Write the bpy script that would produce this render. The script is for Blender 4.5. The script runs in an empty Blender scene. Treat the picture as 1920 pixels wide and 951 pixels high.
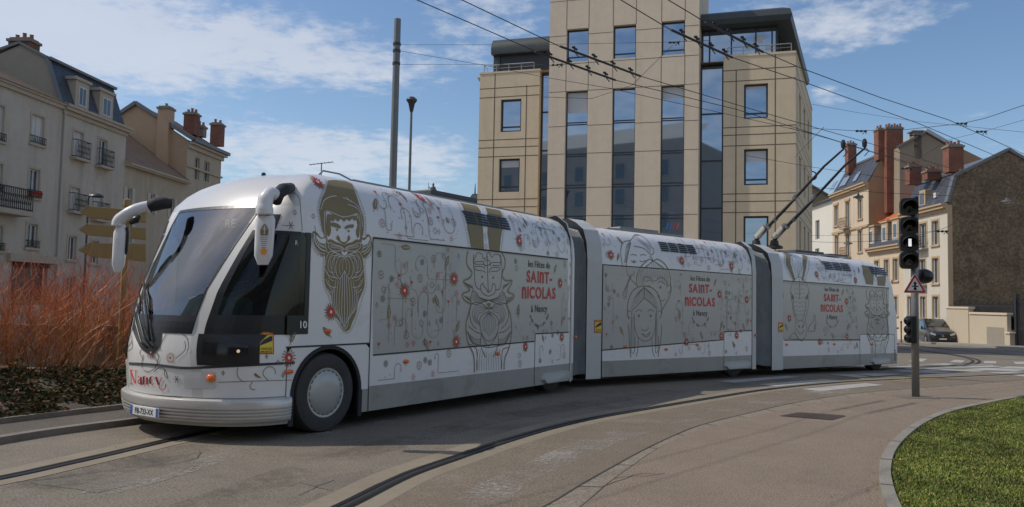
import bpy, bmesh, math, random
from mathutils import Vector, Matrix
from mathutils.bvhtree import BVHTree
R=math.radians; rnd=random.Random(7)
sc=bpy.context.scene; COL=sc.collection
# ---------------------------------------------------------------- camera
FPX=1500.; IW,IH=1920.,951.; EYE=1.65
PITCH=math.atan(87.5/FPX); ROLL=0.02
Fv=Vector((0,math.cos(PITCH),math.sin(PITCH))); _r=Vector((1,0,0)); _u=_r.cross(Fv)
Rv=_r*math.cos(ROLL)+_u*math.sin(ROLL); Uv=Rv.cross(Fv); CP=Vector((0,0,EYE))
cam=bpy.data.cameras.new('camera'); cam.lens=FPX/IW*36; cam.sensor_width=36; cam.clip_start=.05; cam.clip_end=3000
co=bpy.data.objects.new('camera',cam); COL.objects.link(co)
m3=Matrix((Rv,Uv,-Fv)).transposed(); co.matrix_world=Matrix.Translation(CP)@m3.to_4x4(); sc.camera=co
# ---------------------------------------------------------------- view, sky and sun
sc.view_settings.view_transform='Standard'; sc.view_settings.look='None'; sc.view_settings.gamma=1
sc.view_settings.exposure=0.02
ELEV=R(50); TOSUN=Vector((-.998*math.cos(ELEV),.055*math.cos(ELEV),math.sin(ELEV)))
sl=bpy.data.lights.new('sun','SUN'); sl.energy=2.7; sl.angle=R(.6); sl.color=(1,.93,.82)
so=bpy.data.objects.new('sun',sl); COL.objects.link(so); so.rotation_euler=(-TOSUN).to_track_quat('-Z','Y').to_euler()
SKY_STRENGTH=.135
W=bpy.data.worlds.new('World'); sc.world=W; W.use_nodes=True
nt=W.node_tree; nt.nodes.clear()
def N(t,typ,**k):
    n=t.nodes.new(typ)
    for a,b in k.items(): setattr(n,a,b)
    return n
def ray(px,py): return Fv+Rv*((px-IW/2)/FPX)-Uv*((py-IH/2)/FPX)
wo=N(nt,'ShaderNodeOutputWorld'); bg=N(nt,'ShaderNodeBackground'); sky=N(nt,'ShaderNodeTexSky'); sky.sky_type='NISHITA'
sky.sun_disc=False; sky.sun_elevation=ELEV; sky.sun_rotation=math.atan2(TOSUN.x,TOSUN.y); sky.air_density=1.0; sky.dust_density=1.2; sky.ozone_density=1.5; sky.altitude=200
tc=N(nt,'ShaderNodeTexCoord'); L=nt.links.new
def math_(op,a,b=None,t=nt,clamp=False):
    n=N(t,'ShaderNodeMath',operation=op); n.use_clamp=clamp
    for i,x in enumerate((a,b)):
        if x is None: continue
        if isinstance(x,(int,float)): n.inputs[i].default_value=x
        else: t.links.new(x,n.inputs[i])
    return n.outputs[0]
def vmath(op,a,b=None,t=nt):
    n=N(t,'ShaderNodeVectorMath',operation=op)
    for i,x in enumerate((a,b)):
        if x is None: continue
        if isinstance(x,(tuple,Vector)): n.inputs[i].default_value=tuple(x)
        else: t.links.new(x,n.inputs[i])
    return n
DIR=vmath('NORMALIZE',tc.outputs['Generated']).outputs[0]
sep=N(nt,'ShaderNodeSeparateXYZ'); L(DIR,sep.inputs[0])
zc=math_('MAXIMUM',math_('ADD',sep.outputs[2],.10),.05)
cmb=N(nt,'ShaderNodeCombineXYZ'); L(math_('DIVIDE',sep.outputs[0],zc),cmb.inputs[0]); L(math_('DIVIDE',sep.outputs[1],zc),cmb.inputs[1])
def noise(vec,scale,det,rough,t=nt,dist=0):
    n=N(t,'ShaderNodeTexNoise'); n.inputs['Scale'].default_value=scale; n.inputs['Detail'].default_value=det
    n.inputs['Roughness'].default_value=rough; n.inputs['Distortion'].default_value=dist
    if vec is not None: t.links.new(vec,n.inputs['Vector'])
    return n.outputs['Fac']
n1=noise(cmb.outputs[0],1.5,9,.60,dist=.25)
n1b=noise(cmb.outputs[0],11,7,.62)
mask=None
# (px,py,rx,ry,amount): cloud banks as sky directions; vector ones added out of view for windscreen reflection
for px,py,rx,ry,am in [((-.87,.2,.45),0,.22,.20,1.15),((-.75,-.1,.62),0,.3,.12,.9),(150,60,.34,.085,1),(470,90,.26,.065,.9),(620,110,.20,.05,.8),(560,285,.24,.055,.9),(800,300,.12,.05,.8),
                       (900,30,.13,.10,.55),(1560,45,.15,.045,.62),(1440,0,.13,.05,.5),(1545,180,.03,.02,.6),(1850,212,.05,.018,.45),(700,200,.2,.03,.25),
                       (-900,200,.5,.2,.8),(3000,250,.5,.15,.6)]:
    c=Vector(px).normalized() if isinstance(px,tuple) else ray(px,py).normalized()
    d=vmath('MULTIPLY',vmath('SUBTRACT',DIR,c).outputs[0],(1/rx,1/rx,1/ry)).outputs[0]
    l=vmath('LENGTH',d).outputs['Value']
    mr=N(nt,'ShaderNodeMapRange',interpolation_type='SMOOTHSTEP'); L(l,mr.inputs[0]); mr.inputs[1].default_value=0.1; mr.inputs[2].default_value=1.25; mr.inputs[3].default_value=am; mr.inputs[4].default_value=0
    mask=mr.outputs[0] if mask is None else math_('MAXIMUM',mask,mr.outputs[0])
yb=N(nt,'ShaderNodeMapRange'); L(sep.outputs[1],yb.inputs[0]); yb.inputs[1].default_value=.38; yb.inputs[2].default_value=-.1; yb.inputs[3].default_value=0; yb.inputs[4].default_value=.62  # added cloud veil behind the camera, whitens the ambient light
mask=math_('MAXIMUM',mask,yb.outputs[0])
cl=math_('ADD',math_('MULTIPLY',n1,.45),math_('MULTIPLY',n1b,.55))
cl=math_('SUBTRACT',math_('ADD',cl,math_('MULTIPLY',mask,.42)),.66)
mr=N(nt,'ShaderNodeMapRange',interpolation_type='SMOOTHSTEP'); L(cl,mr.inputs[0]); mr.inputs[1].default_value=-.03; mr.inputs[2].default_value=.23; mr.inputs[3].default_value=0; mr.inputs[4].default_value=.64
mx=N(nt,'ShaderNodeMix',data_type='RGBA'); L(mr.outputs[0],mx.inputs['Factor']); 
hs=N(nt,'ShaderNodeHueSaturation'); hs.inputs['Saturation'].default_value=1.12; hs.inputs['Value'].default_value=.93; L(sky.outputs[0],hs.inputs['Color'])
L(hs.outputs[0],mx.inputs['A'])
cc=N(nt,'ShaderNodeMix',data_type='RGBA'); L(n1,cc.inputs['Factor']); cc.inputs['A'].default_value=(4.6,4.8,5.3,1); cc.inputs['B'].default_value=(6.0,6.1,6.4,1)
L(cc.outputs['Result'],mx.inputs['B']); L(mx.outputs['Result'],bg.inputs[0]); bg.inputs[1].default_value=SKY_STRENGTH; L(bg.outputs[0],wo.inputs[0])
# ---------------------------------------------------------------- ground shape and pixel helpers
def g(y):
    if y<10: return 0.
    if y<20: return -.0011*(y-10)**2
    return -.11-.022*(min(y,110)-20)
def gnd(px,py,h=0.):
    d=ray(px,py); z=0.
    for i in range(60):
        t=(z+h-EYE)/d.z; p=CP+d*t; z=.5*z+.5*g(p.y)
    p.z=g(p.y)+h; return p
def at(px,py,d): return CP+ray(px,py)*d
def aty(px,py,y):
    d=ray(px,py); return CP+d*((y-CP.y)/d.y)
def hz(px,py,z):      # point at height z above datum
    d=ray(px,py); return CP+d*((z-EYE)/d.z)
class Frame:
    def __init__(s,O,U,Nn): s.O=Vector(O); s.U=Vector(U).normalized(); s.N=Vector(Nn).normalized()
    def w(s,a,n,z): return Vector((s.O.x+s.U.x*a+s.N.x*n, s.O.y+s.U.y*a+s.N.y*n, s.O.z+z))
    def pt(s,px,py,n=0.):
        d=ray(px,py); t=((s.O+s.N*n-CP).dot(s.N))/d.dot(s.N); p=CP+d*t
        return ((p-s.O).dot(s.U), p.z-s.O.z)
    def rect(s,x0,y0,x1,y1,n=0.):
        ym=(y0+y1)/2; xm=(x0+x1)/2
        a0=s.pt(x0,ym,n)[0]; a1=s.pt(x1,ym,n)[0]
        if a0>a1: a0,a1=a1,a0
        return (a0,s.pt(xm,y1,n)[1],a1,s.pt(xm,y0,n)[1])
# ---------------------------------------------------------------- object helpers
def tag(o,label=None,cat=None,group=None,kind=None):
    if label: o['label']=label
    if cat: o['category']=cat
    if group: o['group']=group
    if kind: o['kind']=kind
    return o
def thing(name,label,cat,loc=(0,0,0),group=None,rz=0):
    o=bpy.data.objects.new(name,None); COL.objects.link(o); o.location=loc; o.rotation_euler=(0,0,rz); o.empty_display_size=.2
    return tag(o,label,cat,group)
def rootloc(o):
    v=Vector((0,0,0))
    while o is not None: v+=Vector(o.location); o=o.parent
    return v
class MB:
    def __init__(s): s.v=[]; s.f=[]; s.m=[]
    def add(s,vs,fs,m=0):
        if any(v is None for v in vs): return s
        b=len(s.v); s.v+= [Vector(v) for v in vs]; s.f+=[tuple(i+b for i in f) for f in fs]; s.m+=[m]*len(fs); return s
    def quad(s,a,b,c,d,m=0): return s.add([a,b,c,d],[(0,1,2,3)],m)
    def poly(s,pts,m=0): return s.add(pts,[tuple(range(len(pts)))],m)
    def obox(s,F,a0,a1,n0,n1,z0,z1,m=0):
        vs=[F.w(a,n,z) for z in (z0,z1) for n in (n0,n1) for a in (a0,a1)]
        return s.add(vs,[(0,1,3,2),(4,6,7,5),(0,4,5,1),(2,3,7,6),(0,2,6,4),(1,5,7,3)],m)
    def box(s,c,d,m=0,rot=0):
        F=Frame(c,(math.cos(rot),math.sin(rot),0),(-math.sin(rot),math.cos(rot),0))
        return s.obox(F,-d[0]/2,d[0]/2,-d[1]/2,d[1]/2,-d[2]/2,d[2]/2,m)
    def beam(s,p,q,w,h,m=0,up=(0,0,1)):
        p=Vector(p);q=Vector(q);d=(q-p).normalized(); sd=d.cross(Vector(up))
        if sd.length<1e-4: sd=d.cross(Vector((0,1,0)))
        sd.normalize(); u=sd.cross(d)
        vs=[o+sd*(w/2*i)+u*(h/2*j) for o in (p,q) for i,j in ((-1,-1),(1,-1),(1,1),(-1,1))]
        return s.add(vs,[(0,1,2,3),(7,6,5,4),(0,4,5,1),(1,5,6,2),(2,6,7,3),(3,7,4,0)],m)
    def tube(s,pts,rad,n=8,m=0,cap=True):
        pts=[Vector(p) for p in pts]; k=len(pts)
        if k<2: return s
        rs=rad if isinstance(rad,(list,tuple)) else [rad]*k
        b=len(s.v); prev=None
        for i,p in enumerate(pts):
            d=(pts[min(i+1,k-1)]-pts[max(i-1,0)]).normalized()
            if prev is None:
                x=d.cross(Vector((0,0,1)))
                if x.length<.05: x=d.cross(Vector((0,1,0)))
            else: x=prev-d*prev.dot(d)
            x.normalize(); prev=x; y=d.cross(x)
            for j in range(n):
                a=2*math.pi*j/n; s.v.append(p+(x*math.cos(a)+y*math.sin(a))*rs[i])
        for i in range(k-1):
            for j in range(n):
                s.f.append((b+i*n+j,b+i*n+(j+1)%n,b+(i+1)*n+(j+1)%n,b+(i+1)*n+j)); s.m.append(m)
        if cap:
            s.f.append(tuple(b+j for j in range(n))[::-1]); s.m.append(m)
            s.f.append(tuple(b+(k-1)*n+j for j in range(n))); s.m.append(m)
        return s
    def lathe(s,c,prof,n=20,m=0,axis=(0,0,1)):   # prof: (r,h)
        ax=Vector(axis).normalized(); x=ax.cross(Vector((0,0,1)))
        if x.length<.05: x=Vector((1,0,0))
        x.normalize(); y=ax.cross(x); c=Vector(c); b=len(s.v)
        for r,h in prof:
            for j in range(n):
                a=2*math.pi*j/n; s.v.append(c+ax*h+(x*math.cos(a)+y*math.sin(a))*max(r,1e-4))
        for i in range(len(prof)-1):
            for j in range(n):
                s.f.append((b+i*n+j,b+i*n+(j+1)%n,b+(i+1)*n+(j+1)%n,b+(i+1)*n+j)); s.m.append(m)
        return s
    def prism(s,pts,vec,m=0):
        k=len(pts); vec=Vector(vec); s.add([Vector(p) for p in pts]+[Vector(p)+vec for p in pts],[tuple(range(k))[::-1],tuple(range(k,2*k))]+[(i,(i+1)%k,k+(i+1)%k,k+i) for i in range(k)],m); return s
    def build(s,name,mats,parent=None,smooth=False,bevel=0,fixn=True):
        off=rootloc(parent) if parent is not None else Vector((0,0,0))
        rot=0.
        q=parent
        while q is not None: rot+=q.rotation_euler.z; q=q.parent
        Mi=Matrix.Rotation(-rot,3,'Z') if rot else None
        me=bpy.data.meshes.new(name); vs=[v-off for v in s.v]
        if Mi: vs=[Mi@v for v in vs]
        me.from_pydata([tuple(v) for v in vs],[],s.f)
        if not isinstance(mats,(list,tuple)): mats=[mats]
        if len(s.f)<60000: me.validate()
        for q in mats: me.materials.append(q)
        if len(mats)>1 and len(me.polygons)==len(s.m): me.polygons.foreach_set('material_index',s.m)
        if fixn and len(s.f)<60000:
            bm=bmesh.new(); bm.from_mesh(me); bmesh.ops.recalc_face_normals(bm,faces=bm.faces); bm.to_mesh(me); bm.free()
        if smooth is True: me.polygons.foreach_set('use_smooth',[True]*len(me.polygons))
        elif smooth: 
            me.polygons.foreach_set('use_smooth',[True]*len(me.polygons)); me.set_sharp_from_angle(angle=R(smooth))
        me.update()
        o=bpy.data.objects.new(name,me); COL.objects.link(o); o.parent=parent
        if bevel:
            b=o.modifiers.new('bevel','BEVEL'); b.width=bevel; b.segments=2; b.limit_method='ANGLE'; b.angle_limit=R(35)
        return o
def copy_tree(o,parent=None):
    c=o.copy(); COL.objects.link(c); c.parent=parent
    for ch in list(o.children): copy_tree(ch,c)
    return c
# ---------------------------------------------------------------- materials
MATS={}
def mat(name,col,rough=.6,metal=0.,var=0.,vscale=3.,bump=0.,bscale=20.,spec=.5,coat=0.,col2=None,vstretch=None,thr=None,emit=None,dirt=None,speck=0,streak=0):
    if name in MATS: return MATS[name]
    m=bpy.data.materials.new(name); m.use_nodes=True; t=m.node_tree; b=t.nodes['Principled BSDF']
    b.inputs['Base Color'].default_value=(*col,1); b.inputs['Roughness'].default_value=rough; b.inputs['Metallic'].default_value=metal
    b.inputs['Specular IOR Level'].default_value=spec; b.inputs['Coat Weight'].default_value=coat
    if emit: b.inputs['Emission Color'].default_value=(*emit[:3],1); b.inputs['Emission Strength'].default_value=emit[3]
    if var or bump or col2:
        tcn=N(t,'ShaderNodeTexCoord'); vec=tcn.outputs['Object']
        if vstretch: vec=vmath('MULTIPLY',vec,vstretch,t=t).outputs[0]
    if var or col2:
        f=noise(vec,vscale,7,.62,t=t); f2=noise(vec,vscale*7.3,4,.6,t=t)
        f=math_('ADD',math_('MULTIPLY',f,.65,t=t),math_('MULTIPLY',f2,.35,t=t),t=t)
        mr=N(t,'ShaderNodeMapRange'); t.links.new(f,mr.inputs[0]); lo,hi=thr or (.3,.7); mr.inputs[1].default_value=lo; mr.inputs[2].default_value=hi
        mx=N(t,'ShaderNodeMix',data_type='RGBA'); t.links.new(mr.outputs[0],mx.inputs['Factor'])
        c2=col2 or tuple(c*(1+var) for c in col); c1=col if col2 else tuple(c*(1-var) for c in col)
        mx.inputs['A'].default_value=(*c1,1); mx.inputs['B'].default_value=(*c2,1); res=mx.outputs['Result']
        if dirt:   # (colour, scale, threshold, amount)
            fd=noise(vec,dirt[1],8,.7,t=t,dist=.4); md=N(t,'ShaderNodeMapRange'); t.links.new(fd,md.inputs[0]); md.inputs[1].default_value=dirt[2]; md.inputs[2].default_value=dirt[2]+.12; md.inputs[4].default_value=dirt[3]
            m2=N(t,'ShaderNodeMix',data_type='RGBA'); t.links.new(md.outputs[0],m2.inputs['Factor']); t.links.new(res,m2.inputs['A']); m2.inputs['B'].default_value=(*dirt[0],1); res=m2.outputs['Result']
        if speck:   # fine light and dark aggregate grains
            fs_=noise(vec,speck,2,.5,t=t); ms_=N(t,'ShaderNodeMapRange'); t.links.new(fs_,ms_.inputs[0]); ms_.inputs[1].default_value=.35; ms_.inputs[2].default_value=.72; ms_.inputs[3].default_value=.72; ms_.inputs[4].default_value=1.5
            m3=N(t,'ShaderNodeMix',data_type='RGBA',blend_type='MULTIPLY'); m3.inputs['Factor'].default_value=1; t.links.new(res,m3.inputs['A']); t.links.new(ms_.outputs[0],m3.inputs['B']); res=m3.outputs['Result']
        if streak:  # rain streaks running down
            vs_=vmath('MULTIPLY',tcn.outputs['Object'],(1.6,1.6,.10),t=t).outputs[0]; fk=noise(vs_,1.,6,.7,t=t); mk=N(t,'ShaderNodeMapRange'); t.links.new(fk,mk.inputs[0]); mk.inputs[1].default_value=.48; mk.inputs[2].default_value=.75; mk.inputs[3].default_value=1.; mk.inputs[4].default_value=1-streak
            m4=N(t,'ShaderNodeMix',data_type='RGBA',blend_type='MULTIPLY'); m4.inputs['Factor'].default_value=1; t.links.new(res,m4.inputs['A']); t.links.new(mk.outputs[0],m4.inputs['B']); res=m4.outputs['Result']
        t.links.new(res,b.inputs['Base Color'])
    if bump:
        f=noise(vec,bscale,6,.6,t=t); bp=N(t,'ShaderNodeBump'); bp.inputs['Strength'].default_value=bump; bp.inputs['Distance'].default_value=.02
        t.links.new(f,bp.inputs['Height']); t.links.new(bp.outputs[0],b.inputs['Normal'])
    MATS[name]=m; return m
def brickmat(name,c1,c2,mortar,w,h,rough=.85,axis='XZ',msize=.012,bump=.25,squash=None):
    if name in MATS: return MATS[name]
    m=bpy.data.materials.new(name); m.use_nodes=True; t=m.node_tree; b=t.nodes['Principled BSDF']; b.inputs['Roughness'].default_value=rough
    tcn=N(t,'ShaderNodeTexCoord'); sp=N(t,'ShaderNodeSeparateXYZ'); t.links.new(tcn.outputs['Object'],sp.inputs[0])
    cb=N(t,'ShaderNodeCombineXYZ'); t.links.new(math_('ADD',sp.outputs[0],sp.outputs[1],t=t),cb.inputs[0]); t.links.new(sp.outputs[2],cb.inputs[1])
    br=N(t,'ShaderNodeTexBrick'); br.inputs['Scale'].default_value=1; br.inputs['Brick Width'].default_value=w; br.inputs['Row Height'].default_value=h; br.inputs['Mortar Size'].default_value=msize
    br.inputs['Color1'].default_value=(*c1,1); br.inputs['Color2'].default_value=(*c2,1); br.inputs['Mortar'].default_value=(*mortar,1)
    t.links.new(cb.outputs[0],br.inputs['Vector'])
    f=noise(tcn.outputs['Object'],1.3,7,.65,t=t); mr=N(t,'ShaderNodeMapRange'); t.links.new(f,mr.inputs[0]); mr.inputs[1].default_value=.3; mr.inputs[2].default_value=.7; mr.inputs[3].default_value=.75; mr.inputs[4].default_value=1.2
    mm=N(t,'ShaderNodeMix',data_type='RGBA',blend_type='MULTIPLY'); mm.inputs['Factor'].default_value=1; t.links.new(br.outputs[0],mm.inputs['A']); t.links.new(mr.outputs[0],mm.inputs['B']); t.links.new(mm.outputs['Result'],b.inputs['Base Color'])
    bp=N(t,'ShaderNodeBump'); bp.inputs['Strength'].default_value=bump; bp.inputs['Distance'].default_value=.02; bp.invert=True; t.links.new(br.outputs['Fac'],bp.inputs['Height']); t.links.new(bp.outputs[0],b.inputs['Normal'])
    MATS[name]=m; return m
def glassmat(name,tint,refl=1.5,rough=.02):
    if name in MATS: return MATS[name]
    m=bpy.data.materials.new(name); m.use_nodes=True; t=m.node_tree; t.nodes.clear(); o=N(t,'ShaderNodeOutputMaterial')
    tr=N(t,'ShaderNodeBsdfTransparent'); tr.inputs[0].default_value=(*tint,1); gl=N(t,'ShaderNodeBsdfGlossy'); gl.inputs['Roughness'].default_value=rough; gl.inputs[0].default_value=(.95,.97,1,1)
    fr=N(t,'ShaderNodeFresnel'); fr.inputs[0].default_value=refl; ms=N(t,'ShaderNodeMixShader')
    t.links.new(fr.outputs[0],ms.inputs[0]); t.links.new(tr.outputs[0],ms.inputs[1]); t.links.new(gl.outputs[0],ms.inputs[2]); t.links.new(ms.outputs[0],o.inputs[0]); MATS[name]=m; return m
def ramp(cr,stops):
    el=cr.color_ramp.elements
    el[0].position=stops[0][0]; el[0].color=stops[0][1]; el[1].position=stops[-1][0]; el[1].color=stops[-1][1]
    for p_,c_ in stops[1:-1]: e=el.new(p_); e.color=c_
def smooth(pts,n=6,closed=False):
    P=[Vector(p) for p in pts]; out=[]; k=len(P)
    if k<3: return P
    rng=range(k) if closed else range(k-1)
    for i in rng:
        p0=P[(i-1)%k] if closed or i>0 else P[0]; p1=P[i]; p2=P[(i+1)%k]; p3=P[(i+2)%k] if closed or i+2<k else P[-1]
        for j in range(n):
            t=j/n; out.append(.5*((2*p1)+(p2-p0)*t+(2*p0-5*p1+4*p2-p3)*t*t+(-p0+3*p1-3*p2+p3)*t**3))
    if not closed: out.append(P[-1])
    return out
def interp(tab,x):
    if x<=tab[0][0]: return tab[0][1]
    for (a,b),(c,d) in zip(tab,tab[1:]):
        if x<=c: return b+(d-b)*(x-a)/(c-a)
    return tab[-1][1]
_tc={}
def text2d(s,bold=0.):
    """flat triangulated outline of the text, cap height about .7 units; returns verts2d, faces, width"""
    k=(s,bold)
    if k in _tc: return _tc[k]
    cu=bpy.data.curves.new('txt','FONT'); cu.body=s; cu.size=1; cu.offset=bold; cu.resolution_u=4; cu.fill_mode='FRONT'
    o=bpy.data.objects.new('txt',cu); COL.objects.link(o); bpy.context.view_layer.update()
    me=bpy.data.meshes.new_from_object(o.evaluated_get(bpy.context.evaluated_depsgraph_get()))
    vs=[(v.co.x,v.co.y) for v in me.vertices]; fs=[tuple(p.vertices) for p in me.polygons]
    bpy.data.objects.remove(o); bpy.data.curves.remove(cu); bpy.data.meshes.remove(me)
    w=max([v[0] for v in vs],default=0); _tc[k]=(vs,fs,w); return _tc[k]
# ================================================================ GROUND
M_road=mat('asphalt',(.14,.118,.088),.9,vscale=.7,bump=.35,bscale=90,col2=(.225,.19,.145),thr=(.25,.75),dirt=((.085,.072,.055),.45,.54,.7),speck=48)
M_road2=mat('asphalt_brown',(.135,.105,.074),.9,speck=48,bump=.35,bscale=90,vscale=.9,col2=(.205,.165,.12),thr=(.25,.75),dirt=((.27,.24,.195),.5,.55,.45))
M_conc=mat('concrete_strip',(.20,.16,.11),.9,bump=.3,bscale=70,vscale=1.5,col2=(.28,.235,.175),thr=(.3,.7))
M_gut=mat('gutter_concrete',(.18,.15,.112),.9,speck=50,bump=.3,bscale=70,vscale=1.8,col2=(.255,.215,.165),thr=(.3,.7))
M_pave=mat('pavement_red',(.18,.138,.098),.92,speck=60,bump=.45,bscale=110,vscale=1.1,col2=(.25,.195,.145),thr=(.25,.75),dirt=((.16,.12,.09),.45,.58,.6))
M_kerb=mat('kerb_stone',(.20,.18,.145),.85,bump=.35,bscale=50,vscale=3,col2=(.30,.27,.22),thr=(.3,.7))
M_kerbd=mat('kerb_stone_dirty',(.14,.12,.1),.9,bump=.35,bscale=50,vscale=3,col2=(.24,.21,.18),thr=(.3,.7))
M_rail=mat('rail_steel',(.06,.055,.05),.38,metal=.8,var=.25,vscale=8)
M_groove=mat('groove_rubber',(.025,.023,.022),.85,var=.2)
M_joint=mat('joint_dark',(.05,.045,.04),.9)
M_white=mat('paint_white',(.42,.4,.37),.8,vscale=5,col2=(.28,.265,.24),thr=(.42,.75),bump=.2,bscale=80)
M_whiteworn=mat('paint_worn',(.42,.4,.36),.85,vscale=4,col2=(.27,.25,.22),thr=(.4,.8))
M_yellow=mat('paint_yellow',(.42,.28,.07),.85,vscale=4,col2=(.2,.16,.1),thr=(.4,.7))
M_soil=mat('soil',(.05,.038,.028),.95,bump=.8,bscale=14,vscale=4,col2=(.11,.085,.06),thr=(.3,.7))
M_grassbase=mat('turf_base',(.035,.05,.012),.95,bump=.6,bscale=30,vscale=2.5,col2=(.07,.09,.02),thr=(.3,.7))
def frange(a,b,s):
    o=[];x=a
    while x<b-1e-6: o.append(x); x+=s
    return o+[b]
mb=MB(); xs=frange(-300,-40,20)+frange(-38,60,2)+frange(80,300,20); ys=frange(-120,-10,10)+frange(-8,110,1)+frange(120,400,20)
nx=len(xs)
mb.v=[Vector((x,y,g(y))) for y in ys for x in xs]
mb.f=[(j*nx+i,j*nx+i+1,(j+1)*nx+i+1,(j+1)*nx+i) for j in range(len(ys)-1) for i in range(nx-1)]; mb.m=[0]*len(mb.f)
tag(mb.build('road',M_road,fixn=False),kind='structure')
def dens(pts,step=.5):
    o=[pts[0]]
    for a,b in zip(pts,pts[1:]):
        n=max(1,int((b-a).length/step))
        for i in range(1,n+1): o.append(a.lerp(b,i/n))
    return o
def gpx(pts,sm=True,step=.5):
    w=[gnd(x,y) for x,y in pts]; w=[Vector((p.x,p.y,0)) for p in w]
    if sm and len(w)>2: w=smooth(w,6)
    return dens(w,step)
def lateral(line,off):
    o=[]
    for i,p in enumerate(line):
        d=(line[min(i+1,len(line)-1)]-line[max(i-1,0)]).normalized(); o.append(p+Vector((d.y,-d.x,0))*off)
    return o
def strip(mb,A,B,h,m=0):   # sheet between two polylines of equal length
    b=len(mb.v)
    for p,q in zip(A,B): mb.v+= [Vector((p.x,p.y,g(p.y)+h)),Vector((q.x,q.y,g(q.y)+h))]
    for i in range(len(A)-1): mb.f.append((b+2*i,b+2*i+1,b+2*i+3,b+2*i+2)); mb.m.append(m)
def resamp(line,n):
    L=[0]
    for a,b in zip(line,line[1:]): L.append(L[-1]+(b-a).length)
    o=[];j=0
    for i in range(n):
        t=L[-1]*i/(n-1)
        while j<len(L)-2 and L[j+1]<t: j+=1
        o.append(line[j].lerp(line[j+1],(t-L[j])/max(L[j+1]-L[j],1e-9)))
    return o
def cut2d(poly,step=1.0,h=0.,mb=None,m=0):
    """tessellated sheet following the ground inside a world xy polygon"""
    bm=bmesh.new(); vs=[bm.verts.new((p.x,p.y,0)) for p in poly]; bm.faces.new(vs)
    for ax in (0,1):
        lo=min(p[ax] for p in poly); hi=max(p[ax] for p in poly); c=math.ceil(lo/step)*step
        while c<hi:
            n=Vector((1,0,0)) if ax==0 else Vector((0,1,0)); bmesh.ops.bisect_plane(bm,geom=bm.verts[:]+bm.edges[:]+bm.faces[:],plane_co=n*c,plane_no=n,dist=1e-5); c+=step
    bmesh.ops.triangulate(bm,faces=bm.faces); bm.verts.index_update()
    mb.add([Vector((v.co.x,v.co.y,g(v.co.y)+h)) for v in bm.verts],[tuple(v.index for v in f.verts) for f in bm.faces],m); bm.free(); return mb
# guide rail in the foreground
railpx=[(520,1010),(655,945),(760,893),(855,859),(940,830),(1035,802),(1110,785),(1200,769),(1335,746.5),(1444,730),(1579,717),(1687,711.5),(1800,706.5),(1920,701.5),(2100,695)]
def rail(px,name):
    line=gpx(px,step=.4) if not isinstance(px[0],Vector) else px
    a=MB(); strip(a,lateral(line,-.30),lateral(line,-.09),.004); strip(a,lateral(line,.09),lateral(line,.27),.004)
    a.build(name+'_concrete_edging',M_conc,fixn=False)['kind']='structure'
    b=MB(); strip(b,lateral(line,-.078),lateral(line,.078),.006); b.build(name+'_groove',M_groove,fixn=False)['kind']='structure'
    c=MB()
    for o0,o1 in ((-.066,-.026),(.024,.062)): strip(c,lateral(line,o0),lateral(line,o1),.010)
    c.build(name,M_rail,fixn=False)['kind']='structure'
    return line
rl=rail(railpx,'guide_rail')
# rail under the vehicle, continuing along its centre line (track frames are set further down)
# outer lane side and paved surfaces
gut_out=[(905,1010),(1027,949),(1090,911),(1155,874),(1210,844),(1267,817),(1316,798),(1400,777),(1498,755),(1606,738.5),(1709,730),(1813,722),(1911,714.5),(2100,703)]
gut_in=[(1020,1010),(1102,949),(1142,913),(1185,881),(1235,846),(1290,819),(1354,800),(1444,778),(1525,760.5),(1633,742.5),(1709,735.5),(1813,726.5),(1911,718.5),(2100,706)]
A=resamp(gpx(gut_out),120); B=resamp(gpx(gut_in),120)
a=MB(); strip(a,lateral(rl,.27),lateral(rl,.271),.004)  # hairline edge where the lane surface changes
a=MB(); lane_in=resamp(lateral(rl,.27),120); strip(a,lane_in,A,.003); a.build('lane_surface',M_road2,fixn=False)['kind']='structure'
a=MB(); strip(a,A,B,.009); a.build('gutter',M_gut,fixn=False)['kind']='structure'
a=MB(); strip(a,lateral(A,-.014),lateral(A,.008),.012); strip(a,lateral(B,-.04),lateral(B,.0),.012)
for i in range(3,118,5):
    d=(B[i]-A[i]); s=(A[i+1]-A[i]).normalized()*.008; strip(a,[A[i]-s,B[i]-s],[A[i]+s,B[i]+s],.012)
a.build('gutter_joint',M_joint,fixn=False)['kind']='structure'
# pavement sheet on the right (slightly raised, with a low lip)
PH=.035
pave=[p for p in resamp(B,60)]
poly=pave+[Vector((60,pave[-1].y+6,0)),Vector((60,-6,0)),Vector((-1.5,-6,0))]
a=cut2d(poly,1.0,PH,MB())
for p,q in zip(pave,pave[1:]): a.quad((p.x,p.y,g(p.y)),(q.x,q.y,g(q.y)),(q.x,q.y,g(q.y)+PH),(p.x,p.y,g(p.y)+PH))
a.build('pavement',M_pave,fixn=False)['kind']='structure'
# fine cracks in the pavement
a=MB(); rc=random.Random(3)
def crack(mbx,p,ang,L,h):
    pts=[p]; 
    while L>0:
        ang+=rc.uniform(-.5,.5); st=.12; p=p+Vector((math.cos(ang),math.sin(ang),0))*st; pts.append(p); L-=st
    strip(mbx,lateral(pts,-.004),lateral(pts,.004),h)
for (x,y,an,L) in [(1130,920,1.2,.8),(1150,905,.3,.6)]:
    crack(a,gnd(x,y),an,L,PH+.003)
for (x,y,an,L) in [(560,930,1.0,.5)]: crack(a,gnd(x,y),an,L,.007)
a.build('pavement_crack',M_joint,fixn=False)['kind']='structure'
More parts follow.
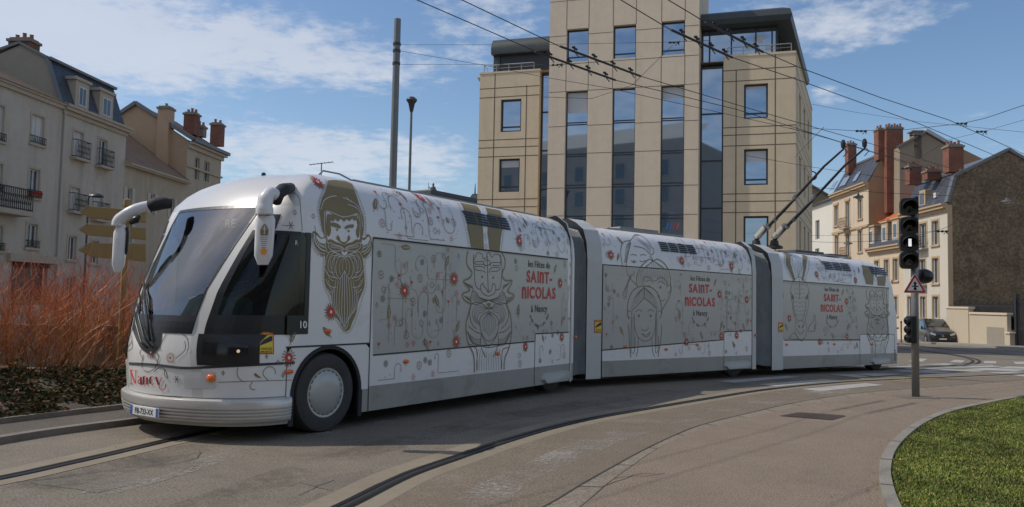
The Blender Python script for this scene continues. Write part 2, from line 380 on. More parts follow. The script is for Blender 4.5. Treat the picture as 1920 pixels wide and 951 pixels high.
# turf bed with its stone kerb
kout=[(1690,1010),(1658.6,942),(1649,905),(1648,879.6),(1657,850),(1676,826),(1709,799.5),(1747.6,780),(1786,768),(1827.7,759),(1878,749),(1911,744.6),(1990,737),(2150,730)]
KO=resamp(smooth([Vector((p.x,p.y,0)) for p in (gnd(x,y,PH+.05) for x,y in kout)],6),90); KI=lateral(KO,.105)
a=MB(); KH=PH+.075
strip(a,KO,KI,KH)
for ln,lo in ((KO,PH-.01),(KI,PH-.02)):
    for p,q in zip(ln,ln[1:]): a.quad((p.x,p.y,g(p.y)+lo),(q.x,q.y,g(q.y)+lo),(q.x,q.y,g(q.y)+KH),(p.x,p.y,g(p.y)+KH))
a.build('turf_kerb',M_kerb,fixn=False)['kind']='structure'
a=MB()
for i in range(2,88,7):
    s=(KO[i+1]-KO[i]).normalized()*.008; strip(a,[KO[i]-s,KI[i]-s],[KO[i]+s,KI[i]+s],KH+.003)
a.build('kerb_joint',M_joint,fixn=False)['kind']='structure'
ki=resamp(KI,60); tp=ki+[Vector((26,ki[-1].y,0)),Vector((26,2,0)),Vector((ki[0].x,2,0))]
a=cut2d(tp,.8,PH+.045,MB()); a.build('turf_ground',M_grassbase,fixn=False)['kind']='structure'
# grass blades
def inside(p,poly):
    c=False;j=len(poly)-1
    for i in range(len(poly)):
        a_,b_=poly[i],poly[j]
        if (a_.y>p[1])!=(b_.y>p[1]) and p[0]<(b_.x-a_.x)*(p[1]-a_.y)/(b_.y-a_.y)+a_.x: c=not c
        j=i
    return c
rg=random.Random(11); gm=bpy.data.materials.new('grass_blade'); gm.use_nodes=True; t=gm.node_tree; b=t.nodes['Principled BSDF']; b.inputs['Roughness'].default_value=.7
gi=N(t,'ShaderNodeNewGeometry'); cr=N(t,'ShaderNodeValToRGB'); t.links.new(gi.outputs['Random Per Island'],cr.inputs[0])
ramp(cr,((0,(.06,.10,.012,1)),(.35,(.11,.155,.02,1)),(.72,(.18,.20,.03,1)),(1,(.34,.27,.09,1))))
tcn=N(t,'ShaderNodeTexCoord'); fn=noise(tcn.outputs['Object'],1.6,5,.6,t=t); mm=N(t,'ShaderNodeMix',data_type='RGBA',blend_type='MULTIPLY'); mm.inputs['Factor'].default_value=1
mr_=N(t,'ShaderNodeMapRange'); t.links.new(fn,mr_.inputs[0]); mr_.inputs[1].default_value=.3; mr_.inputs[2].default_value=.7; mr_.inputs[3].default_value=.5; mr_.inputs[4].default_value=1.65
t.links.new(cr.outputs[0],mm.inputs['A']); t.links.new(mr_.outputs[0],mm.inputs['B']); t.links.new(mm.outputs['Result'],b.inputs['Base Color'])
vs=[];fs=[]; from mathutils import noise as mn
cnt=0; lx=min(p.x for p in ki)
while cnt<120000:
    # denser near the camera
    y=2.6+ (rg.random()**1.5)*13; x=rg.uniform(3.0,13.5)
    if x/y>.75 or not inside((x,y),tp): continue
    cl_=mn.noise(Vector((x*1.7,y*1.7,0)))+.5*mn.noise(Vector((x*6,y*6,3)))
    if cl_<-.55 and rg.random()<.7: continue
    h=(.013+.016*rg.random())*(1+.5*cl_); a_=rg.uniform(0,6.28); w=.0025+.003*rg.random()+.0006*y; dx,dy=math.cos(a_),math.sin(a_); l=h*rg.uniform(.2,1.1); a2=rg.uniform(0,6.28)
    z=g(y)+PH+.045; i=len(vs)
    vs+= [(x-dx*w,y-dy*w,z),(x+dx*w,y+dy*w,z),(x+math.cos(a2)*l,y+math.sin(a2)*l,z+h)]; fs.append((i,i+1,i+2)); cnt+=1
mb=MB(); mb.v=vs; me=bpy.data.meshes.new('grass'); me.from_pydata(vs,[],fs); me.materials.append(gm); o=bpy.data.objects.new('grass',me); COL.objects.link(o); tag(o,'short green lawn grass inside the curved stone kerb','grass',kind='stuff')
# worn pale streaks and darker repairs on the carriageway
def wornmat(name,c,lo,hi,sc_,amt=1.):
    m=bpy.data.materials.new(name); m.use_nodes=True; t=m.node_tree; b=t.nodes['Principled BSDF']; b.inputs['Base Color'].default_value=(*c,1); b.inputs['Roughness'].default_value=.95
    tcn=N(t,'ShaderNodeTexCoord'); f=noise(tcn.outputs['Object'],sc_,8,.78,t=t); f2=noise(tcn.outputs['Object'],.9,3,.5,t=t); f=math_('ADD',math_('MULTIPLY',f,.6,t=t),math_('MULTIPLY',f2,.4,t=t),t=t)
    mr=N(t,'ShaderNodeMapRange'); t.links.new(f,mr.inputs[0]); mr.inputs[1].default_value=lo; mr.inputs[2].default_value=hi; mr.inputs[4].default_value=amt; t.links.new(mr.outputs[0],b.inputs['Alpha']); return m
M_worn=wornmat('worn_streak',(.36,.33,.29),.50,.62,22); M_dark=wornmat('tyre_polish',(.08,.068,.052),.46,.72,9,.5)
def along(line,o0,o1,i0,i1,m,nm,h):
    a=MB(); ln=line[i0:i1]; w_=[(o0+.05*mn.noise(Vector((p.x*.8,p.y*.8,1))),o1+.06*mn.noise(Vector((p.x*.8,p.y*.8,5)))) for p in ln]
    A_=[lateral(ln,w[0])[i] for i,w in enumerate(w_)]; B_=[lateral(ln,w[1])[i] for i,w in enumerate(w_)]; strip(a,A_,B_,h); a.build(nm,m,fixn=False)['kind']='structure'
nR=len(rl); along(rl,.75,1.15,2,nR*2//3,M_worn,'worn_streak',.0065); along(rl,-1.25,-.75,2,nR*2//3,M_dark,'tyre_streak',.005); along(rl,-2.9,-2.4,0,nR//2,M_dark,'tyre_streak',.005); along(rl,-2.2,-1.9,0,nR//2,M_worn,'worn_streak',.0055)
M_patch=mat('asphalt_repair',(.125,.108,.083),.9,vscale=2,speck=60,bump=.3,bscale=90,col2=(.185,.158,.122),thr=(.3,.7))
a=MB(); rp_2=random.Random(9)
for P in ([(60,905),(250,880),(330,893),(180,925)],[(560,905),(700,880),(760,893),(640,925)],[(950,775),(1040,760),(1090,766),(1000,783)]):
    w=[gnd(x,y) for x,y in P]; Q=[]
    for p,q in zip(w,w[1:]+w[:1]):
        for k in range(6): c=p.lerp(q,k/6); Q.append(Vector((c.x+rp_2.gauss(0,.02),c.y+rp_2.gauss(0,.02),0)))
    b_=cut2d(Q,1.0,.0035,MB()); a.add(b_.v,b_.f)
a.build('road_repair',M_patch,fixn=False)['kind']='structure'
a=MB()
for (x,y,an,L) in [(30,905,.25,2.0),(905,805,.5,1.5)]: crack(a,gnd(x,y),an,L,.0075)
a.build('road_crack',M_joint,fixn=False)['kind']='structure'
# dead leaves and grit lying about
rq=random.Random(21); vs=[];fs=[]
def scatter(p,z,s_):
    a_=rq.uniform(0,6.28); i=len(vs); vs.extend([(p.x+s_*math.cos(a_+k*1.57)*(1 if k%2 else .6),p.y+s_*math.sin(a_+k*1.57)*(1 if k%2 else .6),z+rq.uniform(.002,.012)) for k in range(4)]); fs.append((i,i+1,i+2,i+3))
for k in range(260): i=rq.randrange(len(K1)-1) if False else 0
for k in range(160):
    i=rq.randrange(2,len(KO)-2); p=KO[i]+Vector((rq.gauss(-.08,.10),rq.gauss(0,.1),0)); scatter(p,g(p.y)+PH+.005,rq.uniform(.006,.018))
for k in range(120):
    p=Vector((rq.uniform(4,11),rq.uniform(4.5,12),0))
    if inside((p.x,p.y),tp): scatter(p,g(p.y)+PH+.075,rq.uniform(.01,.025))
for k in range(220):
    p=gnd(rq.uniform(200,1500),rq.uniform(800,951)); scatter(p,g(p.y)+.045,rq.uniform(.003,.009))
me=bpy.data.meshes.new('leaf_litter'); me.from_pydata(vs,[],fs); me.materials.append(lmL:=mat('litter',(.16,.10,.055),.9,var=.4,vscale=30)); o=bpy.data.objects.new('leaf_litter',me); COL.objects.link(o); tag(o,'dead leaves and grit scattered on the pavement and lawn','leaf litter',kind='stuff')
# painted markings
def paint(px,m,name='marking',h=.008):
    w=[gnd(x,y) for x,y in px]; a=cut2d([Vector((p.x,p.y,0)) for p in w],1.0,h,MB()); return a
a=MB()
for q in ([(1346,715.3),(1377,718.5),(1502,707.5),(1472,705.8)],[(1422,721.3),(1456,725.5),(1575,713.8),(1544,711.8)],[(1501,730.3),(1539,734.3),(1657,722.6),(1623,719)]):
    a_=paint(q,None); a.add(a_.v,a_.f)
a.build('zebra_crossing',M_white,fixn=False)['kind']='structure'
a=MB()
for q in ([(1557,703),(1610,709),(1632,707),(1600,702)],[(1600,702),(1640,706.5),(1695,702),(1640,700.3)],[(1665,690.5),(1668,686),(1720,685),(1716,690)],
          [(1702.5,678),(1723,672.5),(1739,673.5),(1729,679)],[(1780,679.6),(1789.5,675.4),(1810,676.3),(1804,680.6)],[(1844.5,681.6),(1845.5,677.4),(1868,677.6),(1868,682.4)],[(1899,679),(1925,678.6),(1925,683.4),(1905,683.4)],[(1951,680),(1980,680.4),(1985,685),(1957,684.8)],
          [(1665,686),(1772,682),(1790,683.5),(1668,688.5)],[(1690,690.5),(1800,687.2),(1822,688.6),(1700,692.2)],[(1723,690),(1860,686),(1885,688),(1740,692.3)],
          [(1710,696),(1770,692.8),(1850,695.6),(1835,697.6)],[(1800,693.5),(1850,690.4),(1930,693.5),(1905,696.6)],[(1870,690.6),(1890,687.6),(1960,690),(1940,693)],[(1672,696.6),(1700,694.5),(1790,698.6),(1760,701)],[(1893,703.6),(1935,702.5),(1960,705.5),(1925,707.2)],[(1845,699.8),(1900,697.6),(1925,698.6),(1880,701)],
          [(1722,683.8),(1860,684.6),(1864,685.7),(1722,685.3)]):
    a_=paint(q,None,h=.009); a.add(a_.v,a_.f)
a.build('far_crossing',M_white,fixn=False)['kind']='structure'
a=MB()
for p,q in (((1528,705.5),(1630,711)),((1667,714),(1709,717)),((1668,711),(1709,713)),((1675,704),(1800,712)),((1690,711),(1770,715.5)),((1700,708.6),(1760,711.6))):
    P_,Q_=gnd(*p),gnd(*q); ln=dens([Vector((P_.x,P_.y,0)),Vector((Q_.x,Q_.y,0))],.5); strip(a,lateral(ln,-.07),lateral(ln,.07),.007)
a.build('yellow_marking',M_yellow,fixn=False)['kind']='structure'
# distant rails and joints across the junction
for px in ([(1640,640.5),(1690,645),(1780,656),(1850,661),(1920,667),(2050,679)],[(1690,654),(1740,659.5),(1782,665),(1812,670.5),(1828,675.5),(1829,680),(1812,684),(1753,688),(1665,691.5),(1560,696)],[(1750,650.5),(1850,657),(1920,661),(2050,668)]):
    ln=gpx(px); a=MB(); 
    for o_ in (-.11,.11): strip(a,lateral(ln,o_-.05),lateral(ln,o_+.05),.013)
    a.build('junction_rail',M_groove,fixn=False)['kind']='structure'
# storm grate in the pavement
mb=MB(); q=[gnd(x,y) for x,y in ((1462,785),(1496,778.5),(1586,785),(1560,793))]
t_=thing('manhole_cover','rusty dark rectangular cover set in the reddish pavement near the lawn','cover',sum(q,Vector())/4)
mb.prism([Vector((p.x,p.y,g(p.y)+PH-.01)) for p in q],(0,0,.018)); mb.build('cover_plate',mat('rust_plate',(.10,.06,.045),.85,var=.35,vscale=9,bump=.8,bscale=30),t_)
mb=MB(); c_=[Vector((p.x,p.y,g(p.y)+PH+.008)) for p in q]
for i in range(1,14):
    f_=i/14; mb.beam(c_[0].lerp(c_[3],f_),c_[1].lerp(c_[2],f_),.035,.008)
mb.build('cover_ribs',mat('rust_rib',(.075,.055,.045),.8,var=.3,vscale=9),t_)
# left kerbs, gutter strip and planting bed
k1=[(-420,918),(-200,868),(0,831),(120,812),(285,790),(420,768),(560,748)]
k2=[(-420,858),(-200,826),(0,801),(110,787),(219,774),(330,760),(480,742)]
K1=resamp(gpx(k1),70); K2=resamp(gpx(k2),70)
def kerbline(name,ln,w,h,m):
    a=MB(); A_=lateral(ln,-w/2); B_=lateral(ln,w/2); strip(a,A_,B_,h)
    for l_ in (A_,B_):
        for p,q in zip(l_,l_[1:]): a.quad((p.x,p.y,g(p.y)),(q.x,q.y,g(q.y)),(q.x,q.y,g(q.y)+h),(p.x,p.y,g(p.y)+h))
    return tag(a.build(name,m,fixn=False,smooth=False),kind='structure')
kerbline('road_kerb',K1,.13,.075,M_kerbd); kerbline('bed_kerb',K2,.08,.11,M_kerbd)
a=MB(); strip(a,lateral(K1,-.06),K2,.045); a.build('pavement_strip',mat('side_strip',(.075,.062,.048),.9,speck=40,bump=.4,bscale=80,vscale=2,col2=(.12,.10,.08),thr=(.3,.7)),fixn=False)['kind']='structure'
K3=[Vector((p.x-2.0-.0*p.y,p.y+3.4,0)) for p in K2]
def bedz(p,f): return .10+.22*math.sin(math.pi*min(1,f*1.0))+.06*mn.noise(Vector((p.x*1.3,p.y*1.3,0)))
a=MB(); n=len(K2); rows=10; b0=0
for i in range(n):
    for j in range(rows+1):
        f_=j/rows; p=K2[i].lerp(K3[i],f_); a.v.append(Vector((p.x,p.y,g(p.y)+bedz(p,f_))))
a.f=[(i*(rows+1)+j,i*(rows+1)+j+1,(i+1)*(rows+1)+j+1,(i+1)*(rows+1)+j) for i in range(n-1) for j in range(rows)]; a.m=[0]*len(a.f)
a.build('bed_soil',M_soil,fixn=False,smooth=True)['kind']='structure'
# plaza pavement behind the bed and its low wall
a=cut2d([Vector((-60,4,0)),Vector((K3[0].x,K3[0].y-.05,0)),Vector((K3[-1].x,K3[-1].y,0)),Vector((-9,34,0)),Vector((-60,60,0))],2.0,.10,MB()); a.build('plaza_paving',mat('plaza',(.19,.145,.115),.9,vscale=1,col2=(.25,.195,.16),thr=(.3,.7),bump=.3,bscale=50),fixn=False)['kind']='structure'
mats_wall=brickmat('plaza_blocks',(.20,.155,.125),(.245,.19,.155),(.09,.065,.055),1.9,.40,msize=.012)
t_=thing('low_wall','low pinkish stone block wall behind the red twigged shrubs','wall',(-11,17,.1))
F_=Frame((-22,14.2,.1),(1,.17,0),(.17,-1,0)); mb=MB(); mb.obox(F_,0,21,-.28,0,0,.80); mb.build('wall_blocks',mats_wall,t_,bevel=.01)
mb=MB(); mb.obox(F_,-.02,21.02,-.31,.03,.80,.86); mb.build('coping',mat('coping_dark',(.16,.12,.10),.8,var=.2),t_,bevel=.01)
# ground cover: dead leaves and evergreen leaflets
lm=bpy.data.materials.new('bed_leaf'); lm.use_nodes=True; t=lm.node_tree; b=t.nodes['Principled BSDF']; b.inputs['Roughness'].default_value=.9; b.inputs['Specular IOR Level'].default_value=.15
gi=N(t,'ShaderNodeNewGeometry'); cr=N(t,'ShaderNodeValToRGB'); t.links.new(gi.outputs['Random Per Island'],cr.inputs[0])
ramp(cr,((0,(.025,.035,.014,1)),(.36,(.055,.07,.028,1)),(.5,(.09,.055,.026,1)),(.985,(.15,.09,.045,1)),(1,(.30,.24,.19,1))))
t.links.new(cr.outputs[0],b.inputs['Base Color'])
rl_=random.Random(5); vs=[];fs=[]
for k in range(26000):
    u=rl_.random()*(n-1); i=int(u); f_=rl_.random()**1.2; p=K2[i].lerp(K2[i+1],u-i).lerp(K3[i].lerp(K3[i+1],u-i),f_)
    cl2=mn.noise(Vector((p.x*1.9,p.y*1.9,9)))+.5*mn.noise(Vector((p.x*5,p.y*5,2)))
    if cl2<-.25 and rl_.random()<.75: continue
    hh=.30*max(0,cl2+.30)*min(1,f_*4)
    c=Vector((p.x,p.y,g(p.y)+bedz(p,f_)+rl_.random()**.7*hh)); s_=rl_.uniform(.02,.06)
    d1=Vector((rl_.gauss(0,1),rl_.gauss(0,1),rl_.gauss(0,.5))).normalized()*s_; d2=d1.cross(Vector((rl_.gauss(0,1),rl_.gauss(0,1),rl_.gauss(0,1)))).normalized()*s_*.45
    i=len(vs); vs+= [tuple(c-d1),tuple(c+d2),tuple(c+d1),tuple(c-d2)]; fs.append((i,i+1,i+2,i+3))
me=bpy.data.meshes.new('ground_cover'); me.from_pydata(vs,[],fs); me.materials.append(lm); o=bpy.data.objects.new('ground_cover',me); COL.objects.link(o); tag(o,'low evergreen ground cover and dead leaves in the roadside bed','ground cover',kind='stuff')
# red-twigged shrubs
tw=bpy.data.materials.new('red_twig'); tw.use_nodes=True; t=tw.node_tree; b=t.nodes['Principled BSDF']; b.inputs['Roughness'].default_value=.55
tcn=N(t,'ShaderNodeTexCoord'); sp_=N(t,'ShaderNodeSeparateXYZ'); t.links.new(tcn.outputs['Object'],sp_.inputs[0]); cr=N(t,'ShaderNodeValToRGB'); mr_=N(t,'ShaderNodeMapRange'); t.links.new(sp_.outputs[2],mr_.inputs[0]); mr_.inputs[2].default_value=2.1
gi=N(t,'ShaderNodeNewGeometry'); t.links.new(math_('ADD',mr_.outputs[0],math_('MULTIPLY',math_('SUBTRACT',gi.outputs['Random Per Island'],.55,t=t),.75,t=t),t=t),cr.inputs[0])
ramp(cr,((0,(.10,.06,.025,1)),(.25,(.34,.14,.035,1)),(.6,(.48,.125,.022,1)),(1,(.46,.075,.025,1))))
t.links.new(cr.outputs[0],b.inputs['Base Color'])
def shrub(name,c,h,spread,nst,seed,label):
    r_=random.Random(seed); mb=MB(); c=Vector(c)
    def seg(p,d,L,r0,depth):
        pts=[p]; k=4; q=p
        for i in range(k):
            d=(d+Vector((r_.gauss(0,.15),r_.gauss(0,.15),r_.gauss(0,.05)+.05))).normalized(); q=q+d*(L/k); pts.append(q)
        mb.tube(pts,[r0*(1-.6*i/k) for i in range(k+1)],3,cap=False)
        if depth>0:
            for i in range(r_.choice((5,6,7)) if depth>1 else r_.choice((4,5,6))):
                j=r_.randint(1,k); a_=r_.uniform(0,6.28); nd=(d+Vector((math.cos(a_),math.sin(a_),.25*r_.random()))*.5).normalized(); seg(pts[j],nd,L*r_.uniform(.28,.55),r0*.55,depth-1)
    for i in range(nst):
        a_=r_.uniform(0,6.28); rr=spread*.28*math.sqrt(r_.random()); p=c+Vector((math.cos(a_)*rr,math.sin(a_)*rr,0)); tilt=r_.random()**.7*.62
        d=Vector((math.cos(a_)*tilt,math.sin(a_)*tilt,1)).normalized(); seg(p,d,h*(1-.45*r_.random()**1.5),r_.uniform(.005,.012),2)
    for i in range(int(nst*.7)):
        a_=r_.uniform(0,6.28); rr=spread*.42*math.sqrt(r_.random()); p=c+Vector((math.cos(a_)*rr,math.sin(a_)*rr,0)); a_+=r_.uniform(-1,1); tilt=r_.uniform(.2,1.3)
        seg(p,Vector((math.cos(a_)*tilt,math.sin(a_)*tilt,1)).normalized(),h*r_.uniform(.25,.62),.006,2)
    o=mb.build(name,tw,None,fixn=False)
    o.location=c
    for v in o.data.vertices: v.co-=c
    return tag(o,label,'shrub','red twigged shrubs in the roadside bed')
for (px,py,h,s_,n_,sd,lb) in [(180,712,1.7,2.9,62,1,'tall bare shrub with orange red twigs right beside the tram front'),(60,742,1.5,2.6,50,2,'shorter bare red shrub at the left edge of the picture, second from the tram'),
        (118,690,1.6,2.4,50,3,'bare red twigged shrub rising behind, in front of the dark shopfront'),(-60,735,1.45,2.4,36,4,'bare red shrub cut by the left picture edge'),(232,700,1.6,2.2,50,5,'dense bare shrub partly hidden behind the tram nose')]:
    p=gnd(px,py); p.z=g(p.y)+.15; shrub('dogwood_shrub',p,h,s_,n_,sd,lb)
# ================================================================ TRAM
M_tw=mat('tram_white',(.75,.735,.72),.32,coat=.3,var=.03,vscale=1.2,streak=.07,dirt=((.50,.48,.45),1.1,.58,.4))
M_tcap=mat('tram_cap_white',(.60,.59,.565),.3,coat=.3,var=.04,vscale=1.5)
M_tg=mat('skirt_grey',(.32,.31,.28),.45,streak=.12,var=.06,vscale=2,dirt=((.20,.185,.16),1.3,.55,.6))
M_vinyl=mat('window_film',(.43,.43,.41),.25,var=.04,vscale=1.5,coat=.25)
M_blk=mat('black_trim',(.012,.012,.013),.35)
M_seam=mat('panel_seam',(.03,.03,.03),.6)
M_rub=mat('rubber',(.022,.022,.023),.75,var=.2,vscale=6,bump=.2,bscale=60)
M_rubg=mat('wheel_dust',(.05,.048,.045),.85,var=.25,vscale=4,bump=.2,bscale=60)
M_hub=mat('hubcap',(.40,.40,.385),.35,metal=.3,var=.05)
M_bump=mat('bumper_grey',(.58,.56,.53),.3,metal=.35,coat=.2,var=.04)
M_gold=mat('art_gold',(.235,.175,.07),.45,var=.06)
M_line=mat('art_line',(.17,.14,.095),.5)
M_red=mat('art_red',(.55,.045,.03),.45)
M_artw=mat('art_white',(.76,.76,.77),.4)
M_txt=mat('art_text_brown',(.10,.085,.06),.5)
M_or=mat('marker_orange',(.75,.16,.02),.25,coat=.5)
M_yel=mat('sticker_yellow',(.75,.55,.05),.5)
M_redst=mat('sticker_red',(.6,.03,.02),.5)
M_glass=glassmat('tram_glass',(.78,.86,.82),2.3)
M_sglass=glassmat('tram_side_glass',(.30,.36,.34),1.45)
M_glint=mat('headlight_glint',(.9,.8,.6),.2,emit=(1,.62,.28,.35))
M_alu=mat('roof_alu',(.22,.22,.22),.4,metal=.5,var=.1)
def UP(z): return z if z<=2.43 else 2.43+(z-2.43)*1.135
ZT=UP(3.17)
HB=[(UP(z),h) for z,h in [(.18,1.25),(2.43,1.25),(2.60,1.238),(2.75,1.21),(2.88,1.15),(2.98,1.07),(3.06,.96),(3.12,.80),(3.15,.60),(3.17,.3)]]
def hb(z): return interp(HB,z)
class Car:
    def __init__(s,P,ang,z0=0.,z1=0.,L=6.):
        s.P=Vector((P[0],P[1],0)); a=R(ang); s.U=Vector((math.sin(a),math.cos(a),0)); s.N=Vector((s.U.y,-s.U.x,0)); s.z0=z0; s.z1=z1; s.L=L
    def w(s,a,t,z): # a along, t lateral (0 = visible side plane, negative inward), z up
        q=s.P+s.U*a+s.N*t; return Vector((q.x,q.y,z+s.z0+(s.z1-s.z0)*a/s.L))
    def S(s,a,z,off=0.):   # on the visible side surface
        if z>2.43: off+=.004
        e=.01; h1,h0=hb(z+e),hb(z-e); sl=(h1-h0)/(2*e); nl=math.sqrt(1+sl*sl)
        return s.w(a,hb(z)-1.25+off/nl, z-sl*off/nl)
    def sz(s,px,py):
        d=ray(px,py)
        def hit(t):
            O=s.P+s.N*t; k=(O-CP).dot(s.N)/d.dot(s.N); p=CP+d*k; a=(p-s.P).dot(s.U); return a,p.z-s.z0-(s.z1-s.z0)*a/s.L
        a,z=hit(0.)
        if z<2.43: return (a,z)
        zz=2.43; pz=zz
        while zz<ZT-.005:
            a,z=hit(hb(zz)-1.25)
            if z<zz: break
            zz+=.01
        return (a,min(zz,ZT-.005))
C1=Car(gnd(605,812),33,0,0,6.3)
p=at(1126,708,15.95); C2=Car((p.x,p.y),50,-.03,-.06,5.4)
p=at(1467.8,692,20.4); C3=Car((p.x,p.y),52.4,-.14,-.2,5.8)
tram=thing('articulated_tram','long white three section articulated tram on rubber tyres decorated with gold and red winter drawings','tram',C1.w(2,-1.25,0))
S0=[(UP(z),h) for z,h in [(.18,-1.43),(.6,-1.50),(1.0,-1.53),(1.3,-1.49),(1.7,-1.36),(2.1,-1.15),(2.5,-.91),(2.73,-.74),(2.88,-.58),(2.98,-.44),(3.06,-.28),(3.12,-.06),(3.15,.2),(3.17,.6)]]
WP=[(UP(z),h) for z,h in [(.18,.60),(.85,.60),(1.2,.57),(1.7,.62),(2.2,.71),(2.65,.81),(2.9,.80),(3.06,.62),(3.15,.4),(3.17,.2)]]
def sB(z): return -.62 if z<1.12 else max(-.45,interp(S0,z)+.28)
def nose(v,z,off=0.):
    sg=-1 if v<0 else 1; a=abs(v); s0=interp(S0,z); w=min(interp(WP,z),hb(z)*.9)
    if a<=1: q=(s0+.12*a*a, a*w)
    else:
        f=a-1; A=(s0+.12,w); B=(sB(z),hb(z)); Cc=(A[0]+.25*(B[0]-A[0]), w+.86*(B[1]-w))
        q=((1-f)**2*A[0]+2*f*(1-f)*Cc[0]+f*f*B[0],(1-f)**2*A[1]+2*f*(1-f)*Cc[1]+f*f*B[1])
    return q[0],sg*q[1]
def nosew(v,z,off=0.):
    s_,t_=nose(v,z); 
    if off:
        e=.02; a=nose(min(v+e,2),z); b=nose(max(v-e,-2),z); c=nose(v,z+e); d=nose(v,z-e)
        d1=Vector((a[0]-b[0],a[1]-b[1],0)); d2=Vector((c[0]-d[0],c[1]-d[1],2*e)); n_=d1.cross(d2)
        if n_.length>1e-9:
            n_.normalize()
            if n_.x>0 and abs(n_.x)>.02 or (abs(n_.x)<=.02 and n_.y*t_<0): n_=-n_
            s_+=n_.x*off; t_+=n_.y*off; z+=n_.z*off
    return C1.w(s_,t_-1.25,z)
ZL=[.18,.35,.5,.7,.93,1.05,1.2,1.42,1.7,2.0,2.2,2.40,2.43,2.52,2.60,2.68,2.75,2.82,2.88,2.94,2.98,3.02,3.06,3.09,3.12,3.14,3.15,3.16,3.17]
ZL=[UP(z) for z in ZL]
VL=[0,.2,.4,.6,.8,.93,1.0,1.12,1.25,1.4,1.55,1.7,1.85,2.0]
SL1=[-.33,.0,.35,.78,1.5,2.2,3,4,5,6.3]
ARC=(-.60,.78,1.05) # s range and top of the wheel arch panel
def ringpts(z):
    o=[]
    right=[nose(v,z) for v in VL]+[(max(s_,sB(z)+.01*(k+1)),hb(z)) for k,s_ in enumerate(SL1)]
    if z<1.12: right[-len(SL1)]=(-.60,hb(z))
    return right
def body1():
    mb=MB(); nr=len(VL)+len(SL1); b=MB(); full=MB()
    for z in ZL:
        rp=ringpts(z)
        for (s_,t_) in rp: full.v.append(C1.w(s_,t_-1.25,z))
        for (s_,t_) in rp[1:]: full.v.append(C1.w(s_,-t_-1.25,z))
    tot=2*nr-1
    def idx(k,i,side): return k*tot+(i if side>0 or i==0 else nr+i-1)
    white=[];cap=[];skirt=[];hole=[]
    for k in range(len(ZL)-1):
        z0,z1=ZL[k],ZL[k+1]; zm=(z0+z1)/2
        for i in range(nr-1):
            for sd in (1,-1):
                f=(idx(k,i,sd),idx(k,i+1,sd),idx(k+1,i+1,sd),idx(k+1,i,sd))
                if sd<0: f=f[::-1]
                side_i=i-(len(VL)-1)
                isarch = side_i>=1 and SL1[side_i-1]>=-.41 and SL1[side_i]<=.79 and zm<1.05
                if i<6 and 1.2<zm<UP(2.68): hole.append((f,0)); continue
                if i>=7 and 1.2<zm<2.40 and (i<len(VL)-1 or side_i==0): hole.append((f,1)); continue
                if isarch: hole.append((f,2)); continue
                if zm<.5: skirt.append(f)
                elif (zm>UP(2.68) and i<len(VL)-1) or i==6: cap.append(f)
                else: white.append(f)
    top=[idx(len(ZL)-1,i,1) for i in range(nr)]+[idx(len(ZL)-1,i,-1) for i in range(nr-1,0,-1)]
    cap2=tuple(top)
    return full,white,cap,skirt,hole,cap2,tot,nr
full,white,cap_,skirt,hole,topf,tot,nr=body1()
bod=MB(); bod.v=full.v; bod.f=white+cap_+skirt+[topf]; bod.m=[0]*len(white)+[1]*len(cap_)+[2]*len(skirt)+[1]
# arch panels (both sides) with the opening cut out
def archpanel(t,c=.05,r=.55):
    s0,s1,zt=-.60,.78,1.05; n=18
    arc=[(c+r*math.cos(a),.47+r*math.sin(a)) for a in [math.pi*i/n for i in range(n+1)]]
    for i in range(n):   # fan up to the top edge
        (a0,z0),(a1,z1)=arc[i],arc[i+1]
        f0=i/n;f1=(i+1)/n
        T=lambda f:(s1,.47+(zt-.47)*f*4) if f<.25 else ((s1+(s0-s1)*(f-.25)*2,zt) if f<=.75 else (s0,zt-(zt-.47)*(f-.75)*4))
        b0,b1=T(f0),T(f1); bod.quad(C1.w(a0,t,z0),C1.w(b0[0],t,b0[1]),C1.w(b1[0],t,b1[1]),C1.w(a1,t,z1),0)
    for (x0,x1) in ((s0,c-r),(c+r,s1)):
        bod.quad(C1.w(x0,t,.18),C1.w(x1,t,.18),C1.w(x1,t,.47),C1.w(x0,t,.47),2)
archpanel(0); archpanel(-2.5)
B1=bod.build('front_body',[M_tw,M_tcap,M_tg],tram,smooth=32,fixn=False)
# ray-cast surface (not linked into the scene)
_allf=[f for f,_ in hole]+white+cap_+skirt+[topf]
BV=BVHTree.FromPolygons([tuple(v) for v in full.v],_allf)
def on1(px,py,off=.004):
    d=ray(px,py); loc,nn,_,_=BV.ray_cast(CP,d)
    if loc is None: return None
    if nn.dot(d)>0: nn=-nn
    return loc+nn*off
# ---- glazing and openings
def nosepatch(v0,v1,z0,z1,off,nv=12,nz=10,side=1,vfun=None):
    mb=MB(); 
    for j in range(nz+1):
        z=z0+(z1-z0)*j/nz
        for i in range(nv+1):
            a,b=(vfun(z) if vfun else (v0,v1)); v=a+(b-a)*i/nv; mb.v.append(nosew(v*side,z,off))
    mb.f=[(j*(nv+1)+i,j*(nv+1)+i+1,(j+1)*(nv+1)+i+1,(j+1)*(nv+1)+i) for j in range(nz) for i in range(nv)]; mb.m=[0]*len(mb.f); return mb
ws=nosepatch(-1,1,1.2,UP(2.68),.002,24,16).build('windscreen',M_glass,tram,smooth=True,fixn=False)
def bandpatch(v0,v1,z0,z1,off=.006,nv=16,nz=3): return nosepatch(v0,v1,z0,z1,off,nv,nz)
mb=bandpatch(-1,1,1.2,1.40); 
for a_ in (nosepatch(-1,-.965,1.4,UP(2.68),.006,1,12),nosepatch(.965,1,1.4,UP(2.68),.006,1,12),nosepatch(-1,1,UP(2.655),UP(2.69),.006,16,1)): mb.add(a_.v,a_.f)
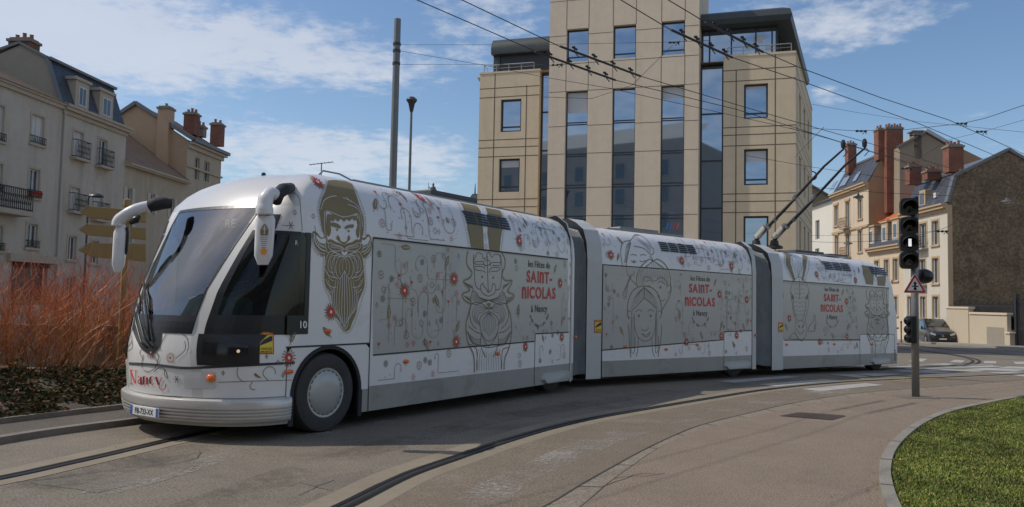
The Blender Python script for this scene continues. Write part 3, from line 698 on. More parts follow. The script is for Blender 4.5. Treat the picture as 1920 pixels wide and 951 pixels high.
mb.build('black_border',M_blk,ws,fixn=False)
for sd in (1,-1):
    sg=nosepatch(1.12,2,1.2,2.40,.002,10,10,sd); n_=sg
    e=MB(); e.v=list(sg.v); e.f=list(sg.f); e.m=list(sg.m)
    tt=0 if sd>0 else -2.5
    for k in range(6):
        z0=1.2+.2*k; e.quad(C1.w(sB(z0),tt+.002*sd,z0),C1.w(-.33,tt+.002*sd,z0),C1.w(-.33,tt+.002*sd,z0+.2),C1.w(sB(z0+.2),tt+.002*sd,z0+.2))
    so_=e.build('side_window',M_sglass,tram,smooth=True,fixn=False)
    f=nosepatch(1.12,2,1.2,1.42,.006,10,3,sd); f2=nosepatch(1.12,1.2,1.42,2.4,.006,1,8,sd); f.add(f2.v,f2.f); f3=nosepatch(1.12,2,2.36,2.405,.006,10,1,sd); f.add(f3.v,f3.f)
    f.quad(C1.w(-.62,tt+.006*sd,1.2),C1.w(-.33,tt+.006*sd,1.2),C1.w(-.33,tt+.006*sd,1.42),C1.w(-.62,tt+.006*sd,1.42)); f.quad(C1.w(-.365,tt+.006*sd,1.42),C1.w(-.295,tt+.006*sd,1.42),C1.w(-.295,tt+.006*sd,2.405),C1.w(-.365,tt+.006*sd,2.405)); f.quad(C1.w(-.33,tt+.006*sd,1.2),C1.w(-.295,tt+.006*sd,1.2),C1.w(-.295,tt+.006*sd,1.42),C1.w(-.33,tt+.006*sd,1.42))
    f.quad(C1.w(-.385,tt+.006*sd,2.36),C1.w(-.365,tt+.006*sd,2.36),C1.w(-.365,tt+.006*sd,2.405),C1.w(-.385,tt+.006*sd,2.405))
    f.build('black_border',M_blk,so_,fixn=False)
    # black panel with the lamp under the side window
    lp=nosepatch(1.07,1.72,.86,1.205,.007,10,4,sd); hp=lp.build('lamp_panel',M_blk,tram,smooth=True,fixn=False)
    lp=nosepatch(1.13,1.60,.89,1.17,.011,8,4,sd); lp.build('lamp_cover',mat('lamp_glass',(.012,.012,.014),.12),hp,smooth=True,fixn=False)
    c=nosew(1.50*sd,1.02,.014); nn=(nosew(1.50*sd,1.02,.05)-c).normalized(); mb=MB(); mb.lathe(c,[(.0,.006),(.013,.005),(.019,0)],12,axis=nn); mb.build('headlight',M_glint,hp)  # small glowing disc paints the glint on the headlight
    # upper black corner between pillar and mirror
    up=nosepatch(1.15,1.42,2.42,2.60,.006,4,4,sd,vfun=lambda z:(1.15+(z-2.42)*.9,1.5)); up.build('mirror_base_panel',M_blk,tram,fixn=False)
# cab interior
F1=Frame(C1.w(0,-1.25,0),C1.U,C1.N)
M_in=mat('cab_dark',(.10,.11,.11),.8); M_dash=mat('dashboard',(.22,.30,.27),.55,var=.15,vscale=3)
mb=MB(); mb.obox(F1,-.5,6.2,-1.1,1.1,.55,.60); mb.obox(F1,6.15,6.2,-1.1,1.1,.4,2.85); mb.build('cab_floor',M_in,tram)
mb=MB(); prof=[(-1.38,1.2),(-1.30,1.38),(-1.05,1.5),(-.75,1.62),(-.62,1.60),(-.58,1.2),(-.62,.62),(-1.2,.62)]
for sgn in (1,):
    P_=[C1.w(a+.12,-1.25-.5,z) for a,z in prof]; mb.prism(P_,C1.N*1.0)
mb.build('dashboard',M_dash,tram,bevel=.02)
mb=MB(); c=C1.w(-.42,-1.25+.05,1.72); mb.lathe(c,[(.20,-.012),(.215,0),(.20,.012),(.185,0),(.20,-.012)],20,axis=(-.3,-.4,.85)); mb.tube([c,C1.w(-.62,-1.2,1.5)],.02,6); mb.build('steering_wheel',M_blk,tram)
mb=MB(); mb.obox(F1,-.02,.42,-.25,.25,.95,1.08); mb.obox(F1,.36,.48,-.25,.25,1.0,1.95); mb.obox(F1,.38,.46,-.14,.14,1.95,2.18); mb.build('driver_seat',mat('seat_cloth',(.03,.035,.045),.9),tram,bevel=.03)
mb=MB(); mb.obox(F1,.95,1.0,-1.12,-.35,.4,2.85); mb.obox(F1,.95,1.0,.55,1.12,.4,2.85); mb.obox(F1,.95,1.0,-.35,.55,2.3,2.85); mb.build('cab_partition',mat('cab_cream',(.32,.31,.25),.7),tram)
mb=MB(); mb.obox(F1,-.66,-.60,-.62,.62,2.42,2.66); mb.build('destination_box',M_blk,tram)
vs,fs,w_=text2d('RE'); mb=MB(); k=.20
k=.15; mb.add([C1.w(-.665,-1.25+.12+v[0]*k*1.25,2.47+v[1]*k) for v in vs],fs); mb.build('destination_letters',mat('led_green',(.3,.35,.12),.5,emit=(.4,.5,.2,.22)),tram,fixn=False)
# ---- bumper
def bumpring(z,off):
    pts=[]
    for v in [2,1.85,1.7,1.5,1.3,1.12,1,.8,.5,.2,0]: pts.append((v,z))
    o=[]
    ss=[C1.w(-.53,0+off*.6,z)]
    right=[]
    for v in [2,1.85,1.7,1.5,1.3,1.12,1,.8,.5,.2,0]:
        s_,t_=nose(v,z); e=.02; a=nose(min(v+e,2),z); b=nose(max(v-e,-2),z); d=Vector((a[0]-b[0],a[1]-b[1])).normalized(); nx_,ny_=(d.y,-d.x)
        if nx_>0: nx_,ny_=-nx_,-ny_
        if v==0: nx_,ny_=-1,0
        if v==2: nx_,ny_=-.15,.98
        right.append((s_+nx_*off,t_+ny_*off))
    L_=[(-.53,1.25+off*.5)]+right; allp=L_+[(a,-b) for a,b in L_[::-1][1:]]
    return [C1.w(a,b-1.25,z) for a,b in allp]
prof=[(.485,-.01),(.488,.035),(.47,.066),(.44,.076),(.38,.076),(.375,.055),(.367,.055),(.36,.076),(.345,.076),(.338,.05),(.33,.05),(.323,.072),(.308,.072),(.30,.045),(.292,.045),(.285,.066),(.27,.066),(.262,.04),(.254,.04),(.247,.06),(.235,.054),(.215,.03),(.19,-.04),(.19,-.3)]
mb=MB(); rings=[bumpring(z,o) for z,o in prof]; n=len(rings[0]); mb.v=[p for r_ in rings for p in r_]
mb.f=[(j*n+i,j*n+i+1,(j+1)*n+i+1,(j+1)*n+i) for j in range(len(rings)-1) for i in range(n-1)]; mb.m=[0]*len(mb.f)
bp=mb.build('bumper',M_bump,tram,smooth=40)
# number plate
F0=Frame(nosew(0,.36,.0)-Vector((0,0,.36)),C1.N,-C1.U)
mb=MB(); mb.obox(F0,-.265,.265,.075,.092,.255,.36); pl=mb.build('number_plate',mat('plate_white',(.72,.72,.70),.4),bp,bevel=.004)
mb=MB(); mb.obox(F0,-.265,-.225,.0925,.095,.255,.36); mb.obox(F0,.225,.265,.0925,.095,.255,.36); mb.build('plate_band',mat('plate_blue',(.05,.12,.42),.4),bp)
def flat_text(s,F,a,z,h,n,bold=0.,sx=1.,center=True,mb=None):
    vs,fs,w_=text2d(s,bold); k=h/.7; a0=a-(w_*k*sx/2 if center else 0); mb=mb or MB(); mb.add([F.w(a0+v[0]*k*sx,n,z+v[1]*k) for v in vs],fs); return mb
flat_text('FB-733-XX',F0,0,.277,.062,.0955,.012,.86).build('plate_text',M_blk,bp,fixn=False)
# ---- wheels (front axle): tyre, rim cover
def wheel(car,s_,t,r=.485,hubr=.30,parent=tram,cap=True,sd=1):
    c=car.w(s_,t,r-.005); ax=car.N*sd
    mb=MB(); mb.lathe(c,[(.26,-.02),(.30,.0),(r-.07,.012),(r-.02,-.005),(r,-.05),(r,-.24),(r-.04,-.28),(.2,-.28)],40,axis=ax)
    wh=mb.build('wheel',M_rubg,parent,smooth=40)
    if cap:
        mb=MB(); mb.lathe(c,[(0,.03),(.12,.028),(.2,.02),(.245,.006),(.262,-.004),(.27,-.004),(.30,-.0),(.305,-.02)],36,axis=ax); mb.build('hub_cap',M_hub,wh,smooth=35)
        mb=MB()
        for i in range(22):
            a=2*math.pi*i/22; x=car.U; pts=[c+ax*.0+(x*math.cos(a+q)+Vector((0,0,1))*math.sin(a+q))*.266 for q in (-.09,.09)]; mb.beam(pts[0]-ax*.003,pts[1]-ax*.003,.006,.010)
        mb.build('hub_slots',M_blk,wh)
wheel(C1,.05,-.02); wheel(C1,.05,-2.48,sd=-1)
for c_ in (C1,):
    for t0,t1 in ((-.001,-.6),(-2.499,-1.9)):
        mb=MB(); n=20; arc=[(.05+.552*math.cos(math.pi*i/n),.47+.552*math.sin(math.pi*i/n)) for i in range(n+1)]; arc=[(arc[0][0],.15)]+arc+[(arc[-1][0],.15)]
        for (a0,z0),(a1,z1) in zip(arc,arc[1:]): mb.quad(C1.w(a0,t0,z0),C1.w(a1,t0,z1),C1.w(a1,t1,z1),C1.w(a0,t1,z0))
        mb.poly([C1.w(a,t1,z) for a,z in arc]); mb.build('wheel_well',M_blk,tram,fixn=False)
for sd in (0,-2.5):
    mb=MB(); n=22; s_=1 if sd==0 else -1
    for i in range(n):
        a0,a1=math.pi*i/n,math.pi*(i+1)/n
        q=[(.05+r_*math.cos(a),.47+r_*math.sin(a)) for r_,a in ((.54,a0),(.585,a0),(.585,a1),(.54,a1))]; mb.add([C1.w(x,sd+.012*s_,z) for x,z in q]+[C1.w(x,sd-.02*s_,z) for x,z in q],[(0,1,2,3),(0,3,7,4),(1,5,6,2)])
    for x0,x1 in ((-.55,-.485),(.585,.65)):
        q=[(x0,.14),(x1,.14),(x1,.47),(x0,.47)]; mb.add([C1.w(x,sd+.012*s_,z) for x,z in q]+[C1.w(x,sd-.02*s_,z) for x,z in q],[(0,1,2,3),(0,3,7,4),(1,5,6,2)])
    mb.build('arch_trim',M_rub,tram,fixn=False)
# ---- middle and rear bodies
def body(car,a0,a1,name,rear=None):
    mb=MB(); zs=[.18,.5,.93,1.6,2.43,2.6,2.7,2.8,2.88,2.94,2.98,3.02,3.06,3.09,3.12,3.14,3.15,3.16,3.17]; zs=[UP(z) for z in zs]; cols=frange(a0,a1,.9) if not rear else frange(a0,a1-.3,.8)+[a1-.12,a1]
    nc=len(cols)
    for z in zs:
        for k,a in enumerate(cols):
            e=rear(z) if rear else a1
            aa=min(a,a1); 
            if rear: aa=a0+(aa-a0)*(e-a0)/(a1-a0)
            ins=(.0,.0) if not rear else ((.10,0) if k==nc-1 else (0,0))
            mb.v.append(car.w(aa,hb(z)-1.25-ins[0],z))
        for k,a in enumerate(cols):
            e=rear(z) if rear else a1
            aa=a if not rear else a0+(a-a0)*(e-a0)/(a1-a0); ins=.10 if (rear and k==nc-1) else 0
            mb.v.append(car.w(aa,-hb(z)-1.25+ins,z))
    m_=2*nc
    for j in range(len(zs)-1):
        sk=2 if zs[j+1]<=.5 else 0
        for i in range(nc-1):
            mb.f.append((j*m_+i,j*m_+i+1,(j+1)*m_+i+1,(j+1)*m_+i)); mb.m.append(sk)
            mb.f.append((j*m_+nc+i+1,j*m_+nc+i,(j+1)*m_+nc+i,(j+1)*m_+nc+i+1)); mb.m.append(sk)
        for i in (0,nc-1): 
            mb.f.append((j*m_+i,j*m_+nc+i,(j+1)*m_+nc+i,(j+1)*m_+i)); mb.m.append(2 if zs[j+1]<=.5 else (1 if i==0 else 0))
    t_=len(zs)-1
    for i in range(nc-1): mb.f.append((t_*m_+i,t_*m_+i+1,t_*m_+nc+i+1,t_*m_+nc+i)); mb.m.append(0)
    mb.f.append(tuple(range(nc))+tuple(range(2*nc-1,nc-1,-1))); mb.m.append(2)
    return mb.build(name,[M_tw,M_blk,M_tg],tram,smooth=32)
EA1=C1.sz(1069,600)[0]; print('EA1',EA1); E2=C2.sz(1411,600)[0]; FA2=C2.sz(1098.5,600)[0]; FA3=C3.sz(1446,600)[0]; print('frames',FA2,FA3,E2)
B2=body(C2,FA2+.04,E2,'middle_body')
def rear3(z): return interp([(.18,5.95),(.9,6.0),(1.6,5.95),(2.43,5.72),(2.8,5.5),(3.1,5.2),(3.27,4.8)],z)
B3=body(C3,FA3+.04,6.0,'rear_body',rear3)
mb=MB(); mb.obox(Frame(C1.w(6.3,-1.25,0),C1.U,C1.N),-.02,.0,-1.05,1.05,.3,3.0); mb.build('end_wall',M_blk,tram)
# end frames: slightly proud collars
def collar(car,a0,a1,name,off=.02,zt=3.36,m=None):
    mb=MB(); prof=[(1.25+off,.16),(1.25+off,2.5),(1.22+off,2.85),(1.12+off,3.12),(.92,3.27),(.7,zt),(0,zt+.02)]
    full_=[(t,z) for t,z in prof]+[(-t,z) for t,z in prof[::-1][1:]]
    A_=[car.w(a0,t-1.25,z) for t,z in full_]; B_=[car.w(a1,t-1.25,z) for t,z in full_]
    for i in range(len(full_)-1): mb.quad(A_[i],A_[i+1],B_[i+1],B_[i])
    mb.poly(A_,1); mb.poly(B_[::-1],1); return mb.build(name,[m or mat('frame_grey',(.50,.50,.48),.4,var=.05),M_blk],tram,smooth=40)  # black end caps paint in the shade of the bellows gap
collar(C2,FA2,-.02,'articulation_frame'); collar(C3,FA3,-.02,'articulation_frame'); collar(C1,6.22,EA1,'articulation_frame',.008,3.24); collar(C2,E2-.02,E2+.14,'articulation_frame',.008,3.24)
# bellows
M_bel=mat('bellows_fabric',(.42,.44,.43),.6,var=.25,vscale=2.5,bump=.1,bscale=30)
def bellows(ca,a,cb,b_):
    mb=MB(); n=9; hp=[(1.245,.26),(1.245,1.0),(1.245,2.0),(1.235,2.6),(1.15,2.88),(1.0,3.10),(.6,3.2),(0,3.22)]; hp=hp+[(-t,z) for t,z in hp[::-1][1:]]
    rows=[]
    for i in range(n+1):
        f=i/n
        for kk in (0,1):
            if i==n and kk: break
            ff=f+kk*.5/n; ins=0 if kk==0 else -.075
            c0=ca.w(a,-1.25,0); c1=cb.w(b_,-1.25,0); d=(c1-c0).length; h00=2*ff**3-3*ff**2+1; h10=ff**3-2*ff**2+ff; h01=-2*ff**3+3*ff**2; h11=ff**3-ff**2
            c=c0*h00+ca.U*d*h10+c1*h01+cb.U*d*h11; nn=ca.N.lerp(cb.N,ff).normalized()
            rows.append([c+nn*(t+(ins if t>0 else -ins if t<0 else 0))+Vector((0,0,z+(ins if z>2.5 else 0))) for t,z in hp])
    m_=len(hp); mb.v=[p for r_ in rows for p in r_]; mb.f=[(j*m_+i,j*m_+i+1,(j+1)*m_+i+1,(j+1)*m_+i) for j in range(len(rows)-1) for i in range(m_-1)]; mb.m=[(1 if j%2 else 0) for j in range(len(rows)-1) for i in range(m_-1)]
    return mb.build('bellows',[M_bel,mat('bellows_shade_fold',(.20,.215,.215),.65,var=.25,vscale=2.5)],tram,smooth=False)  # every second pleat face darker: fold shade painted into the colour
bellows(C1,EA1,C2,FA2); bellows(C2,E2+.14,C3,FA3)
# underfloor: dark chassis and hidden wheels
for c_,a0,a1 in ((C1,.9,6.2),(C2,-.5,E2),(C3,-.4,5.6)):
    mb=MB(); mb.obox(Frame(c_.w(0,-1.25,c_.z0*0),c_.U,c_.N),a0,a1,-1.0,1.0,.16,.5); mb.build('chassis',M_blk,tram)
for c_,s_ in ((C1,5.75),(C2,4.75),(C3,4.9)):
    for t,sd in ((-.10,1),(-2.40,-1)):
        mb=MB(); r=.42; c=c_.w(s_,t,r-.0); mb.lathe(c,[(.1,0),(r-.07,.0),(r,-.05),(r,-.24),(.1,-.26)],28,axis=c_.N*sd); mb.build('wheel',M_rubg,tram,smooth=40)
for c_,s_ in ((C1,5.75),(C2,4.75),(C3,4.95)):   # rounded fairing bulges low on the skirt
    mb=MB(); pr=[(s_-.62,.27),(s_-.60,.34),(s_-.5,.38),(s_+.35,.38),(s_+.45,.34),(s_+.46,.25),(s_+.3,.18),(s_-.5,.18)]
    P0_=[c_.w(a,.001,z) for a,z in pr]; P1_=[c_.w(s_+(a-s_)*.9-.01,.05,.28+(z-.28)*.8) for a,z in pr]; k=len(pr)
    mb.add(P0_+P1_,[(i,(i+1)%k,k+(i+1)%k,k+i) for i in range(k)]+[tuple(range(k,2*k))]); mb.build('skirt_fairing',mat('fairing',(.40,.395,.37),.4),tram,smooth=50)
# roof gear
M_dk=mat('roof_dark',(.06,.06,.06),.6)
for c_,a0,a1 in ((C1,1.0,5.9),(C2,.8,3.4),(C3,.8,4.2)):
    F_=Frame(c_.w(0,-1.25,0),c_.U,c_.N); mb=MB(); mb.obox(F_,a0,a1,.60,.64,3.235,3.275); mb.obox(F_,a0,a1,-.64,-.60,3.235,3.275)
    a=a0
    while a<a1: mb.obox(F_,a,a+.06,-.6,.6,3.24,3.265); a+=.8
    mb.build('roof_rail',M_alu,tram,bevel=.005)
F_=Frame(C1.w(0,-1.25,0),C1.U,C1.N); mb=MB(); mb.obox(F_,2.75,4.0,-.5,.62,3.27,3.36); mb.build('roof_unit',M_dk,tram,bevel=.02)
F_=Frame(C2.w(0,-1.25,0),C2.U,C2.N); mb=MB(); mb.obox(F_,1.3,2.6,-.6,.55,3.27,3.34); mb.build('roof_unit',M_alu,tram,bevel=.02)
F_=Frame(C3.w(0,-1.25,0),C3.U,C3.N); mb=MB(); mb.obox(F_,1.6,3.0,-.6,.6,3.27,3.34); mb.obox(F_,3.3,4.3,-.6,.6,3.27,3.32); mb.build('roof_unit',M_dk,tram,bevel=.02)
mb=MB(); q=C1.w(.0,-1.0,3.15); mb.tube([C1.w(.35,-.62,3.22),C1.w(.45,-.62,3.31),C1.w(.75,-.62,3.31),C1.w(1.0,-.62,3.25)],.012,6); mb.build('roof_handrail',M_alu,tram)
mb=MB(); mb.lathe(C1.w(-.0,-1.25,3.21),[(.03,0),(.03,.04),(.015,.055),(0,.055)],10); mb.build('roof_aerial',M_blk,tram)
# trolley poles
M_pole=mat('pole_dark',(.045,.04,.04),.5,metal=.4)
for (bx,by,bt,cx,cy) in ((1418,446,-.75,1581,271),(1452,446,-1.75,1621,269)):
    base=hz(bx,by+12,3.3) ; tip=hz(cx,cy,5.55); d=tip-base
    bb=MB(); bb.lathe(base-Vector((0,0,.12)),[(.22,0),(.22,.06),(.12,.1),(.1,.22),(0,.24)],16); bm_=base+Vector((0,0,.10)); pp=bb.build('trolley_base',M_pole,tram,smooth=40)
    mb=MB(); v1=base.lerp(tip,.03)+Vector((0,0,.14)); bend=base.lerp(tip,.80)+Vector((0,0,.0)); mb.tube([bm_,v1,base.lerp(tip,.35)+Vector((0,0,.05)),bend,tip-Vector((0,0,.12)),tip],[.055,.05,.04,.03,.024,.024],8)
    po=mb.build('trolley_pole',M_pole,tram,smooth=True)
    mb=MB(); mb.lathe(tip-Vector((0,0,.10)),[(.0,0),(.05,.02),(.06,.12),(.04,.2),(0,.22)],10); mb.tube([tip-Vector((0,0,.08)),tip+Vector((.1,.0,-.18)),tip-Vector((0,0,.3))],.012,5); mb.build('contact_shoe',M_rub,po)
    mb=MB(); dd=d.normalized(); sd=dd.cross(Vector((0,0,1))).normalized(); c0=base+dd*.22+Vector((0,0,.16)); mb.beam(c0-dd*.20,c0+dd*.22,.17,.13); mb.build('spring_housing',mat('housing',(.42,.40,.36),.5),po,bevel=.03)
    mb=MB()
    for k in (-.2,.25): mb.lathe(c0+dd*k+Vector((0,0,.03)),[(0,-.07),(.06,-.06),(.06,.06),(0,.07)],10,axis=sd)
    for f in (.16,.24,.47): mb.lathe(base.lerp(tip,f)+Vector((0,0,.08)),[(0,-.05),(.06,-.045),(.06,.045),(0,.05)],8,axis=dd)
    mb.tube([base+dd*.6+sd*.07+Vector((0,0,.1)),base+dd*1.6+sd*.09,base+dd*1.9],.014,5); mb.build('pole_clamps',M_alu,po)
# ---- mirrors
def bag(*p): return [at(*q) for q in p]
M_mw=mat('mirror_white',(.70,.70,.71),.3,coat=.4)
b0=on1(545,352,0); mi=MB(); mi.tube([b0,at(530,356,9.15),at(521,364,9.05),at(517,378,8.98)],[.06,.075,.075,.065],12); mr0=mi.build('mirror_joint',M_rub,tram,smooth=True)
def rbox(mb,c,ux,uy,uz,wx,wy,wz,taper=.86,n=20,e=4.0,levels=6):
    """rounded housing: superellipse sections along uz"""
    rows=[]
    for j in range(levels+1):
        f=j/levels; z=-wz/2+wz*f; k=(1-abs(2*f-1)**6)**.25 if 0<f<1 else .55; k=max(k,.55)*(taper+(1-taper)*f)
        rows.append([c+ux*(wx/2*k*math.copysign(abs(math.cos(a))**(2/e),math.cos(a)))+uy*(wy/2*k*math.copysign(abs(math.sin(a))**(2/e),math.sin(a)))+uz*z for a in [2*math.pi*i/n for i in range(n)]])
    b=len(mb.v); mb.v+=[p for r_ in rows for p in r_]
    for j in range(levels):
        for i in range(n): mb.f.append((b+j*n+i,b+j*n+(i+1)%n,b+(j+1)*n+(i+1)%n,b+(j+1)*n+i)); mb.m.append(0)
    mb.f.append(tuple(b+i for i in range(n))[::-1]); mb.f.append(tuple(b+levels*n+i for i in range(n))); mb.m+=[0,0]
ux=(C1.N*.75-C1.U*.66).normalized(); ux=Rv.copy(); uy=Vector((-.25,1,0)).normalized(); uz=Vector((0.02,0,1)).normalized()
mb=MB(); mb.tube(smooth(bag((516,366,8.98),(507,362,8.92),(499,372,8.86),(496,390,8.84),(496,402,8.84)),4),[.07]*4+[.075]*4+[.085]*4+[.095]*5,14); mb.build('mirror_arm',M_mw,mr0,smooth=True)
mb=MB(); hc=at(496,446,8.84); rbox(mb,hc,ux,uy,uz,.225,.16,.60,.92); mh=mb.build('mirror_head',M_mw,mr0,smooth=50)
mb=MB(); rbox(mb,hc+uy*.06,ux,uy,uz,.20,.08,.56,.92); mb.build('mirror_glass',mat('mirror_face',(.02,.02,.02),.05,metal=0,coat=1),mr0,smooth=50)
mb=MB(); q=at(496,404,8.75); mb.tube([at(478.5,403,8.755),at(496,404.5,8.74),at(514.5,403,8.755)],.004,4); mb.build('mirror_seam',M_seam,mr0)
# left mirror on the far side
mi=MB(); mi.tube([at(322,382,10.2),at(306,381,10.15),at(292,383,10.1),at(281,386,10.1)],[.06,.08,.085,.075],12); mr1=mi.build('mirror_joint',M_rub,tram,smooth=True)
mb=MB(); mb.tube(smooth(bag((280,386,10.1),(262,390,10.05),(240,400,10.0),(224,413,10.0),(221,424,10.0)),4),[.066]*5+[.07]*6+[.075]*6,14); mb.build('mirror_arm',M_mw,mr1,smooth=True)
mb=MB(); hc2=at(224,466,10.0); rbox(mb,hc2,ux,uy,uz,.165,.16,.60,.92); mb.build('mirror_head',M_mw,mr1,smooth=50)
mb=MB(); rbox(mb,at(237,452,10.02),ux,uy,uz,.07,.12,.34,.95); mb.build('mirror_glass',M_blk,mr1,smooth=50)
mb=MB(); mb.tube([at(243,419,9.95),at(255,412,9.96),at(263,405,9.97)],[.02,.05,.02],8); mb.build('mirror_lamp',M_blk,mr1,smooth=True)
# ---- wipers
mb=MB(); 
def offpts(pts,off): return [q for q in (on1(x,y,off) for x,y in pts) if q is not None]
mb.tube(offpts([(284,652),(272,642),(264,612),(258,575),(258,540),(260,515)],.05),.013,8); mb.tube(offpts([(288,647),(276,632),(268,600),(263,565),(264,530)],.045),.009,8)
wp=mb.build('wiper_arm',M_blk,tram,smooth=True)
mb=MB(); mb.tube(offpts([(256,560),(259,525),(271,485),(288,445),(307,410)],.04),.012,6); mb.tube(offpts([(260,560),(264,528),(277,490),(294,450)],.035),.010,6); mb.tube(offpts([(287,640),(282,600),(277,560),(275,530)],.04),.014,6); mb.tube(offpts([(270,585),(267,550),(274,531),(281,560),(286,600)],.035),.008,6); mb.build('wiper_blade',M_rub,wp,smooth=True)
def pxfill(poly,off,step=8.,m=0,mb=None,conv=None):
    """polygon traced over the photograph, cut fine and laid on the real body surface"""
    conv=conv or (lambda x,y:on1(x,y,off)); mb=mb or MB()
    bm=bmesh.new(); bm.faces.new([bm.verts.new((x,y,0)) for x,y in poly])
    for ax in (0,1):
        lo=min(p[ax] for p in poly); hi=max(p[ax] for p in poly); c=lo+step
        while c<hi:
            n=Vector((1,0,0)) if ax==0 else Vector((0,1,0)); bmesh.ops.bisect_plane(bm,geom=bm.verts[:]+bm.edges[:]+bm.faces[:],plane_co=n*c,plane_no=n,dist=1e-6); c+=step
    bmesh.ops.triangulate(bm,faces=bm.faces); bm.verts.index_update(); vs=[conv(v.co.x,v.co.y) for v in bm.verts]
    fs=[tuple(v.index for v in f.verts) for f in bm.faces if all(vs[v.index] is not None for v in f.verts)]; vs=[v if v is not None else Vector((0,0,-5)) for v in vs]
    used=sorted({i for f in fs for i in f}); mp={i:k for k,i in enumerate(used)}; mb.add([vs[i] for i in used],[tuple(mp[i] for i in f) for f in fs],m); bm.free(); return mb
pxfill(smooth([(250,619),(258,640),(268,656),(284,664),(297,655),(303,638),(304,619)],4),.008,5).build('wiper_housing',M_blk,wp,fixn=False)
# indicator lamps and stickers on the nose
mb=pxfill([(346,697),(404,697),(404,728),(346,728)],.006,6); mb.build('indicator_recess',mat('cap_shade',(.60,.60,.58),.4),tram,fixn=False)
def lens(name,px,py,w,h,m,par=tram):
    c=on1(px,py,.012); n_=None
    if c is None: c=nosew(-1.45,.78,.012); n_=(nosew(-1.45,.78,.05)-c).normalized()
    n_=n_ or (on1(px,py,.05)-c).normalized(); u=n_.cross(Vector((0,0,1))).normalized(); mb=MB(); rows=[]
    for k,d in ((1,0),(.92,.015),(.6,.026),(.01,.03)):
        rows.append([c+n_*d+u*(w/2*k*math.copysign(abs(math.cos(a))**.6,math.cos(a)))+Vector((0,0,h/2*k*math.copysign(abs(math.sin(a))**.6,math.sin(a)))) for a in [2*math.pi*i/14 for i in range(14)]])
    mb.v=[p for r_ in rows for p in r_]; mb.f=[(j*14+i,j*14+(i+1)%14,(j+1)*14+(i+1)%14,(j+1)*14+i) for j in range(3) for i in range(14)]; mb.m=[0]*len(mb.f); return mb.build(name,m,par,smooth=True)
lens('indicator_lamp',396.5,709,.10,.09,M_or); lens('side_marker_lamp',540,697,.13,.05,M_or); lens('indicator_lamp',218,697,.08,.09,M_or)
def sidelens(car,px,py,m=M_or,w=.12,h=.06):
    s_,z=car.sz(px,py); mb=MB(); rows=[]
    for k,d in ((1,.002),(.9,.018),(.5,.03),(.01,.033)):
        rows.append([car.S(s_+w/2*k*math.cos(a),z+h/2*k*math.sin(a),d) for a in [2*math.pi*i/12 for i in range(12)]])
    mb.v=[p for r_ in rows for p in r_]; mb.f=[(j*12+i,j*12+(i+1)%12,(j+1)*12+(i+1)%12,(j+1)*12+i) for j in range(3) for i in range(12)]; mb.m=[0]*len(mb.f); mb.build('side_marker_lamp',m,tram,smooth=True)
for c_,x,y in ((C1,614,621),(C1,761,678),(C1,933,663),(C2,1172,650),(C2,1249,655),(C2,1307,646.5),(C3,1475,646),(C3,1564,645.5),(C3,1635,645.5),(C3,1683,615.5),(C3,1684,645)): sidelens(c_,x,y)
mb=MB()
for c_,a,z in ((C1,6.34,.98),(C2,E2+.10,.98)): mb.lathe(c_.w(a,.02,z),[(.035,0),(.03,.02),(0,.03)],10,axis=c_.N)
mb.build('side_marker_lamp',M_or,tram)
# rear corner grille
mb=MB(); mbk=MB()
for k in range(5):
    z=.3+.07*k; mb.beam(C3.w(5.70,.012,z),C3.w(5.95,-.06,z),.02,.03)
mb.build('rear_grille',M_blk,tram)
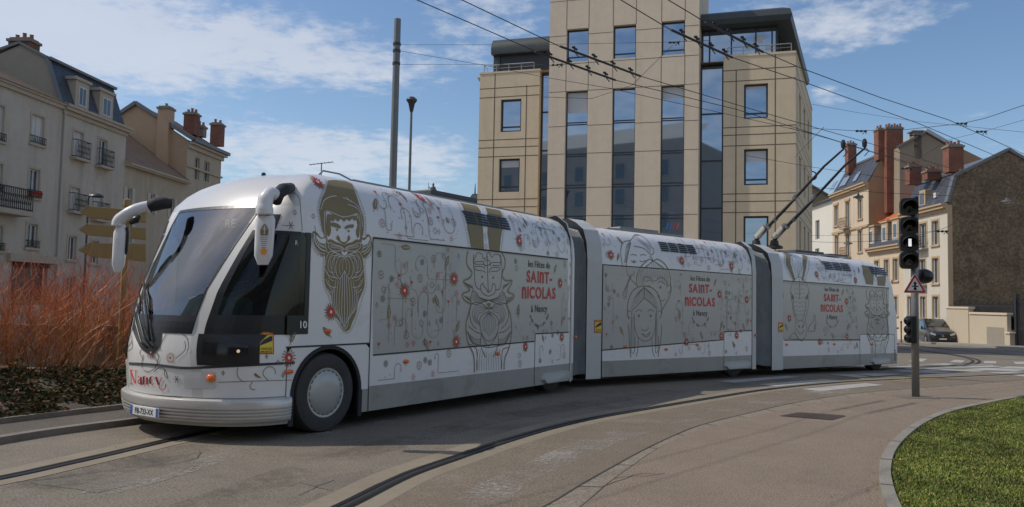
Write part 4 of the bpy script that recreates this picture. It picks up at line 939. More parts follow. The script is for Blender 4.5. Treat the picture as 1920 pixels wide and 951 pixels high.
# ================================================================ TRAM ARTWORK (thin printed film that follows the body side)
class Art:
    """2D drawing in metres on one car side (s,z)"""
    def __init__(s,car): s.c=car; s.g=MB(); s.l=MB(); s.r=MB(); s.w=MB(); s.t=MB(); s.k=MB(); s.p=MB()
    def px(s,pts): return [s.c.sz(x,y) for x,y in pts]
    def stroke(s,pts,w=.008,mb=None,off=.0045,closed=False,sm=True,n=6,taper=False):
        mb=mb or s.l; P=smooth([Vector((a,b)) for a,b in pts],n,closed) if (sm and len(pts)>2) else [Vector((a,b)) for a,b in pts]
        if closed: P=P+[P[0]]
        if not sm:
            Q=[P[0]]
            for a,b in zip(P,P[1:]):
                k=max(1,int((b-a).length/.05)); Q+= [a.lerp(b,i/k) for i in range(1,k+1)]
            P=Q
        b=len(mb.v); k=len(P)
        for i,p in enumerate(P):
            d=(P[min(i+1,k-1)]-P[max(i-1,0)]); d=d.normalized() if d.length>1e-9 else Vector((1,0)); nn=Vector((-d.y,d.x))*w/2
            if taper: nn*=max(.15,math.sin(math.pi*i/(k-1)))
            for q in (p+nn,p-nn): mb.v.append(s.c.S(q.x,q.y,off))
        for i in range(k-1): mb.f.append((b+2*i,b+2*i+1,b+2*i+3,b+2*i+2)); mb.m.append(0)
    def fill(s,pts,mb=None,off=.003,sm=True,n=4,step=.045):
        mb=mb or s.g; P=smooth([Vector((a,b)) for a,b in pts],n,True) if sm else [Vector((a,b)) for a,b in pts]
        if max(p.x for p in P)-min(p.x for p in P)<.12 and max(p.y for p in P)-min(p.y for p in P)<.12: step=9
        pxfill([(p.x,p.y) for p in P],0,step,0,mb,conv=lambda x,y:s.c.S(x,y,off))
    def dot(s,a,z,r,mb=None,off=.0055,n=10): 
        mb=mb or s.g; b=len(mb.v); mb.v+= [s.c.S(a+r*math.cos(2*math.pi*i/n),z+r*math.sin(2*math.pi*i/n),off) for i in range(n)]; mb.f.append(tuple(range(b,b+n))); mb.m.append(0)
    def spike(s,a,z,ang,r0,r1,w,mb,off=.0055):
        c,q=math.cos(ang),math.sin(ang); P=[(a+c*r0,z+q*r0),(a+c*(r0+r1)/2-q*w,z+q*(r0+r1)/2+c*w),(a+c*r1,z+q*r1),(a+c*(r0+r1)/2+q*w,z+q*(r0+r1)/2-c*w)]
        b=len(mb.v); mb.v+=[s.c.S(x,y,off) for x,y in P]; mb.f.append((b,b+1,b+2,b+3)); mb.m.append(0)
    def flower(s,a,z,r=.10):
        for i in range(16): s.spike(a,z,2*math.pi*i/16+.1,r*.35,r*(1.05 if i%2 else .95),r*.085,s.g,.0045)
        b=len(s.r.v); n=32; s.r.v+=[s.c.S(a+r*(.66 if i%2 else .44)*math.cos(2*math.pi*i/n),z+r*(.66 if i%2 else .44)*math.sin(2*math.pi*i/n),.006) for i in range(n)]+[s.c.S(a,z,.006)]
        for i in range(n): s.r.f.append((b+i,b+(i+1)%n,b+n)); s.r.m.append(0)
        s.dot(a,z,r*.17,s.w,.0075)
    def leaf(s,a,z,L=.17,ang=1.2,w=.36):
        c,q=math.cos(ang),math.sin(ang); T=lambda x,y:(a+c*x-q*y,z+q*x+c*y)
        s.fill([T(-L/2,0),T(-L*.2,L*w*.5),T(L*.2,L*w*.45),T(L/2,0),T(L*.2,-L*w*.45),T(-L*.2,-L*w*.5)],n=3)
        s.stroke([T(-L*.7,0),T(-L*.4,0)],.007,s.g,.0045,sm=False); s.stroke([T(-L*.4,0),T(L*.4,0)],.0035,s.w,.0062,sm=False)
        for k in (-.2,.05): s.stroke([T(L*k,0),T(L*(k+.16),L*w*.3)],.0025,s.w,.0062,sm=False); s.stroke([T(L*k,0),T(L*(k+.16),-L*w*.3)],.0025,s.w,.0062,sm=False)
    def star4(s,a,z,r=.035):
        s.stroke([(a,z+r),(a+r*.25,z+r*.25),(a+r*.8,z),(a+r*.25,z-r*.25),(a,z-r),(a-r*.25,z-r*.25),(a-r*.8,z),(a-r*.25,z+r*.25),(a,z+r)],.006,sm=False)
    def star8(s,a,z,r=.05):
        P=[(a+r*(1 if i%2==0 else .5)*math.cos(math.pi*i/8),z+r*(1 if i%2==0 else .5)*math.sin(math.pi*i/8)) for i in range(17)]; s.stroke(P,.007,sm=False)
    def burst(s,a,z,r=.07):
        for i in range(14): s.spike(a,z,2*math.pi*i/14,r*.45,r,r*.07,s.g)
        s.stroke([(a+r*.18*math.cos(t),z+r*.18*math.sin(t)) for t in [2*math.pi*i/8 for i in range(9)]],.007,s.r,.006,sm=False)
    def snow(s,a,z,r=.05):
        for i in range(3):
            t=math.pi*i/3+.5; s.stroke([(a-r*math.cos(t),z-r*math.sin(t)),(a+r*math.cos(t),z+r*math.sin(t))],.006,sm=False)
        for i in range(6):
            t=math.pi*i/3+.5
            for dt in (-.5,.5): s.stroke([(a+r*.55*math.cos(t),z+r*.55*math.sin(t)),(a+r*.9*math.cos(t+dt),z+r*.9*math.sin(t+dt))],.005,sm=False)
    def plus(s,a,z,r=.014): s.spike(a,z,0,-r,r,r*.3,s.g); s.spike(a,z,math.pi/2,-r,r,r*.3,s.g)
    def berry(s,a,z,r=.05):
        for t in (1.57,1.0,2.14): s.spike(a,z,t,0,r,r*.16,s.r)
        s.spike(a,z,-1.57,0,r*.8,r*.1,s.g)
    def rburst(s,a,z,r=.05):
        for i in range(8): s.spike(a,z,math.pi*i/4,r*.2,r*.8,r*.1,s.r); s.dot(a+r*math.cos(math.pi*i/4),z+r*math.sin(math.pi*i/4),r*.13,s.r,n=6)
    def hook(s,a,z,h,r,sd=1,up=1,end=None):
        """a plain stem that curls over into an open spiral"""
        P=[(a,z),(a,z+up*h*.5),(a,z+up*h)]
        for i in range(1,9):
            t=math.pi*i/7.2; rr=r*(1-.035*i); P.append((a+sd*(r-rr*math.cos(t)),z+up*(h+rr*math.sin(t))))
        s.stroke(P,.008,s.p); q=P[-1]
        if end is None: s.stroke([(q[0]+.016*math.cos(t),q[1]-up*.014+.016*math.sin(t)) for t in [2*math.pi*i/7 for i in range(8)]],.005,s.p,sm=False)
        return q
    def fringe(s,pts,L=.03,step=.022,w=.005,sd=1,n=6):
        P=smooth([Vector(p) for p in pts],n); acc=0
        for a,b in zip(P,P[1:]):
            d=b-a; l=d.length
            if l<1e-6: continue
            while acc<l:
                q=a.lerp(b,acc/l); nn=Vector((-d.y,d.x)).normalized()*sd; s.stroke([(q.x,q.y),(q.x+nn.x*L,q.y+nn.y*L)],w,s.g,.004,sm=False); acc+=step
            acc-=l
    def text(s,txt,px,py,h,m=None,bold=0.,sx=1.,big='',spacing=0.):
        m=m or s.t; a,z=s.c.sz(px,py); glyphs=[];x=0
        for ch in txt:
            if ch==' ': x+=.28; continue
            vs,fs,w_=text2d(ch,bold); k=1.42 if ch in big else 1.; glyphs.append((x,vs,fs,k)); x+=w_*(1. if ch not in big else 1.25)+.085+spacing
        k0=h/.7; x0=a-x*k0*sx/2
        for gx,vs,fs,k in glyphs:
            kx=1.25 if k>1 else 1.
            m.add([s.c.S(x0+(gx+v[0]*kx)*k0*sx,z+(v[1]*k)*k0,.0068) for v in vs],fs)
    def arctext(s,txt,px,py,r,h,a0,a1,m=None):
        m=m or s.t; a,z=s.c.sz(px,py); n=len(txt); k=h/.7
        for i,ch in enumerate(txt):
            t=a0+(a1-a0)*i/(n-1)
            if ch==' ': continue
            vs,fs,w_=text2d(ch,.01); c,q=math.cos(t+math.pi/2),math.sin(t+math.pi/2)
            m.add([s.c.S(a+r*math.cos(t)+c*(v[0]-w_/2)*k-q*v[1]*k, z+r*math.sin(t)+q*(v[0]-w_/2)*k+c*v[1]*k,.0068) for v in vs],fs)
    def field(s,a0,a1,z0,z1,seed,avoid=(),dens_=1.):
        r_=random.Random(seed); placed=list(avoid); hooks=[]
        def ok(a,z,r):
            if not(a0+.02<a<a1-.02 and z0+.02<z<z1-.02): return False
            return all(abs(a-q[0])>q[2]+r or abs(z-q[1])>q[3]+r for q in placed)
        for i in range(int(420*dens_)):
            a=r_.uniform(a0,a1); z=r_.uniform(z0,z1); k=r_.random()
            if k<.12: rr=.08; f=lambda:s.burst(a,z,.07)
            elif k<.22: rr=.05; f=lambda:s.star8(a,z,.055)
            elif k<.34: rr=.05; f=lambda:s.snow(a,z,.05)
            elif k<.42: rr=.05; f=lambda:s.rburst(a,z,.045)
            elif k<.50: rr=.05; f=lambda:s.berry(a,z,.055)
            elif k<.66: rr=.04; f=lambda:s.star4(a,z,.042)
            else: rr=.02; f=lambda:s.plus(a,z)
            if ok(a,z,rr): f(); placed.append((a,z,rr,rr))
        for i in range(int(260*dens_)):
            a=r_.uniform(a0,a1); up=r_.choice((1,-1)); h=r_.uniform(.12,.75)*min(1,(z1-z0)*1.1); r=r_.uniform(.06,.17)*min(1,(z1-z0)*2); sd=r_.choice((1,-1)); z=r_.uniform(z0,z1)
            zz=z+up*(h+r); am=a+sd*r
            if not(z0+.02<z<z1-.02 and z0+.03<zz<z1-.03 and a0+.03<min(a,a+2*sd*r) and max(a,a+2*sd*r)<a1-.03): continue
            mine=(am,(z+zz)/2,r,h/2)
            if sum(1 for q in hooks if abs(am-q[0])<(q[2]+r)*.6 and abs(mine[1]-q[1])<(q[3]+h/2)*.65)>0: continue
            if any(abs(am-q[0])<q[2]+r*1.1 and abs((z+zz)/2-q[1])<q[3]+h*.5 and q[2]>.2 for q in avoid): continue
            s.hook(a,z,h,r,sd,up); hooks.append(mine)
            if r_.random()<.6:
                a2=a-sd*r_.uniform(.15,.6)
                if a0+.05<a2<a1-.05 and not any(q[2]>.2 and abs((a+a2)/2-q[0])<q[2]+abs(a-a2)/2 and abs(z-q[1])<q[3] for q in avoid): s.stroke([(a,z),(a-sd*.03,z-up*.05) if z0<z-up*.05<z1 else (a,z),(a-sd*.08,z-up*.06 if z0<z-up*.06<z1 else z),(a2,z-up*.06 if z0<z-up*.06<z1 else z)],.008,s.p)
    def build(s,parent):
        for nm,mbx,m in (('printed_gold_motifs',s.g,M_gold),('printed_outlines',s.l,M_line),('printed_tendrils',s.p,mat('art_tendril',(.27,.245,.20),.5)),('printed_red_motifs',s.r,M_red),('printed_white_lines',s.w,M_artw),('printed_lettering',s.t,M_txt),('panel_seams',s.k,M_seam)):
            if mbx.f: mbx.build(nm,m,parent,fixn=False)
def Z(ox,oy,k): return lambda pts:[(ox+x/k,oy+y/k) for x,y in pts]
# window film areas, split at the low door flap
def film(car,x0,yt0,x1,yt1,steps,a1=None):
    """tinted band: left px, top y at both ends, list of (px,py) along the bottom"""
    A=[car.sz(x0,yt0),car.sz(x1,yt1)]+[car.sz(x,y) for x,y in steps[::-1]]
    P=[(a,z) for a,z in A]; P[0]=(P[0][0],2.43);P[1]=(P[1][0],2.43)
    mb=MB(); pxfill(P,0,.3,0,mb,conv=lambda x,y:car.S(x,y,.0018)); mb.build('window_band',M_vinyl,car.body,fixn=False); return P
C1.body=B1;C2.body=B2;C3.body=B3
A1,A2,A3=Art(C1),Art(C2),Art(C3)
P=film(C1,699,450,1064,486,[(699,666),(1003,640),(1003.5,626),(1066,623)]); P=[p for p in P]
A1.stroke(P[:2],.022,A1.k,.006,sm=False); A1.stroke(P[2:],.020,A1.k,.006,sm=False)
A1.stroke([(P[0][0],.18),(P[0][0],2.43)],.014,A1.k,.0058,sm=False); A1.stroke([A1.px([(1003,632)])[0],(A1.px([(1003,632)])[0][0],.19)],.012,A1.k,.0058,sm=False)
A1.stroke([(-.62,1.055),(P[0][0],1.055)],.020,A1.k,.006,sm=False); A1.stroke([(-.60,1.05),(-.60,.20)],.010,A1.k,.006,sm=False)
P=film(C2,1126,495.5,1411,516,[(1126,657),(1357,637),(1357.4,622),(1411,620)]); A2.stroke(P[:2],.020,A2.k,.006,sm=False); A2.stroke(P[2:],.022,A2.k,.006,sm=False)
A2.stroke([(.02,.18),(.02,2.43)],.03,A2.k,.0058,sm=False); A2.stroke([(P[3][0],.19),(P[3][0],P[3][1])],.010,A2.k,.0058,sm=False)
P=film(C3,1467,526,1667,540,[(1467,638),(1612,640),(1612.4,627),(1665,627)]); A3.stroke(P[:2],.020,A3.k,.006,sm=False); 
q_=C3.sz(1612,627)[0]; A3.stroke([(.05,P[-1][1]),(q_,P[-1][1])],.022,A3.k,.006,sm=False); A3.stroke([(q_,.2),(q_,C3.sz(1612,627)[1]),(C3.sz(1677,628)[0],C3.sz(1612,627)[1]),(C3.sz(1677,628)[0],.5)],.014,A3.k,.0058,sm=False)
A3.stroke([(C3.sz(1641,665)[0],.2),(C3.sz(1641,665)[0],.9)],.010,A3.k,.0058,sm=False); A3.stroke([C3.sz(1662,540),C3.sz(1664,627)],.014,A3.k,.0058,sm=False)
for A_,x in ((A1,6.2),(A2,E2-.03)): A_.stroke([(x,.18),(x,3.0)],.012,A_.k,.0058,sm=False)
# ventilation grilles
def grille(car,x0,yt0,x1,yt1,x1b,yb1,x0b,yb0,nc,nr):
    c=[car.sz(x0,yt0),car.sz(x1,yt1),car.sz(x1b,yb1),car.sz(x0b,yb0)]; mb=MB(); md=MB()
    a0=(c[0][0]+c[3][0])/2; a1=(c[1][0]+c[2][0])/2; z1=(c[0][1]+c[1][1])/2; z0=(c[2][1]+c[3][1])/2
    for i in range(nc):
        for j in range(nr):
            w=(a1-a0)/nc; h=(z1-z0)/nr; x=a0+i*w+w*.03; y=z0+j*h+h*.12
            P=[(x,y),(x+w*.92,y),(x+w*.92,y+h*.72),(x,y+h*.72)]; mb.add([car.S(p[0],p[1],.008) for p in P],[(0,1,2,3)]); 
    mb.build('vent_grille',M_blk,car.body,fixn=False)
grille(C1,868,398,952,409,952,430,872,423,4,5); grille(C2,1235,453.5,1303,461,1303,477,1236,472,4,5); grille(C3,1543,490.5,1592,495,1592,509.5,1544,505.5,3,5); grille(C3,1629,500,1659,503,1661,517,1631,514.5,3,4)
# --- bearded bishop line drawing, designed on the front car, repeated on the rear one
def bishop(A,T,lead=True):
    zt=Z(840,460,3.9625); X=lambda pts:[T(q) for q in A1.px(zt(pts))]
    w=.013
    Lf=[(150,45),(138,90),(143,150),(178,200),(160,245),(112,268),(148,310),(160,340),(104,365),(125,410),(168,440),(152,510),(134,580),(135,650),(150,730),(185,800),(195,860),(195,945)]
    Rt=[(392,50),(420,100),(420,160),(398,215),(425,265),(476,262),(455,310),(440,345),(491,374),(465,410),(432,438),(460,510),(470,580),(470,660),(452,760),(420,840),(415,925)]
    A.stroke(X(Lf),.019,A.g,.005,n=3); A.stroke(X(Rt),.019,A.g,.005,n=3); A.fringe(X(Lf),.035,.03,.005,-1,3); A.fringe(X(Rt),.035,.03,.005,1,3)
    for P in ([(190,70),(188,120),(195,200),(200,280),(220,320),(245,328)],[(388,70),(398,140),(400,210),(385,320),(352,330)],[(292,80),(293,200),(299,350)],[(262,280),(242,300),(246,340),(270,365),(300,378),(335,362),(352,340),(352,300),(332,284),(325,320),(300,350),(285,325),(262,300),(262,282)],
              [(168,430),(172,370),(185,338),(215,360),(240,395),(300,408),(365,392),(385,365),(404,345),(425,380),(436,430)],[(168,430),(210,440),(250,425),(285,412),(303,408),(340,425),(380,440),(436,430)],[(195,125),(200,140),(262,142),(275,160)],[(195,125),(250,120),(262,130)],[(192,162),(205,182),(262,192),(278,205)],[(192,158),(250,158),(272,175)],
              [(390,130),(330,128),(315,142),(312,158)],[(390,135),(380,150),(330,150)],[(385,165),(330,165),(312,180),(305,205)],[(385,170),(372,190),(320,195)],
              [(190,120),(215,60),(250,65),(262,100),(285,90),(290,60),(310,60),(325,90),(350,65),(385,80),(392,130)],[(262,120),(270,145),(290,150),(310,140),(308,115),(290,110),(270,118)],
              [(303,480),(260,440),(200,425),(168,450),(160,520),(180,590),(210,620)],[(303,480),(350,440),(400,428),(436,445),(450,520),(430,580),(395,620)],[(303,490),(250,520),(235,560),(240,620),(262,680),(303,712),(350,680),(372,620),(375,560),(350,520),(303,490)],
              [(150,600),(200,640),(245,660),(262,700),(303,750),(345,700),(370,655),(420,640),(462,600)],[(140,640),(180,720),(240,745),(303,760),(370,745),(430,720),(468,640)],[(245,670),(240,730),(262,800),(280,830)],[(372,670),(372,730),(350,800),(335,830)],[(150,730),(200,760),(215,800),(215,930)],[(452,760),(410,770),(400,810),(398,920)]):
        A.stroke(X(P),w,A.l,.005,n=4)
    for k in range(4):
        f=(k+1)/5
        A.stroke(X([(303,478-10*k),(255+5*k,455+12*k),(205+8*k,450+18*k),(180+12*k,510+12*k),(200+14*k,575+8*k)]),.008,A.l,.005,n=4); A.stroke(X([(303,478-10*k),(350-5*k,455+12*k),(400-8*k,450+18*k),(425-12*k,510+12*k),(405-14*k,575+8*k)]),.008,A.l,.005,n=4)
    for k in range(7):
        x=255+16*k; A.stroke(X([(303+(x-303)*.1,500),(x,560),(303+(x-303)*.8,680-abs(k-3)*14)]),.007,A.l,.005,n=4)
    for k in range(11):
        x=212+18*k; A.stroke(X([(303+(x-303)*.85,800-abs(k-5)*6),(x,860),(x,930)]),.007,A.l,.005,n=4)
    for k in range(5):
        A.stroke(X([(118+8*k,270+9*k),(150+8*k,290+8*k),(185,300+10*k)]),.007,A.l,.005,n=3); A.stroke(X([(470-8*k,265+9*k),(445-8*k,285+8*k),(405,300+10*k)]),.007,A.l,.005,n=3)
        A.stroke(X([(112+8*k,372+8*k),(140+8*k,385+8*k),(170,385+9*k)]),.007,A.l,.005,n=3); A.stroke(X([(486-8*k,376+8*k),(460-6*k,388+8*k),(430,385+9*k)]),.007,A.l,.005,n=3)
        A.stroke(X([(180,350+14*k),(230,385+9*k),(290,405+3*k)]),.007,A.l,.005,n=3); A.stroke(X([(420,350+14*k),(375,385+9*k),(312,405+3*k)]),.007,A.l,.005,n=3)
        A.stroke(X([(140+4*k,640+12*k),(190,690+12*k),(245,700+12*k)]),.007,A.l,.005,n=3); A.stroke(X([(465-4*k,640+12*k),(420,690+12*k),(370,700+12*k)]),.007,A.l,.005,n=3)
    for x,y in ((253,235),(335,240)): q=X([(x,y)])[0]; A.dot(q[0],q[1],.022,A.g)
    A.fill(X([(288,430),(318,432),(312,450),(302,455),(292,448)]),A.g,.0055,n=2)
ID=lambda q:q
bishop(A1,ID)
e1=A1.px(Z(840,460,3.9625)([(294,237)]))[0]; e3=C3.sz(1643,568.5); off=(e3[0]-e1[0],e3[1]-e1[1])
def T3(q): return (min(e3[0]+(q[0]-e1[0])*.97,5.62),e3[1]+(q[1]-e1[1]))
bishop(A3,T3)
# mitre above the window line (front car)
zt=Z(640,320,4.364)
for P in ([(962,264),(1100,290),(1140,400),(1160,560),(1165,648),(1060,632),(1030,480),(1000,340)],[(1165,304),(1288,326),(1306,400),(1302,560),(1292,665),(1212,652),(1195,520),(1188,400)]): A1.fill(A1.px(zt(P)),A1.g,.003,sm=False)
A1.fringe(A1.px(zt([(945,262),(985,340),(1015,450),(1050,630)])),.04,.028,.006,-1,4); A1.fringe(A1.px(zt([(1296,330),(1315,400),(1312,560),(1300,662)])),.04,.028,.006,1,4)
for x,y in ((1175,548),(1183,630),(1140,305)):
    q=A1.px(zt([(x,y)]))[0]; A1.star4(q[0],q[1],.06)
zt=Z(1450,460,3.9625)
for P in ([(652,150),(740,160),(745,230),(740,296),(690,290),(668,220)],[(765,235),(835,225),(828,305),(775,300)],[(752,162),(760,162),(765,235),(755,235)]): A3.fill(A3.px(zt(P)),A3.g,.003,sm=False)
A3.fringe(A3.px(zt([(640,115),(665,200),(685,290)])),.03,.03,.006,-1,4)
q=A3.px(zt([(755,262)]))[0]; A3.star4(q[0],q[1],.06)
# hooded golden beard figure behind the cab
zt=Z(560,320,2.795); X=lambda pts:A1.px(zt(pts)); g_=A1.g
A1.fill(X([(150,62),(165,52),(215,55),(262,63),(295,120),(318,185),(336,235),(340,300),(334,345),(322,340),(312,250),(296,232),(260,242),(215,242),(178,228),(150,218),(140,240),(146,345),(130,330),(116,265),(108,210),(118,160),(138,110)]),g_,.003)
A1.fill(X([(145,345),(156,372),(185,385),(212,392),(238,398),(262,392),(290,385),(314,372),(326,345),(336,400),(338,430),(340,500),(345,600),(328,650),(312,690),(300,750),(278,800),(268,830),(245,842),(226,825),(212,790),(190,760),(176,700),(165,650),(142,612),(134,560),(137,480),(138,430)]),g_,.0030)
A1.fill(X([(140,352),(118,352),(95,325),(75,318),(68,345),(78,390),(105,432),(140,442)]),g_,.0028); A1.fill(X([(320,352),(345,352),(360,335),(372,345),(378,352),(384,395),(366,440),(330,455)]),g_,.0028)
A1.fill(X([(150,368),(170,360),(195,374),(215,380),(236,388),(258,380),(280,374),(302,360),(320,368),(322,402),(240,412),(150,402)]),g_,.0034,n=2)
A1.fill(X([(166,234),(172,262),(182,268),(192,252),(205,270),(220,254),(236,270),(250,254),(266,268),(280,252),(292,264),(302,238)]),g_,.0034,n=2)
for P in ([(170,274),(195,280),(218,292),(215,304),(190,300),(170,290)],[(242,298),(262,286),(286,284),(284,300),(262,302),(242,308)],[(204,338),(197,356),(212,372),(236,386),(258,372),(270,356),(262,338),(256,350),(252,368),(236,375),(220,368),(213,350)]): A1.fill(X(P),g_,.004,n=3)
for x,y in ((200,314),(260,317)): q=X([(x,y)])[0]; A1.dot(q[0],q[1],.015)
A1.fill(X([(150,232),(172,236),(180,250),(165,270),(168,320),(158,345),(148,330),(146,260)]),g_,.0035,n=3); A1.fill(X([(300,250),(312,262),(318,300),(316,345),(306,350),(300,320),(308,290)]),g_,.0035,n=3)
zq=Z(560,330,3.069); XQ=lambda pts:A1.px(zq(pts)); MR=lambda P:[(524-x,y) for x,y in P]
wl=lambda P,w=.007,n=5:A1.stroke(XQ(P),w,A1.w,.0055,n=n)
def both(P,w=.007): wl(P,w); wl(MR(P),w)
for P in ([(124,200),(140,150),(175,126),(215,118)],[(250,128),(300,150),(345,185),(364,230)],[(268,122),(300,152)],[(280,168),(330,186),(352,215),(366,300)],[(150,345),(144,270),(148,212),(180,210),(250,240),(300,232),(340,225),(350,300),(346,340)]): wl(P)
both([(262,425),(242,406),(205,396),(175,384),(170,408),(195,430),(235,431),(258,421)]); both([(254,417),(230,407),(196,402),(180,396)],.005); both([(252,422),(225,415),(196,412),(178,402)],.005); both([(160,360),(164,385),(175,384)]); both([(152,380),(158,430),(170,440)])
both([(262,466),(232,468),(213,510),(215,560),(232,592),(248,575),(262,545)]); both([(258,462),(215,455),(192,500),(190,550),(204,580),(222,594)]); both([(252,460),(200,442),(172,482),(167,530),(180,552),(198,556)]); both([(244,456),(186,434),(158,472),(152,515)])
both([(258,468),(240,490),(232,530),(240,570)],.005); both([(262,470),(252,500),(250,540)],.005); both([(240,462),(206,475),(202,520),(206,560)],.005); both([(228,458),(190,462),(180,500),(182,535)],.005)
both([(150,535),(165,566),(190,582),(215,585)]); both([(154,590),(170,628),(195,640),(216,640)]); both([(162,650),(180,668),(194,672)]); both([(160,545),(176,590),(200,605)],.005); both([(168,600),(184,650),(200,665)],.005)
wl([(262,545),(262,700),(262,872)]); both([(252,575),(248,680),(246,790),(258,872)]); both([(240,592),(232,690),(232,780),(250,850)],.006); both([(226,600),(216,700),(222,780),(240,830)],.006); both([(212,600),(203,690),(212,770),(232,815)],.006); both([(198,640),(192,700),(204,765),(226,800)],.006); both([(184,680),(190,745),(215,795)],.006); both([(238,815),(244,862),(262,885)])
A1.fill(XQ([(247,430),(262,441),(277,430),(278,446),(262,460),(246,446)]),A1.w,.0052,n=2)
A1.fill(XQ([(98,338),(125,362),(150,358),(154,388),(128,386),(106,366)]),A1.w,.0050,n=3); A1.fill(XQ([(408,362),(392,392),(364,394),(362,372),(380,368),(398,352)]),A1.w,.0050,n=3)
wl([(86,330),(96,385),(125,420),(152,432)],.012); wl([(96,345),(112,392),(150,414)],.008); wl([(80,352),(88,402),(120,440),(150,450)],.008); wl([(112,378),(134,400),(152,402)],.006)
wl([(412,366),(404,400),(385,428),(366,438)],.010); wl([(402,372),(392,402),(366,418)],.008); wl([(414,392),(402,428),(372,452)],.008); wl([(390,380),(378,400),(364,405)],.006)
wl([(253,240),(254,330)],.003)
oL=[(150,58),(132,110),(112,165),(104,215),(118,285),(128,320)]; oR=[(268,66),(300,120),(324,185),(342,240),(344,340)]
A1.fringe(X(oL),.028,.026,.007,-1,4); A1.fringe(X(oR),.028,.026,.007,1,4)
A1.fringe(X([(66,330),(75,395),(105,438),(132,446),(130,520),(134,600),(162,660),(172,720),(205,790),(245,848)]),.026,.026,.007,-1,4)
A1.fringe(X([(388,395),(368,446),(344,460),(346,560),(350,605),(330,660),(305,752),(272,830),(245,848)]),.026,.026,.007,1,4)
# children (middle car)
zt=Z(1120,430,3.804); X=lambda pts:A2.px(zt(pts)); L_=lambda P,w=.013,n=4:A2.stroke(X(P),w,A2.l,.005,n=n); Lg=lambda P,w=.020:A2.stroke(X(P),w,A2.g,.005,n=4)
for P in ([(222,640),(214,590),(218,520),(245,450),(285,415),(333,405),(385,415),(430,460),(455,540),(460,600)],[(222,680),(226,760),(232,850),(238,915)],[(458,680),(455,760),(442,850),(432,910)],[(283,405),(280,340),(310,270),(350,228),(375,215),(398,226),(430,215),(480,250),(515,320),(522,400),(524,440),(505,500),(458,580)]): Lg(P)
for P in ([(262,600),(266,700),(292,770),(335,798),(385,775),(412,700),(414,600)],[(333,410),(330,490),(270,560),(245,600),(240,860),(265,866),(268,760)],[(333,490),(400,545),(422,600),(412,860),(432,862),(436,760)],[(232,640),(216,610),(222,580),(240,590)],[(440,640),(456,610),(450,580),(432,590)],[(272,590),(295,574),(318,588)],[(357,588),(380,572),(403,590)],[(315,700),(318,718),(340,722),(360,712),(362,696)],[(315,742),(345,755),(382,730)],[(318,745),(345,770),(378,742)],[(290,770),(288,860),(275,910)],[(388,770),(392,860),(408,910)],
          [(325,400),(330,350),(365,340),(410,370),(450,342),(490,370),(495,415)],[(345,375),(375,362),(400,385)],[(428,385),(455,372),(480,395)],[(430,470),(438,490),(440,470)],[(448,505),(465,512),(480,500)],[(495,400),(520,400),(526,430),(500,460)],
          [(180,275),(165,170),(180,100),(235,82)],[(235,82),(270,42),(330,60),(380,120),(402,150),(385,185),(330,140),(262,122)],[(238,100),(225,150),(208,210),(205,275)],[(205,275),(215,320),(250,370),(292,410)],[(235,188),(258,182),(280,192)],[(305,190),(325,182),(345,190)],[(245,330),(262,318),(258,300)],[(245,330),(190,440),(182,480)],[(240,320),(215,380),(200,430)],[(240,225),(260,238),(280,230)],[(300,225),(320,235),(345,222)],[(372,190),(390,210),(395,225)]): L_(P)
for k in range(8):
    f=k/7; L_([(331,415),(331-70*f*.9,430+50*f),(331-90*f,500+80*f*.9)],.006); L_([(336,415),(336+75*f*.9,430+50*f),(340+95*f,500+80*f)],.006)
for k in range(9):
    f=k/8; L_([(395+5*f,228),(395-95*f,240+70*f),(395-92*f,340+60*f)],.006); L_([(400,228),(400+95*f,240+60*f),(405+95*f,340+70*f)],.006)
for k in range(5):
    f=k/4; L_([(270,48+6*k),(310+5*k,80+8*k),(380,130+10*k)],.006); L_([(235,85+5*k),(205+5*k,130),(190+5*k,240)],.006)
for k in range(3):
    L_([(248+8*k,620),(246+8*k,720),(246+8*k,850)],.005); L_([(414+7*k,640),(414+7*k,740),(412+6*k,850)],.005)
for k in range(6): L_([(185+3*k,490-17*k),(197+3*k,498-17*k),(205+3*k,488-17*k),(195+4*k,478-17*k)],.008)
for x,y,r in ((295,618,.032),(380,618,.032),(449,415,.032),(370,408,.026),(261,228,.022)): q=X([(x,y)])[0]; A2.dot(q[0],q[1],r)
for x,y in ((280,645),(288,652),(295,642),(378,648),(388,655),(395,645)): q=X([(x,y)])[0]; A2.dot(q[0],q[1],.006)
# donkey (rear car)
zt=Z(1450,460,3.9625); X=lambda pts:A3.px(zt(pts)); L_=lambda P,w=.014,n=4,m=None:A3.stroke(X(P),w,m or A3.l,.005,n=n)
A3.fill(X([(72,58),(105,60),(125,120),(140,180),(160,250),(150,258),(120,200),(92,130)]),A3.g,.003); A3.fill(X([(212,78),(242,80),(246,130),(236,200),(218,262),(210,255),(222,190),(222,130)]),A3.g,.003)
for P in ([(62,58),(80,130),(112,210),(148,264)],[(115,62),(138,130),(158,190),(170,240)],[(208,80),(214,150),(202,235)],[(250,80),(264,130),(258,190),(228,268)]): L_(P,.009)
for k in range(5): L_([(185,240),(168+9*k,180),(150+17*k,112+abs(k-2)*14)],.007)
for P in ([(150,265),(128,330),(136,400),(148,500),(165,560),(160,600),(165,655),(190,700),(228,690),(248,640),(244,590),(236,560),(255,480),(264,400),(264,340),(236,270),(190,240),(150,265)],): L_(P,.014,m=A3.g)
